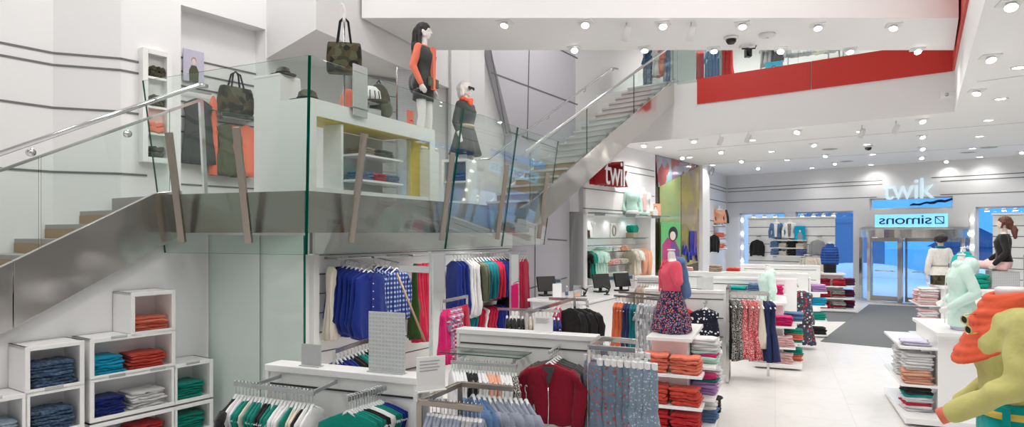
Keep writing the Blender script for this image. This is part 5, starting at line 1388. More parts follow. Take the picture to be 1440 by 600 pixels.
def mini_bust(fr, x, y, z, m, label, body='mannequin_white', sc=1.0, skirt=None, rot=0, inner=None):
    """small torso form wearing an open jacket"""
    t = fthing('dress_form', label, 'dress form', fr, x, y, z, rot=rot); t.scale = (sc, sc, sc)
    b = MB(); torso_loft(b, .96, 1.49); b.cap((0, .008, 1.46), (0, .002, 1.56), .045, .042)
    put(blob(b, 'form', .012), 'form', body, t, (0, 0, -.84)); MB().lathe([(.12, 0), (.12, .015), (.012, .02), (.012, .14), (0, .14)], 16).build('stand', 'chrome', t, True)
    c = MB(); torso_loft(c, .90, 1.43, .022)
    for sx in (-1, 1):
        c.cap((sx * .16, .005, 1.40), (sx * .235, .02, 1.14), .058, .05); c.cap((sx * .235, .02, 1.14), (sx * .225, -.06, .94), .05, .042)
    put(blob(c, 'jacket', .013), 'jacket', m, t, (0, 0, -.84))
    if inner:
        MB().prism([(-.035, .95), (.035, .95), (.06, 1.42), (-.06, 1.42)], -.155, -.12).build('shirt_front', inner, t, loc=(0, 0, -.84))
    if skirt:
        k = MB().loft([ring(z_, a, b_) for z_, a, b_ in ((.12, .17, .12), (-.02, .2, .14), (.0, .2, .14))][:2]); k.build('hem', skirt, t, True)
    return t


mini_bust(TW, 2.42, -.17, 2.79, 'mint', 'mint jacket on a small form on the long glass shelf', skirt='white', rot=-50)
mini_bust(TW, 3.20, -.17, 2.79, 'white', 'white and pink blouse on a small form on the long glass shelf', skirt='pale_mint', rot=-50, inner='pale_pink')
def frame_pic(fr, x, y, z, w, h, label, m, rot=0, figure=None):
    t = fthing('photo_card', label, 'picture', fr, x, y, z, rot=rot); MB().box(-w / 2, w / 2, 0, .012, 0, h).build('card', m, t)
    if figure:
        skin, top_, hair = figure
        b = MB(); b.prism([(-w * .22, .0), (w * .22, 0), (w * .24, h * .34), (w * .12, h * .52), (-w * .12, h * .52), (-w * .24, h * .34)], -.002, 0); b.build('printed_top', top_, t)
        MB().prism([(w * .10 * math.cos(a * .5236), h * .64 + h * .10 * math.sin(a * .5236)) for a in range(12)], -.003, 0).build('printed_face', skin, t)
        MB().prism([(w * .13 * math.cos(a * .5236), h * .68 + h * .11 * math.sin(a * .5236)) for a in range(12)], -.0015, 0).build('printed_hair', hair, t)
    return t


frame_pic(TW, 4.0, -.2, 2.79, .34, .34, 'small coral photo card at the end of the long glass shelf', 'peach', -40, ('mannequin_skin', 'white', 'brown_hair'))
# recess shelves
for z, nm in ((2.15, 'upper glass shelf in the cash wall recess'), (1.80, 'second glass shelf with folded tops in the cash wall recess'), (1.45, 'third glass shelf with folded tops in the cash wall recess'), (1.10, 'lowest glass shelf in the cash wall recess')):
    x0, x1 = (.26, 4.1) if z > 2 else (1.35, 2.9)
    t = fthing('glass_shelf', nm, 'shelf', TW, x0, .05, z)
    pane([(0, 0, 0), (x1 - x0, 0, 0), (x1 - x0, .42, 0), (0, .42, 0)], .012, 'shelf_board', t)
    for x in (.1, x1 - x0 - .12):
        MB().box(x, x + .02, .05, .425, -.03, 0).build('bracket', 'rail_grey', t)
for i, z in enumerate((1.80, 1.45, 1.10)):
    for j, x in enumerate((1.6, 2.1, 2.6)):
        m, c = (('pale_mint', 'mint'), ('white', 'white'), ('peach', 'peach'), ('pale_pink', 'pale pink'), ('cream', 'cream'))[(i * 2 + j) % 5]
        fstack(TW, x, .26, z + .012, 3, (.4, .34, .045), m, c, 'shirt', f'in the {ORD[j]} pile on the {("second", "third", "lowest")[i]} recess shelf')
bar_between(TW.w(.3, .1, 1.98), TW.w(4.1, .1, 1.98), 'wall_rail', 'chrome rail across the cash wall recess', 'chrome')
row(TW.w(.32, .12, 1.98), TW.w(1.3, .12, 1.98), [(1, 'tee', 'black', 'black', 'shirt'), (2, 'tee', 'emerald', 'green', 'shirt'), (4, 'tee', 'mint', 'mint', 'shirt'), (2, 'tee', 'pale_mint', 'pale mint', 'shirt')], 'the recess rail', 'the white column', None, tilt=-.5, zscale=1.15, thin=1.2)
row(TW.w(2.95, .12, 1.98), TW.w(4.08, .12, 1.98), [(2, 'tee', 'cream', 'cream', 'shirt'), (2, 'tee', 'white', 'white', 'shirt'), (5, 'shirt', 'peach', 'peach', 'shirt')], 'the recess rail end', 'the folded tops', None, tilt=-.4, zscale=1.2, thin=1.2)
bar_between(TW.w(.3, .1, 1.0), TW.w(1.3, .1, 1.0), 'wall_rail', 'short lower chrome rail at the start of the cash wall recess', 'chrome')
row(TW.w(.32, .12, 1.0), TW.w(1.25, .12, 1.0), [(4, 'tee', 'black', 'black', 'shirt'), (3, 'tee', 'peach', 'peach', 'shirt'), (2, 'tee', 'cream', 'cream', 'shirt')], 'the lower recess rail', 'the white column', None, tilt=-.4, thin=1.2)
bar_between(TW.w(2.3, -.1, 1.0), TW.w(4.0, -.1, 1.0), 'wall_rail', 'lower chrome rail of tan tops at the end of the cash wall recess', 'chrome', arms=((TW.w(2.4, .4, 1.0), TW.w(2.4, -.1, 1.0)), (TW.w(3.9, .4, 1.0), TW.w(3.9, -.1, 1.0))))
t = fthing('handbag', 'small brown handbag on the upper recess shelf', 'bag', TW, .55, .22, 2.164); MB().prism([(-.14, 0), (.14, 0), (.11, .2), (-.11, .2)], -.06, .06).build('body', 'brown', t, bevel=.015); MB().tube([(-.08, 0, .2), (-.06, 0, .34), (.06, 0, .34), (.08, 0, .2)], .01, 8).build('handle', 'brown', t, True)
t = fthing('jewellery_stand', 'small white jewellery stand on the upper recess shelf', 'stand', TW, .95, .22, 2.164); MB().lathe([(.08, 0), (.08, .015), (.012, .02), (.012, .3), (0, .3)], 14).build('stem', 'hanger_white', t, True); MB().tube([(-.1, 0, .38), (-.05, 0, .28), (.05, 0, .28), (.1, 0, .38)], .012, 8).build('arm', 'hanger_white', t, True)
t = fthing('wreath_frame', 'round pink ornament in a white frame on the upper recess shelf', 'ornament', TW, 2.1, .22, 2.164); MB().box(-.17, .17, -.02, .02, 0, .38).build('frame', 'white_gloss', t, bevel=.01); MB().tube([(.1 * math.cos(a * .3927), -.03, .19 + .13 * math.sin(a * .3927)) for a in range(17)], .018, 8).build('ring', 'tan', t, True)
t = fthing('gift_box', 'green pouch on a tan box on the upper recess shelf', 'box', TW, 3.35, .22, 2.164); MB().box(-.2, .2, -.12, .12, 0, .14).build('box', 'tan', t, bevel=.01); put(FM[0], 'pouch', 'emerald', t, (0, 0, .24), sc=(.36, .24, .22))
# poster and graffiti in front of the coloured mirror
pa, pb = DW.hit(930, 312, -.12), DW.hit(957, 372, -.12)
t = fthing('poster', 'green poster of a dark haired person in a purple jacket before the coloured mirror', 'poster', DW, (pa[0] + pb[0]) / 2, -.12, 1.1)
w_, h_ = abs(pb[0] - pa[0]), pa[1] - 1.1
mat('poster_green', (.12, .48, .16), .4); mat('poster_purple', (.16, .07, .26), .5); mat('poster_crimson', (.45, .04, .18), .5); mat('scribble_blue', (.02, .03, .35), .4)
MB().box(-w_ / 2, w_ / 2, 0, .02, 0, h_).build('sheet', 'poster_green', t)
MB().prism([(-w_ * .48, 0), (w_ * .48, 0), (w_ * .46, h_ * .42), (w_ * .22, h_ * .62), (-w_ * .02, h_ * .66), (-w_ * .20, h_ * .70), (-w_ * .46, h_ * .55)], -.004, 0).build('printed_jacket', 'poster_crimson', t)
MB().prism([(-w_ * .05, 0), (w_ * .45, 0), (w_ * .42, h_ * .42), (w_ * .2, h_ * .6), (w_ * .02, h_ * .6), (-w_ * .12, h_ * .3)], -.007, 0).build('printed_sleeve', 'poster_purple', t)
MB().prism([(w_ * .1 + w_ * .24 * math.cos(a * .5236), h_ * .77 + h_ * .15 * math.sin(a * .5236)) for a in range(12)], -.0085, 0).build('printed_hair', 'black_hair', t)
MB().prism([(w_ * .07 + w_ * .15 * math.cos(a * .5236), h_ * .73 + h_ * .09 * math.sin(a * .5236)) for a in range(12)], -.010, 0).build('printed_face', 'mannequin_skin', t)
ga, gb = DW.hit(961, 364, -.06), DW.hit(982, 340, -.06)
t = fthing('brush_scribble', 'loose blue brush scribble on the gold mirror panel', 'lettering', DW, ga[0], -.03, ga[1])
wv = gb[0] - ga[0]; MB().tube([(wv * i / 16, 0, .16 + .20 * math.sin(i * 1.9) + .1 * math.sin(i * .7)) for i in range(17)], .035, 8).build('stroke', 'scribble_blue', t, True)
for x0, x1, z0, z1, nm in ((wv * .48, wv * .72, .1, .9, 'purple'), (wv * .76, wv * .98, .1, .9, 'violet')):
    MB().box(x0, x1, -.006, .0, z0, z1).build('patch', 'scribble_blue' if nm == 'purple' else 'poster_purple', t)
# side wall display before the street windows
for z, nm in ((2.58, 'top'), (2.12, 'middle'), (1.72, 'lower')):
    t = fthing('wall_shelf', f'small white {nm} shelf on the side wall beside the street window', 'shelf', SF, 2.7, 0, z); MB().box(-.5, .5, -.35, 0, -.03, 0).build('board', 'white_gloss', t)
    for x in (-.4, .38):
        MB().box(x, x + .02, -.3, 0, -.07, -.03).build('bracket', 'rail_grey', t)
mini_bust(SF, 2.55, -.18, 2.59, 'peach', 'coral top on a small form above the side wall shelves', rot=-60, sc=.95)
mini_bust(SF, 2.95, -.2, 2.59, 'charcoal', 'dark grey top on a small form above the side wall shelves', rot=-60, sc=.95)
for z, nm in ((2.12, 'middle'), (1.72, 'lower')):
    fstack(SF, 2.48, -.18, z, 3, (.4, .3, .06), 'coral', 'coral', 'shirt', f'in the first pile on the {nm} side wall shelf')
    fstack(SF, 2.95, -.18, z, 3, (.4, .3, .06), ['white', 'peach', 'white'], ['white', 'peach', 'white'], 'shirt', f'in the second pile on the {nm} side wall shelf')
row(SF.w(.85, -.3, 2.35), SF.w(1.05, -.3, 2.35), [(2, 'coat', 'black', 'black', 'jacket')], 'the side wall hook', 'the coloured mirror', None, rz=R(SF.rot - 50), zscale=1.15, wscale=.7)
bar_between(SF.w(.8, -.3, 2.35), SF.w(1.15, -.3, 2.35), 'wall_rail', 'short rail of black jackets on the side wall', arms=((SF.w(1.0, 0, 2.35), SF.w(1.0, -.3, 2.35)),))

# ================================================================= STREET WINDOW DISPLAYS
def win_panel(x0, x1, z1, y, label):
    t = fthing('slat_panel', label, 'display panel', BW, x0, y, 0)
    b = MB(); n = 9
    for i in range(n):
        b.box(0, x1 - x0, 0, .04, z1 * i / n + .012, z1 * (i + 1) / n - .012)
    b.build('board', 'white_lacquer', t); MB().box(-.02, x1 - x0 + .02, -.05, .06, z1, z1 + .06).build('top_trim', 'white_gloss', t); MB().box(0, x1 - x0, .04, .06, 0, z1).build('back', 'groove', t)
    return t


xa, xb = BW.hit(1052, 340, -.9)[0], BW.hit(1174, 340, -.9)[0]; zt_ = BW.hit(1110, 307, -.9)[1]
win_panel(xa, xb, zt_, -.9, 'white slatted display panel in front of the left street window')
def bwp(px, py, y=-1.1):
    return BW.hit(px, py, y)


xs, z_ = bwp(1064, 336, -1.2)
row(BW.w(xs, -1.12, z_ + .1), BW.w(xs, -1.2, z_ + .1), [(1, 'coat', 'cardigan_black', 'black', 'jacket')], 'the left window panel', 'the panel', 'hanger_clear', rz=R(BW.rot + 18), wscale=.88, zscale=1.15)
xs2, z2_ = bwp(1149, 336, -1.2)
row(BW.w(xs2, -1.12, z2_ + .1), BW.w(xs2, -1.2, z2_ + .1), [(1, 'coat', 'grey', 'grey', 'cardigan')], 'the window panel by the puffer bust', 'the panel', 'hanger_clear', rz=R(BW.rot + 18), wscale=.9, zscale=1.1)
bar_between(BW.w(xs, -.9, z_ + .1), BW.w(xs, -1.22, z_ + .1), 'faceout_arm', 'short arm holding the black jacket on the window panel'); bar_between(BW.w(xs2, -.9, z2_ + .1), BW.w(xs2, -1.22, z2_ + .1), 'faceout_arm', 'short arm holding the grey cardigan on the window panel')
sa, sb_ = bwp(1084, 350)[0], bwp(1132, 350)[0]
for py, nm in ((337, 'top'), (348, 'second'), (359, 'third')):
    z = bwp(1108, py)[1]; t = fthing('wall_shelf', f'grey {nm} shelf on the left window panel', 'shelf', BW, sa, -.9, z); MB().box(0, sb_ - sa, -.3, 0, -.03, 0).build('board', 'white_gloss', t); MB().box(.1, .13, -.25, 0, -.07, -.03).box(sb_ - sa - .13, sb_ - sa - .1, -.25, 0, -.07, -.03).build('bracket', 'rail_grey', t)
    if nm != 'top':
        pass
for py, nm, cs in ((348, 'second', (('denim', 'blue'), ('cream', 'cream'), ('black', 'black'), ('cream', 'pale'))), (359, 'third', (('denim', 'blue'), ('cream', 'cream'), ('black', 'black'), ('plaid_blue', 'blue patterned')))):
    z = bwp(1108, py)[1]
    for j, (m, c) in enumerate(cs):
        fstack(BW, sa + (sb_ - sa) * (j + .5) / 4, -1.05, z, 3, ((sb_ - sa) * .23, .28, .075 if m != 'cream' else .05), m, c, 'shirt', f'in the {ORD[j]} pile on the {nm} window shelf')
zq = bwp(1108, 337)[1]
mini_bust(BW, bwp(1091, 330)[0], -1.06, zq, 'denim', 'blue denim jacket on a white form in the window display', rot=18, inner='white')
mini_bust(BW, bwp(1110, 330)[0], -1.06, zq, 'white', 'white jacket with printed shirt on a form in the window display', rot=18, inner='bw_print')
frame_pic(BW, bwp(1124, 330)[0], -1.05, zq, .36, .50, 'blue photo card on the window panel top shelf', 'cyan', 15, ('mannequin_skin', 'grey', 'brown_hair'))
xa, xb = BW.hit(1396, 340, -.9)[0], BW.hit(1490, 340, -.9)[0]
win_panel(xa, xb, BW.hit(1420, 302, -.9)[1], -.9, 'white slatted display panel in front of the window behind the seated mannequin')
for px, y0, y1, n, lb in ((1044, 300, 395, 5, 'row of bright round bulbs down the left window jamb'), (1367, 300, 395, 5, 'row of bright round bulbs down the right window jamb')):
    s_ = BW.hit(px, 350, -.05)[0]; za_, zb_ = BW.hit(px, y0, -.05)[1], BW.hit(px, y1, -.05)[1]
    t = fthing('bulb_strip', lb, 'lamp', BW, s_, -.05, 0); MB().box(-.06, .06, 0, .04, 0.0, 3.0).build('backing', 'white_gloss', t)
    for i in range(n):
        MB().ell((0, -.03, zb_ + (za_ - zb_) * (i + .5) / n), (.055, .055, .055), 12, 8).build('bulb', 'bulb_glow', t, True)
for px, lb in ((1060, 'first'), (1075, 'second'), (1090, 'third'), (1128, 'fourth'), (1144, 'fifth'), (1158, 'sixth'), (1172, 'seventh')):
    s_, z = BW.hit(px, 303, -.35); t = fthing('window_spotlight', f'{lb} small spotlight along the top of the left street window', 'spotlight', BW, s_, -.35, 2.95, 'small window spotlights'); put(sp_head, 'lamp_head', 'fitting_white', t); put(sp_lens, 'lens', 'lamp_glow', t); MB().box(-.01, .01, -.01, .35, .03, .05).build('arm', 'fitting_white', t)
for px, lb in ((1388, 'first'), (1412, 'second'), (1428, 'third')):
    s_, z = BW.hit(px, 298, -.35); t = fthing('window_spotlight', f'{lb} small spotlight along the top of the right street window', 'spotlight', BW, s_, -.35, 3.0, 'small window spotlights'); put(sp_head, 'lamp_head', 'fitting_white', t); put(sp_lens, 'lens', 'lamp_glow', t); MB().box(-.01, .01, -.01, .35, .03, .05).build('arm', 'fitting_white', t)

# ---- revolving entrance
DC = (.20, .55); DRr = 1.72
dv = fthing('revolving_door', 'steel framed round revolving door at the street entrance', 'door', BW, DC[0], DC[1], 0)


def arc(r, a0, a1, n=20):
    return [(r * math.cos(R(a0 + (a1 - a0) * i / n)), r * math.sin(R(a0 + (a1 - a0) * i / n))) for i in range(n + 1)]


def shell(r0, r1, a0, a1, z0, z1, n=20):
    return MB().prismz(arc(r1, a0, a1, n) + arc(r0, a1, a0, n), z0, z1)


shell(0, DRr + .02, -172, -8, 2.14, 2.40, 30).build('canopy', 'steel', dv)
shell(DRr - .05, DRr + .03, -172, -8, 0, .07).build('curb', 'steel', dv)
shell(DRr - .02, DRr, -170, -128, .07, 2.14, 12).build('curved_glass', 'glass_door', dv); shell(DRr - .02, DRr, -52, -10, .07, 2.14, 12).build('curved_glass', 'glass_door', dv)
for a in (-170, -150, -128, -90, -52, -30, -10):
    x, y = DRr * math.cos(R(a)), DRr * math.sin(R(a)); w_ = .05 if a != -90 else .07
    MB().box(x - w_, x + w_, y - .03, y + .03, .05, 2.14).build('mullion', 'steel', dv)
lf = DRr * math.sin(R(-52)); xx = DRr * math.cos(R(-52))
for x0, x1 in ((-xx, -.03), (.03, xx)):
    o = MB().box(x0, x0 + .06, lf - .02, lf + .02, .07, 2.1).box(x1 - .06, x1, lf - .02, lf + .02, .07, 2.1).box(x0, x1, lf - .02, lf + .02, 2.02, 2.12).box(x0, x1, lf - .02, lf + .02, .07, .22).build('door_leaf', 'bronze_steel', dv)
    pane([(x0 + .06, lf, .22), (x1 - .06, lf, .22), (x1 - .06, lf, 2.02), (x0 + .06, lf, 2.02)], .01, 'glass', o, 'glass_door'); MB().tube([((x0 + x1) / 2 - .3, lf - .06, 1.05), ((x0 + x1) / 2 + .3, lf - .06, 1.05)], .018, 8).build('push_bar', 'chrome', o, True)
MB().box(-1.62, 1.62, .3, .34, 2.0, 2.14).box(-1.62, -1.52, .3, .34, 0, 2.0).box(1.52, 1.62, .3, .34, 0, 2.0).build('rear_frame', 'steel', dv)
t = fthing('round_door_lamp', 'small round lamp under the door canopy', 'lamp', BW, DC[0] - 1.0, DC[1] - 1.0, 2.135); MB().lathe([(.0, 0), (.09, 0), (.09, -.012), (0, -.012)], 18).build('lens', 'lamp_glow', t, True); MB().lathe([(.09, 0), (.11, 0), (.11, -.015), (.09, -.012)], 18).build('rim', 'steel', t, True)
# blue scarf-like banner lying in the transom
t = fthing('transom_banner', 'dark blue crumpled cloth lying in the transom window above the entrance', 'cloth', BW, .85, .08, 3.17)
MB().tube([(-.75 + i * .1, .02 * math.sin(i * 2), .04 + .012 * i + .02 * math.sin(i * 1.7)) for i in range(16)], 0, 8, .6, rs=[.03, .07, .05, .06, .05, .06, .07, .08, .07, .08, .07, .06, .06, .05, .04, .02]).build('cloth', 'navy', t, True)
# ================================================================= MEZZANINE MERCHANDISE
NF = Frame(P2[0], P2[1], 55.7); RF = Frame(P3b[0], P3b[1], 55.7)
n0, n1 = NF.hit(200, 150, -.10), NF.hit(241, 150, -.10); na, nb = NF.hit(200, 227, -.10)[1], NF.hit(200, 66, -.10)[1]
t = fthing('wall_niche', 'tall white framed niche shelf on the wall above the stair', 'shelf', NF, n0[0], 0, na)
wn, hn = n1[0] - n0[0], nb - na
MB().box(0, .07, -.12, .0, 0, hn).box(wn - .07, wn, -.12, .0, 0, hn).box(.07, wn - .07, -.12, .0, hn - .07, hn).box(.07, wn - .07, -.12, .0, 0, .07).build('frame', 'white_gloss', t, bevel=.004)
MB().box(.07, wn - .07, -.012, -.004, .07, hn - .07).build('back_panel', 'white_lacquer', t)
zs_ = [NF.hit(222, y, -.10)[1] - na for y in (109, 150, 187, 222)]
for z in zs_[:3]:
    MB().box(.07, wn - .07, -.11, -.012, z - .03, z).build('shelf', 'white_gloss', t)
for i, (z, m, c, nn) in enumerate(((zs_[0], 'camo', 'camouflage', 'shirt'), (zs_[1], 'camo', 'camouflage', 'scarf'), (zs_[2], 'coral', 'coral', 'shirt'), (.075, 'camo', 'camouflage', 'scarf'))):
    stack(NF.w(n0[0] + wn / 2, -.065, na + z + .002), R(NF.rot), 2, (wn - .2, .10, .07), m, c, nn, f'on the {("top", "second", "third", "lowest")[i]} shelf of the niche')
pc = MB().box(-.16, .16, -.02, 0, 0, .26).mesh('card'); o = put(pc, 'photo_card', 'pale_pink', None, NF.w(n0[0] + wn / 2, -.03, na + zs_[2] + .14), R(NF.rot)); tag(o, 'pale pink card behind the coral shirts in the niche', 'card')


def rh(px, py, y=-.08):
    return RF.hit(px, py, y)


a_, b_ = rh(259, 112), rh(288, 74)
frame_pic(RF, (a_[0] + b_[0]) / 2, -.06, a_[1], b_[0] - a_[0], b_[1] - a_[1], 'photo poster of a soldier styled model on the recess wall', 'lavender', 0, ('mannequin_skin', 'olive', 'tan'))


def hang_on(px, py, kind, m, label, name, ws, zs, y=-.12):
    s_, z = rh(px, py, y); o = put(garment_mesh(kind, 1), name, m, None, RF.w(s_, y, z + .1 * zs), R(RF.rot - 8), sc=(ws, .8, zs)); tag(o, label, name.split('_')[-1]); return o


for s0_, s1_, zz, lb in ((0.05, .55, rh(280, 136)[1], 'wall rail of the dark olive jacket in the recess'), (.72, 1.30, rh(325, 172)[1], 'wall rail of olive dresses in the recess')):
    bar_between(RF.w(s0_, -.13, zz + .06), RF.w(s1_, -.13, zz + .06), 'wall_rail', lb, arms=((RF.w(s0_ + .05, 0, zz + .06), RF.w(s0_ + .05, -.13, zz + .06)),))
hang_on(279, 138, 'tank', 'charcoal', 'wide dark olive jacket hanging on the recess wall above the stair', 'jacket', 1.1, 1.5)
hang_on(300, 134, 'tank', 'coral', 'long narrow coral scarf hanging beside the dark olive jacket', 'scarf', .32, 1.85, -.10)
hang_on(318, 174, 'dress', 'olive', 'olive belted dress hanging under the camouflage tote', 'dress', .75, .80, -.14); hang_on(328, 176, 'tank', 'coral', 'coral vest hanging behind the olive dress', 'vest', .6, 1.1, -.08)
hang_on(347, 176, 'tank', 'coral', 'coral blouse hanging next to the white cabinet end', 'blouse', .75, 1.25, -.12); hang_on(336, 178, 'dress', 'olive', 'second olive dress hanging beside the coral blouse', 'dress', .5, .8, -.10)
s_, z = rh(331, 163, -.15)
t = fthing('glass_shelf', 'glass shelf under the camouflage tote bag', 'shelf', RF, s_, 0, z); pane([(-.45, -.3, 0), (.42, -.3, 0), (.42, -.02, 0), (-.45, -.02, 0)], .012, 'shelf_board', t)
MB().box(-.3, -.28, -.25, 0, -.04, 0).box(.28, .3, -.25, 0, -.04, 0).build('bracket', 'rail_grey', t)


def tote(name, label, p, rz, w, h, d, straps=.3):
    t = thing(name, label, 'bag', p, rz)
    b = MB().loft([[(x * f, y * g_, z) for x, y in ((-w / 2, -d / 2), (0, -d / 2 - .02), (w / 2, -d / 2), (w / 2 + .01, 0), (w / 2, d / 2), (0, d / 2 + .02), (-w / 2, d / 2), (-w / 2 - .01, 0))] for z, f, g_ in ((0, .92, .8), (.03, 1, 1), (h * .5, 1.02, 1.1), (h * .85, .98, .8), (h, .93, .55))])
    b.build('body', 'camo', t, bevel=.01)
    for y in (-d * .28, d * .28):
        MB().tube([(-w * .24, y, h * .72), (-w * .2, y * 1.02, h), (-w * .12, y * .5, h + straps * .8), (0, 0, h + straps), (w * .12, y * .5, h + straps * .8), (w * .2, y * 1.02, h), (w * .24, y, h * .72)], .014, 8).build('strap', 'black', t, True)
    return t


tote('tote_bag', 'dark camouflage tote bag on the glass shelf in the recess', RF.w(s_, -.16, z + .014), R(RF.rot), .50, .42, .18, .24)
# white cabinet end and the yellow lined frame fixture
p0, p1 = at(357, 200, 8.35), at(447, 200, 7.85)
CF = Frame(p0.x, p0.y, math.degrees(math.atan2(p1.y - p0.y, p1.x - p0.x))); lc = (Vector((p1.x, p1.y)) - Vector((p0.x, p0.y))).length
hc = 2.3 + 219 / F * 8.35 - ZL
t = fthing('display_cabinet', 'tall white cabinet end standing on the landing behind the glass corner', 'cabinet', CF, 0, 0, ZL)
MB().box(0, .44, 0, .34, .05, hc - .03).build('body', 'white_gloss', t, bevel=.004); MB().box(-.005, .445, -.005, .345, hc - .03, hc).build('top', 'white_gloss', t, bevel=.004); MB().box(.44, .455, .0, .34, .05, hc - .03).build('side_panel', 'white_lacquer', t); MB().box(.02, .42, .02, .32, 0, .05).build('plinth', 'fitting_grey', t)
t = fthing('sun_hat', 'small dark brimmed hat on the white cabinet end', 'hat', CF, .36, .14, ZL + hc)
MB().lathe([(.0, .0), (.17, .0), (.18, .012), (.10, .03), (.085, .09), (.05, .11), (0, .115)], 22, ys=.8).build('crown', 'camo', t, True); MB().lathe([(.101, .028), (.104, .045), (.1, .05)], 22, ys=.8).build('band', 'black', t, True)
XF = Frame(-2.22, 7.28, 64.8)
lx = 2.58; hx = 3.79 - ZL
fx = fthing('display_portal', 'white display frame lined in yellow on the landing', 'display stand', XF, 0, 0, ZL)
MB().box(0, 2.2, 0, .15, hx - .19, hx).box(2.2, lx, 0, .07, hx - .19, hx).box(0, 1.95, .15, .48, hx - .19, hx).box(0, .10, 0, .48, 0, hx - .19).box(lx - .13, lx, 0, .15, 0, hx - .19).box(.1, lx - .13, 0, .15, 0, .06).box(.1, 1.95, .15, .48, 0, .06).build('frame', 'white_gloss', fx)
MB().box(.10, 2.2, .01, .14, hx - .202, hx - .191).box(.10, 1.94, .15, .47, hx - .202, hx - .191).box(lx - .142, lx - .131, .01, .14, .06, hx - .202).box(lx - .50, lx - .14, .142, .15, .06, hx - .2).build('lining', 'yellow_panel', fx)
MB().box(1.0, 1.94, .455, .47, .06, hx - .21).build('back_panel', 'acrylic_grey', fx)
MB().box(1.94, 1.96, .0, .47, .06, hx - .21).build('divider', 'acrylic', fx)
for z in (.20, .52):
    MB().box(1.0, 1.93, .1, .45, z, z + .025).build('shelf', 'white_gloss', fx)
MB().box(.55, .59, .03, .3, .06, hx - .21).build('divider', 'white_gloss', fx)
for i, (x, z, m, c) in enumerate(((1.2, .225, 'denim', 'blue'), (1.5, .225, 'crimson', 'dark red'), (1.78, .225, 'denim', 'blue'), (1.25, .545, 'tan', 'tan'), (1.65, .545, 'olive', 'olive'))):
    fstack(XF, x, .28, ZL + z, 3, (.26, .26, .035), m, c, 'shirt', f'in the {ORD[i]} pile inside the yellow lined frame')
rb = fthing('riser_block', 'grey acrylic riser plate at the front corner of the yellow lined frame', 'riser', XF, .68, -.02, 3.70)
MB().box(0, .27, -.03, -.01, 0, .62).build('block', 'acrylic_grey', rb, bevel=.006); MB().box(-.01, .28, -.04, .3, .095, .105).build('foot', 'fitting_grey', rb)
# handbag on a hand shaped stand
pb = at(484, 104, 8.1)
t = tote('tote_bag', 'camouflage tote bag hanging from a white hand stand above the display frame', (pb.x, pb.y, pb.z), R(12), .40, .38, .14, .32)
hs_ = thing('hand_stand', 'white hand shaped stand holding the camouflage tote', 'stand', (pb.x, pb.y + .0, 3.795), R(0))
dz = pb.z + .70 - 3.795
MB().lathe([(.0, 0), (.10, 0), (.10, .012), (.012, .02), (.012, dz), (0, dz)], 14).build('pole', 'chrome', hs_, True)
hm = MB(); hm.cap((0, 0, dz - .05), (0, 0, dz + .04), .024, .026)
hand(hm, (0, 0, dz + .03), (0, 0, dz - .2), 1, .8); put(blob(hm, 'hand', .006, 3), 'hand', 'mannequin_white', hs_)
# caps, backpack and little things on top of the frame
def topx(px, d=9.6):
    p = at(px, 140, d); return XF.loc(p)[0]


t = fthing('cap_stand', 'white striped cap on a grey wire stand on the display frame', 'cap', XF, 1.36, .25, 3.792)
MB().lathe([(.0, 0), (.16, 0), (.16, .10), (0, .10)], 20).build('stand', 'acrylic_grey', t, True); MB().lathe([(.012, .1), (.012, .2)], 10).build('pole', 'chrome', t, True)
MB().lathe([(.165, .20), (.17, .26), (.155, .34), (.10, .40), (.001, .42)], 24).build('crown', 'hanger_white', t, True)
o = MB().prismz([(.16 * math.cos(R(a)), -.08 - .2 * abs(math.sin(R(a)))) for a in range(180, 361, 15)], .20, .212).build('brim', 'camo', t)
st_ = MB()
for k in range(7):
    an = R(200 + 23 * k); st_.tube([(.165 * math.cos(an), .165 * math.sin(an), .21), (.172 * math.cos(an), .172 * math.sin(an), .26), (.157 * math.cos(an), .157 * math.sin(an), .335)], .007, 6)
st_.build('stripes', 'charcoal', t)
t = fthing('backpack', 'dark olive backpack behind the white cap on the display frame', 'bag', XF, 1.70, .34, 3.792)
MB().ell((0, 0, .26), (.2, .13, .27), 18, 12).build('body', 'camo', t, True); MB().ell((0, -.12, .17), (.13, .06, .12), 14, 8).build('pocket', 'olive', t, True); MB().tube([(-.06, 0, .5), (0, 0, .58), (.06, 0, .5)], .012, 8).build('strap', 'black', t, True)
t = fthing('scarf', 'bunched coral scarf beside the white cap on the display frame', 'scarf', XF, 1.10, .36, 3.792)
MB().ell((0, 0, .16), (.13, .10, .18), 14, 9).ell((.09, -.03, .1), (.1, .08, .11), 14, 9).build('cloth', 'coral', t, True)
t = fthing('sun_hat', 'dark camouflage hat at the near end of the display frame', 'hat', XF, .22, .24, 3.792)
MB().lathe([(.0, .0), (.20, .0), (.21, .012), (.12, .03), (.10, .11), (.06, .14), (0, .145)], 22).build('crown', 'camo', t, True); MB().lathe([(.121, .028), (.124, .05), (.118, .055)], 22).build('band', 'black', t, True)
t = fthing('price_letters', 'small coral standing ornament near the black haired mannequin', 'ornament', XF, 2.05, .07, 3.792); MB().box(-.05, .05, -.02, .02, 0, .05).box(-.05, .05, -.02, .02, .07, .12).box(-.06, -.03, -.02, .02, .0, .2).box(.03, .06, -.02, .02, .0, .2).build('body', 'coral', t)
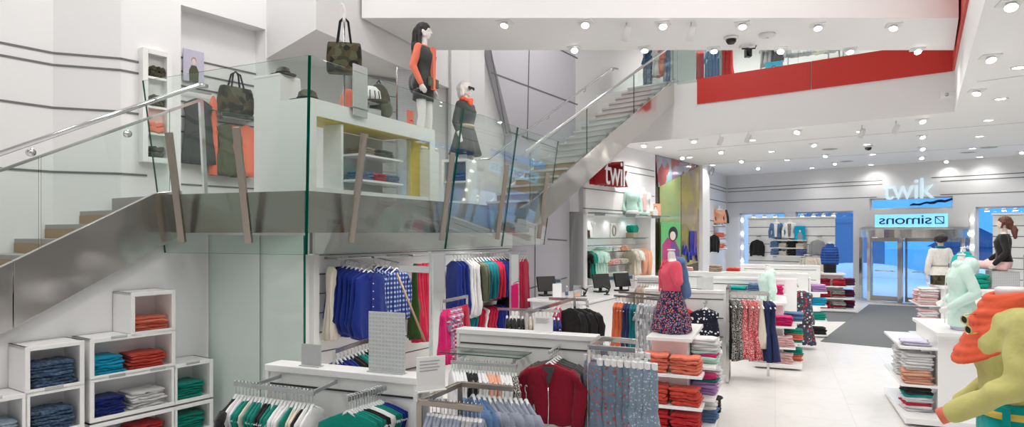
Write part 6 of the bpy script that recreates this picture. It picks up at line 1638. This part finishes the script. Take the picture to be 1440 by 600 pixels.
# low white open shelf behind the second balustrade joint
wp = at(646, 250, 10.3)
t = thing('open_shelf', 'small white open shelf box beside the white wigged mannequin', 'shelf', (wp.x, wp.y, ZL), R(GR + 3))
MB().box(-.22, .22, -.18, .18, .0, .04).box(-.22, .22, -.18, .18, .64, .68).box(-.22, -.18, -.18, .18, .04, .64).box(.18, .22, -.18, .18, .04, .64).box(-.18, .18, .16, .18, .04, .64).build('box', 'white_gloss', t, bevel=.004); MB().box(-.18, .18, -.16, .16, .32, .35).build('shelf', 'white_gloss', t)
stack((wp.x, wp.y, ZL + .35), R(GR), 3, (.3, .26, .05), 'denim', 'blue', 'shirt', 'in the small white open shelf box')
# slat panel with bags deep in the recess
pw_ = at(540, 130, 11.2); t = thing('slat_panel', 'white slat panel on the wall behind the camouflage tote', 'display panel', (pw_.x - .55, pw_.y + .1, ZL), R(40)); b = MB()
for i in range(8):
    b.box(0, 1.5, 0, .03, .1 + i * .27, .35 + i * .27)
b.build('board', 'white_lacquer', t); MB().box(0, 1.5, .03, .05, .1, 2.25).build('back', 'fitting_grey', t)
pw_ = at(584, 130, 11.2); t = thing('mesh_panel', 'grey wire mesh panel behind the black haired mannequin', 'display panel', (pw_.x - .25, pw_.y - .3, ZL), R(20)); MB().box(0, .55, 0, .03, .05, 2.25).build('mesh', 'pegboard', t); MB().box(-.02, 0, -.01, .04, 0, 2.28).box(.55, .57, -.01, .04, 0, 2.28).build('frame', 'chrome', t)


# ================================================================= FIGURES
def fbody(root, mb, m='mannequin_white', voxel=.008, dz=0.0, name='body', smooth=4):
    return put(blob(mb, name, voxel, smooth), name, m, root, (0, 0, dz))


def pleats(prof, k=11, amp=.12, n=66, ph=0.0):
    rings = []
    z0, z1 = prof[0][0], prof[-1][0]
    for z, a, b in lerp_prof(prof, 3):
        t = (z0 - z) / (z0 - z1)
        rings.append([(a * math.cos(th) * (1 + amp * t * math.sin(k * th + ph + .6 * math.sin(3 * th))), b * math.sin(th) * (1 + amp * t * math.sin(k * th + ph + .6 * math.sin(3 * th))), z + .008 * t * math.sin(k * th)) for th in (2 * math.pi * j / n for j in range(n))])
    return MB().loft(rings)


def top(z0, z1, grow, pose, sleeve_to=1.0, sg=.014, wide=None):
    mb = MB(); torso_loft(mb, z0, z1, grow)
    if sleeve_to > 0:
        arms(mb, pose, sg, sleeve_to, False)
    return mb


def wrinkle(me, amp=.006, sc=14.0, seed=0.0, stretch=(1, 1, .6)):
    ns = [v.normal.copy() for v in me.vertices]
    for v, n_ in zip(me.vertices, ns):
        q = Vector((v.co.x * sc * stretch[0], v.co.y * sc * stretch[1], v.co.z * sc * stretch[2] + seed)); v.co += n_ * amp * (noise.noise(q) + .5 * noise.noise(q * 2.3))
    return me


# --- black haired mannequin on the landing
f = thing('mannequin', 'mannequin with long black hair, dark vest and coral sleeves on the landing', 'mannequin', at(600, 250, 9.66).xy.to_3d() + Vector((-.04, 0, 3.49)), R(70)); f.scale = (1.05, 1.05, 1.05)
pl_ = MB().box(-.17, .17, -.15, .15, 0, .742).build('plinth', 'white_gloss', None, loc=(f.location.x, f.location.y, ZL), rz=R(-19)); tag(pl_, 'white box plinth under the black haired mannequin', 'plinth')
POSE = (((-.225, .05, 1.14), (-.20, -.06, .90)), ((.215, .03, 1.14), (.215, -.05, .89)))
b = MB(); torso_loft(b); head_shapes(b, R(10)); arms(b, POSE); legs(b, STAND); fbody(f, b)
put(wrinkle(blob(top(1.0, 1.465, .012, POSE, 1.0, .012), 'shirt', .010), .004), 'shirt', 'coral', f)
v_ = top(.80, 1.455, .034, POSE, 0); v_.ell((0, .13, .95), (.12, .10, .16)); put(wrinkle(blob(v_, 'vest', .011), .006), 'vest', 'charcoal', f)
MB().prism([(-.03, .84), (.03, .84), (.05, 1.42), (-.05, 1.42)], -.165, -.12).build('shirt_front', 'coral', f)
for sx in (-1, 1):
    MB().box(sx * .09 - .045, sx * .09 + .045, -.165, -.13, .88, 1.0).build('pocket', 'olive', f, bevel=.006)
MB().loft([ring(.70, .18, .125, 0, .01), ring(.84, .17, .125, 0, .01)]).build('shorts', 'black', f, True)
h_ = MB(); h_.ell((0, .02, 1.70), (.092, .112, .098)); h_.cap((0, .085, 1.66), (0, .12, 1.42), .085, .075); h_.cap((.04, .11, 1.45), (.06, .11, 1.18), .07, .03); h_.cap((-.05, .10, 1.45), (-.06, .12, 1.15), .065, .03); h_.cap((.075, .03, 1.66), (.09, .02, 1.36), .035, .03); h_.cap((-.075, .03, 1.66), (-.1, .02, 1.38), .035, .03)
put(wrinkle(blob(h_, 'hair', .010), .006, 30), 'hair', 'black_hair', f)
# --- white wigged mannequin
f = thing('mannequin', 'mannequin with white bobbed wig, sunglasses and grey belted dress', 'mannequin', at(655, 250, 10.9).xy.to_3d() + Vector((0, 0, ZL + .12)), R(60)); f.scale = (1.08, 1.08, 1.08)
pb_ = MB().lathe([(0, 0), (.22, 0), (.22, .11), (0, .11)], 24).build('plinth', 'white_gloss', None, True, loc=(f.location.x, f.location.y, ZL + .002)); tag(pb_, 'round white base under the white wigged mannequin', 'plinth')
POSE = (((-.22, .04, 1.14), (-.20, -.05, .88)), ((.215, .06, 1.15), (.20, -.02, .88)))
b = MB(); torso_loft(b); head_shapes(b); arms(b, POSE); legs(b, STAND); fbody(f, b)
put(wrinkle(blob(top(1.06, 1.465, .022, POSE, .72, .016), 'dress_top', .011), .004), 'dress_top', 'charcoal', f)
pleats([(1.10, .142, .112), (1.0, .19, .145), (.66, .275, .22)], 9, .10).build('skirt', 'charcoal', f, True)
MB().loft([ring(1.07, .15, .122), ring(1.12, .146, .118)]).build('belt', 'tan', f, True)
s_ = MB(); s_.tube([(.085 * math.cos(a * .524), .075 * math.sin(a * .524) - .005, 1.49 + .015 * math.sin(a * 1.3)) for a in range(13)], .034, 10); s_.ell((0, -.08, 1.44), (.06, .04, .05)); put(wrinkle(blob(s_, 'scarf', .010), .008, 25), 'scarf', 'scarf', f)
h_ = MB(); h_.ell((0, .022, 1.70), (.098, .112, .10)); h_.cap((0, .07, 1.68), (0, .07, 1.58), .088, .07); h_.cap((.078, .02, 1.68), (.082, .01, 1.58), .04, .036); h_.cap((-.078, .02, 1.68), (-.082, .01, 1.58), .04, .036); put(wrinkle(blob(h_, 'wig', .010), .008, 30), 'wig', 'mannequin_white', f)
MB().box(-.075, -.008, -.112, -.098, 1.645, 1.69).box(.008, .075, -.112, -.098, 1.645, 1.69).box(-.08, .08, -.108, -.1, 1.68, 1.69).build('sunglasses', 'black_plastic', f, bevel=.006)


def form(name, label, loc, rot, cut, sc=1.0):
    f = thing(name, label, 'mannequin', loc, R(rot), 'headless display busts'); f.scale = (sc, sc, sc); return f


def bustbody(f, cut, pose=None, hands=False):
    b = MB(); torso_loft(b, max(.84, cut - .02)); b.cap((0, .008, 1.46), (0, .0, 1.555), .052, .046)
    if pose:
        arms(b, pose, 0, 1.0, hands)
    fbody(f, b, dz=-cut)
    MB().lathe([(0, 1.592), (.047, 1.592), (.047, 1.607), (.02, 1.61), (0, 1.612)], 18).build('neck_cap', 'mannequin_white', f, True, loc=(0, 0, -cut))


# --- pink shirted bust
cut = .62
p = at(944, 460, 7.98); f = form('display_bust', 'headless bust in a pink shirt and flowered skirt on the coral trouser tower', (p.x, p.y, 1.112), -88, cut)
PB = (((-.205, .02, 1.24), (-.21, -.03, 1.0)), ((.205, .02, 1.24), (.21, -.03, 1.0)))
bustbody(f, cut)
s_ = top(1.06, 1.47, .022, PB, .5, .026); me = wrinkle(blob(s_, 'shirt', .010), .006, 12); put(me, 'shirt', 'pink', f, (0, 0, -cut))
c_ = MB()
for sx in (-1, 1):
    c_.quad([(sx * .004, -.115, 1.40), (sx * .06, -.075, 1.49), (sx * .085, -.06, 1.45), (sx * .05, -.118, 1.37)], .012)
c_.build('collar', 'pink', f, loc=(0, 0, -cut)); MB().box(-.013, .013, -.152, -.135, 1.10, 1.36).build('placket', 'pink', f, loc=(0, 0, -cut))
pleats([(1.10, .145, .118), (1.0, .19, .15), (.80, .25, .20), (.63, .275, .225)], 12, .09).build('skirt', 'floral_skirt', f, True, loc=(0, 0, -cut))
MB().loft([ring(1.08, .15, .122), ring(1.115, .146, .119)]).build('waistband', 'floral_skirt', f, True, loc=(0, 0, -cut))
d_ = MB(); d_.cap((-.16, .05, 1.43), (-.20, .10, 1.10), .06, .055); d_.cap((.06, .10, 1.46), (.05, .16, 1.08), .06, .07); d_.cap((-.08, .10, 1.46), (-.08, .16, 1.05), .06, .07); d_.cap((-.20, .10, 1.12), (-.20, .16, .88), .052, .045); d_.cap((.1, .10, 1.45), (-.14, .10, 1.45), .05, .05)
put(wrinkle(blob(d_, 'denim_jacket', .010), .006, 14), 'denim_jacket', 'denim', f, (0, 0, -cut))
# --- mint hooded bust
cut = .98
p = at(1079, 420, 11.75); f = form('display_bust', 'headless bust in a pale mint hooded top on the magenta tower', (p.x, p.y, 1.112), -95, cut, 1.0)
bustbody(f, cut)
PM = (((-.235, .04, 1.15), (-.20, -.08, 1.00)), ((.235, .04, 1.15), (.20, -.08, 1.00)))
s_ = top(.96, 1.47, .03, PM, .85, .022); s_.ell((0, .06, 1.46), (.11, .09, .07), 14, 9, R(25)); s_.loft([ring(.985, .19, .16), ring(1.1, .17, .14)]); put(wrinkle(blob(s_, 'hooded_top', .011), .007, 12), 'hooded_top', 'pale_mint', f, (0, 0, -cut))
MB().tube([(-.03, -.13, 1.42), (-.035, -.15, 1.30)], .005, 6).build('drawstring', 'hanger_white', f, True, loc=(0, 0, -cut))
# --- large mint hoodie bust by the entrance aisle
cut = .68
p = at(1352, 460, 8.15); f = form('display_bust', 'headless bust in a long pale mint hoodie on the white tower beside the aisle', (p.x, p.y, 1.112), -112, cut)
PH = (((-.24, .05, 1.14), (-.17, -.13, 1.02)), ((.24, .10, 1.14), (.19, -.15, .97)))
bustbody(f, cut, PH, True)
s_ = top(.84, 1.47, .034, PH, 1.0, .022); s_.loft([ring(.72, .20, .155, 0, .01), ring(.80, .205, .155, 0, .01), ring(.92, .20, .15, 0, .01)]); s_.ell((0, .085, 1.47), (.15, .10, .10), 16, 10, R(30)); s_.cap((-.08, -.03, 1.47), (.08, -.03, 1.47), .06, .06)
put(wrinkle(blob(s_, 'hoodie', .011), .009, 10), 'hoodie', 'pale_mint', f, (0, 0, -cut)); MB().tube([(.0, -.175, .75), (.005, -.18, 1.0), (.0, -.165, 1.3), (.0, -.12, 1.43)], .006, 6).build('zip', 'hanger_white', f, True, loc=(0, 0, -cut))
MB().loft([ring(.68, .17, .12, 0, .01), ring(.74, .175, .125, 0, .01)]).build('hem_of_trousers', 'lavender', f, True, loc=(0, 0, -cut)); MB().tube([(-.02, .02, 1.60), (-.02, .02, 1.68)], .008, 6).build('stem', 'chrome', f, True, loc=(0, 0, -cut))
# --- puffer jacket bust
cut = .70
p = at(1167, 385, 19.75); f = form('display_bust', 'headless bust in a striped blue puffer jacket on the dark red knit tower', (p.x, p.y, 1.112), -25, cut)
bustbody(f, cut)
PP = (((-.205, .02, 1.16), (-.195, -.04, .97)), ((.205, .02, 1.16), (.195, -.04, .97)))
s_ = top(.94, 1.465, .035, PP, 1.0, .02); s_.cap((-.05, 0, 1.50), (.05, 0, 1.50), .075, .075); put(blob(s_, 'puffer_jacket', .013), 'puffer_jacket', 'blue_puffer', f, (0, 0, -cut))
MB().loft([ring(.70, .17, .12), ring(.98, .18, .13)]).build('skirt', 'black', f, True, loc=(0, 0, -cut))
# --- black bobbed mannequin seen from behind
cut = .70
p = at(1322, 398, 14.05); f = thing('mannequin', 'mannequin with black bob in a pale belted blouse, facing the entrance', 'mannequin', (p.x, p.y, 1.202), R(172))
PZ = (((-.24, .02, 1.14), (-.235, -.04, .90)), ((.24, .02, 1.14), (.245, -.02, .90)))
b = MB(); torso_loft(b); head_shapes(b); arms(b, PZ); fbody(f, b, 'mannequin_skin', dz=-cut)
s_ = top(.92, 1.47, .026, PZ, .9, .024); s_.loft([ring(.90, .215, .165, 0, .01), ring(.98, .20, .15, 0, .01), ring(1.06, .155, .115)]); put(wrinkle(blob(s_, 'blouse', .011), .007, 14), 'blouse', 'white_print', f, (0, 0, -cut))
MB().loft([ring(1.085, .150, .118), ring(1.115, .148, .116)]).build('belt', 'tan', f, True, loc=(0, 0, -cut)); MB().loft([ring(.70, .185, .14, 0, .01), ring(.95, .185, .135, 0, .01)]).build('skirt', 'camo', f, True, loc=(0, 0, -cut))
s_ = MB(); s_.tube([(.075 * math.cos(a * .524), .07 * math.sin(a * .524), 1.49) for a in range(13)], .028, 10); s_.build('scarf', 'deep_teal', f, True, loc=(0, 0, -cut))
h_ = MB(); h_.ell((0, .015, 1.705), (.10, .115, .10)); h_.cap((-.03, .05, 1.68), (.03, .05, 1.68), .10, .10); h_.cap((.085, .0, 1.68), (.09, -.01, 1.63), .035, .03); h_.cap((-.085, .0, 1.68), (-.09, -.01, 1.63), .035, .03); put(wrinkle(blob(h_, 'hair', .011), .005, 30), 'hair', 'black_hair', f, (0, 0, -cut))
# --- teal bust half hidden behind the mint hoodie
cut = .86
f = form('display_bust', 'headless bust in a teal hooded vest behind the mint hoodie', GR1.w(.16, .32, 1.282), -70, cut); bustbody(f, cut)
s_ = top(.86, 1.47, .04, PZ, 0); s_.ell((0, .03, 1.45), (.13, .11, .09)); put(wrinkle(blob(s_, 'vest', .012), .006), 'vest', 'turquoise', f, (0, 0, -cut)); MB().tube([(0, -.16, .9), (0, -.17, 1.2), (0, -.13, 1.40)], .006, 6).build('zip', 'hanger_white', f, True, loc=(0, 0, -cut))
# --- seated mannequin
f = thing('mannequin', 'seated mannequin with brown ponytail, black jacket and pink trousers on the gridded riser', 'mannequin', GR1.w(.77, .26, 1.612), R(-128)); cut = .80
b = MB(); torso_loft(b); P_ = head_shapes(b, R(-22)); PS = (((-.22, .0, 1.16), (-.16, -.2, 1.0)), ((.225, .06, 1.14), (.20, -.12, .93))); arms(b, PS)
for sx in (-1, 1):
    b.cap((sx * .085, 0, .885), (sx * .09, -.44, .90), .085, .056); b.cap((sx * .09, -.44, .90), (sx * .085, -.60, .56), .055, .036); b.cap((sx * .085, -.60, .52), (sx * .085, -.72, .50), .034, .026)
fbody(f, b, 'mannequin_skin', dz=-cut)
k_ = MB(); torso_loft(k_, .84, 1.05, .016)
for sx in (-1, 1):
    k_.cap((sx * .085, 0, .885), (sx * .09, -.44, .90), .098, .068); k_.cap((sx * .09, -.44, .90), (sx * .087, -.56, .64), .066, .05)
put(wrinkle(blob(k_, 'trousers', .011), .005), 'trousers', 'pale_pink', f, (0, 0, -cut))
k_ = MB()
for sx in (-1, 1):
    k_.cap((sx * .087, -.54, .68), (sx * .085, -.60, .55), .055, .045); k_.cap((sx * .085, -.60, .52), (sx * .085, -.74, .50), .044, .034)
put(blob(k_, 'boots', .010), 'boots', 'burgundy', f, (0, 0, -cut))
put(wrinkle(blob(top(.92, 1.465, .028, PS, 1.0, .018), 'jacket', .011), .005), 'jacket', 'cardigan_black', f, (0, 0, -cut))
h_ = MB(); h_.ell((0, .022, 1.70), (.094, .112, .098)); h_.cap((0, .07, 1.66), (0, .09, 1.60), .085, .06); h_.ell((.02, .15, 1.56), (.05, .05, .06)); h_.cap((.03, .16, 1.53), (.06, .17, 1.40), .055, .03); h_.cap((.08, .0, 1.68), (.075, -.03, 1.58), .025, .018); h_.cap((-.08, .0, 1.68), (-.075, -.03, 1.58), .025, .018)
put(wrinkle(blob(h_, 'hair', .010), .006, 35), 'hair', 'brown_hair', f, (0, 0, -cut))
fb_ = fthing('acrylic_back_frame', 'grey metal frame standing behind the seated mannequin', 'frame', GR1, 1.02, .05, 1.282)
MB().tube([(0, 0, .0), (0, 0, .62), (.12, 0, .72), (.2, 0, .72)], .014, 8).tube([(.2, 0, .72), (.2, 0, 0)], .014, 8).build('tube', 'rail_grey', fb_, True); MB().box(-.05, .25, -.05, .05, 0, .012).build('foot', 'rail_grey', fb_)
# --- large chartreuse topped mannequin at the right edge
f = thing('mannequin', 'large headless mannequin in chartreuse top, coral scarf and turquoise trousers', 'mannequin', (1.985, 2.62, .552), R(-118))
PY = (((-.235, .02, 1.16), (-.20, -.15, 1.02)), ((.235, -.02, 1.19), (.195, -.215, 1.055)))
b = MB(); torso_loft(b); arms(b, PY, 0, 1.0, False); legs(b, STAND); fbody(f, b, 'mannequin_white', .007)
MB().lathe([(0, 1.47), (.056, 1.47), (.060, 1.515), (.062, 1.525), (.05, 1.532), (0, 1.533)], 24).build('neck_cap', 'mannequin_white', f, True)
mb_ = top(1.09, 1.468, .016, PY, 1.0, .012); me = blob(mb_, 'long_sleeved_top', .007, 5)
ns_ = [v.normal.copy() for v in me.vertices]
for v, n_ in zip(me.vertices, ns_):                                     # gathered creases along the sleeves and side
    c = v.co; q = c.z * 46 + 14 * c.y + 6 * noise.noise(Vector((c.x * 8, c.y * 8, c.z * 5)))
    side = .25 + .75 * min(1, abs(c.x) / .2)
    v.co += n_ * (.0045 * math.sin(q) * side + .005 * noise.noise(c * 13))
put(me, 'long_sleeved_top', 'chartreuse', f)
MB().tube([(x_, y_, z_) for x_, y_, z_ in ((.190, -.20, 1.065), (.182, -.262, 1.03))], .031, 14).build('cuff', 'coral', f, True)
tr_ = MB(); torso_loft(tr_, .84, 1.09, .020); legs(tr_, STAND, .03, False); put(wrinkle(blob(tr_, 'trousers', .009), .003, 16), 'trousers', 'turquoise', f)
bl = MB().loft([ring(z_, .137 + .030, .096 + .030) for z_ in (1.038, 1.06)]).build('belt', 'chartreuse', f, True)
bl.material_slots[0].material = mat('belt_yellow', (.75, .55, .08), .4)
for a in (200, 250, 290, 340, 20, 70):
    MB().box(-.012, .012, -.006, .006, 1.02, 1.085).build('belt_loop', 'turquoise', f, loc=(.178 * math.cos(R(a)), .138 * math.sin(R(a)), 0), rz=R(a + 90))
sc_ = MB()
for k in range(11):
    pts = []; q = k / 10
    for a in range(29):
        an = 2 * math.pi * a / 28 + math.pi / 2; fr_ = (1 - math.cos(an - math.pi / 2)) / 2          # 0 at the nape, 1 at the front
        rx_ = .078 + .085 * q * (1 - .25 * fr_) + .008 * math.sin(k * 2.1 + an); ry_ = .078 + .085 * fr_ * q + .02 * q
        pts.append((rx_ * math.cos(an), .012 + ry_ * math.sin(an) - .02 * fr_, 1.515 - .085 * q - fr_ * (.03 + .165 * q) + .008 * math.sin(2 * an + k * 1.3)))
    sc_.tube(pts, .02, 10, rs=[.0175 + .006 * math.sin(a * .45 + k * 2.2) for a in range(29)])
me = blob(sc_, 'scarf', .006, 2)
ns_ = [v.normal.copy() for v in me.vertices]
for v, n_ in zip(me.vertices, ns_):
    v.co += n_ * .004 * noise.noise(v.co * 12)
put(me, 'scarf', 'scarf', f)
g_ = thing('sunglasses', 'gold framed sunglasses hooked on the coral scarf', 'sunglasses', f.matrix_basis @ Vector((.10, -.165, 1.385)), R(-84 + 70))
g_.rotation_euler = (R(10), R(70), R(-62)); g_.scale = (.62, .62, .62)
for sx in (-1, 1):
    MB().tube([(sx * .033 + .026 * math.cos(a * .524), 0, .022 * math.sin(a * .524)) for a in range(13)], .0045, 8).build('rim', 'gold', g_, True)
    MB().lathe([(.0, -.001), (.024, -.001), (.024, .001), (0, .001)], 16).build('lens', 'lens_black', g_, loc=(sx * .033, 0, 0)).rotation_euler = (R(90), 0, 0)
    MB().tube([(sx * .06, 0, .01), (sx * .063, .06, .012), (sx * .06, .12, -.01)], .004, 6).build('temple', 'gold', g_, True)
MB().tube([(-.008, 0, .008), (.008, 0, .008)], .004, 6).build('bridge', 'gold', g_, True)

# ================================================================= UPPER FLOOR SEEN ABOVE THE RED BAND
def up(px, d, z=ZU):
    p = at(px, 100, d); return Vector((p.x, p.y, z))


def uprow(px0, px1, d, items, where, zr=7.15, thin=1.3, zs=1.0, label=None):
    a, b = up(px0, d, zr), up(px1, d - .6, zr)
    t = thing('garment_rack', label, 'rack', (a.x, a.y, ZU)); o = Vector((a.x, a.y, ZU))
    MB().beam(a - o, b - o, .03, .03).build('rail', 'chrome', t)
    for q in (a, b):
        MB().beam(q - o, Vector((q.x, q.y, ZU)) - o, .03, .03).build('leg', 'chrome', t)
    row(a, b, items, where, 'the stair side', None, thin=thin, tilt=.7, zscale=zs)


uprow(905, 942, 18.2, [(3, 'pants', 'jeans', 'blue', 'jeans'), (2, 'tee', 'white', 'white', 'shirt'), (2, 'tee', 'coral', 'coral', 'shirt'), (2, 'pants', 'denim', 'blue', 'jeans')], 'the rack at the stair top', 7.35, label='rack of jeans and coral shirts at the top of the upper stair', zs=1.2)
uprow(992, 1030, 18.6, [(4, 'pants', 'denim', 'blue', 'trousers'), (1, 'pants', 'grey', 'grey', 'trousers'), (3, 'dress', 'red', 'red', 'dress')], 'the rack behind the balcony glass', 7.5, label='rack of blue trousers and red dresses behind the balcony glass', zs=1.25)
uprow(1070, 1100, 18.4, [(3, 'tee', 'grey', 'grey', 'shirt'), (3, 'tee', 'black', 'black', 'shirt')], 'the rack behind the red band', 7.6, label='rack of grey and black shirts behind the red band')
uprow(1108, 1180, 18.0, [(8, 'tee', 'grey', 'grey', 'shirt'), (4, 'tee', 'cream', 'cream', 'shirt'), (5, 'tee', 'grey_print', 'grey patterned', 'shirt')], 'the long rack over the red band', 7.7, label='long rack of grey and cream shirts above the red band', zs=.9)
pc_ = up(962, 17.6); t = thing('mirror_column', 'pale mirrored column at the upper floor behind the glass guard', 'column', pc_, R(-35)); MB().box(-.42, .42, -.3, .3, 0, 2.3).build('panel', 'glass_frost', t); MB().box(-.43, -.41, -.31, .31, 0, 2.3).box(.41, .43, -.31, .31, 0, 2.3).build('edge', 'chrome', t)
for px, d, zb_, w_, h_, m, lb, fg in ((1088, 17.4, 6.30, .42, .50, 'cyan', 'blue photo poster with dark figure above the red band', ('mannequin_skin', 'black', 'black_hair')), (1165, 16.6, 6.9, .42, .6, 'white', 'poster with a black haired face above the red band', ('mannequin_skin', 'black', 'black_hair')), (1186, 16.6, 6.9, .5, .6, 'cyan', 'plain blue poster beside the black haired face', None)):
    p = up(px, d, zb_); fr_ = Frame(p.x, p.y, -30); t = frame_pic(fr_, 0, 0, zb_, w_, h_, lb, m, 0, fg); MB().box(-.02, .02, .012, .03, ZU - zb_, 0).build('post', 'chrome', t); MB().box(-.15, .15, -.1, .14, ZU - zb_, ZU - zb_ + .012).build('foot', 'chrome', t)
p = at(1052, 72, 11.3); t = thing('camera_rig', 'black camera hanging from a cable at the bulkhead edge', 'camera', (p.x, p.y, 5.498)); MB().tube([(-.12, 0, 0), (-.1, 0, -.06), (.12, 0, -.05), (.14, 0, 0)], .012, 8).build('cable', 'lens_black', t, True); MB().box(-.05, .05, -.06, .06, -.2, -.06).build('body', 'lens_black', t, bevel=.01); MB().box(-.14, .0, -.06, .06, -.05, .0).build('bracket', 'fitting_white', t); MB().lathe([(0, 0), (.03, 0), (.03, .05), (0, .05)], 12).build('lens', 'lens_black', t, True, loc=(0, -.06, -.15)).rotation_euler = (R(90), 0, 0)

bpy.data.scenes.remove(WK)
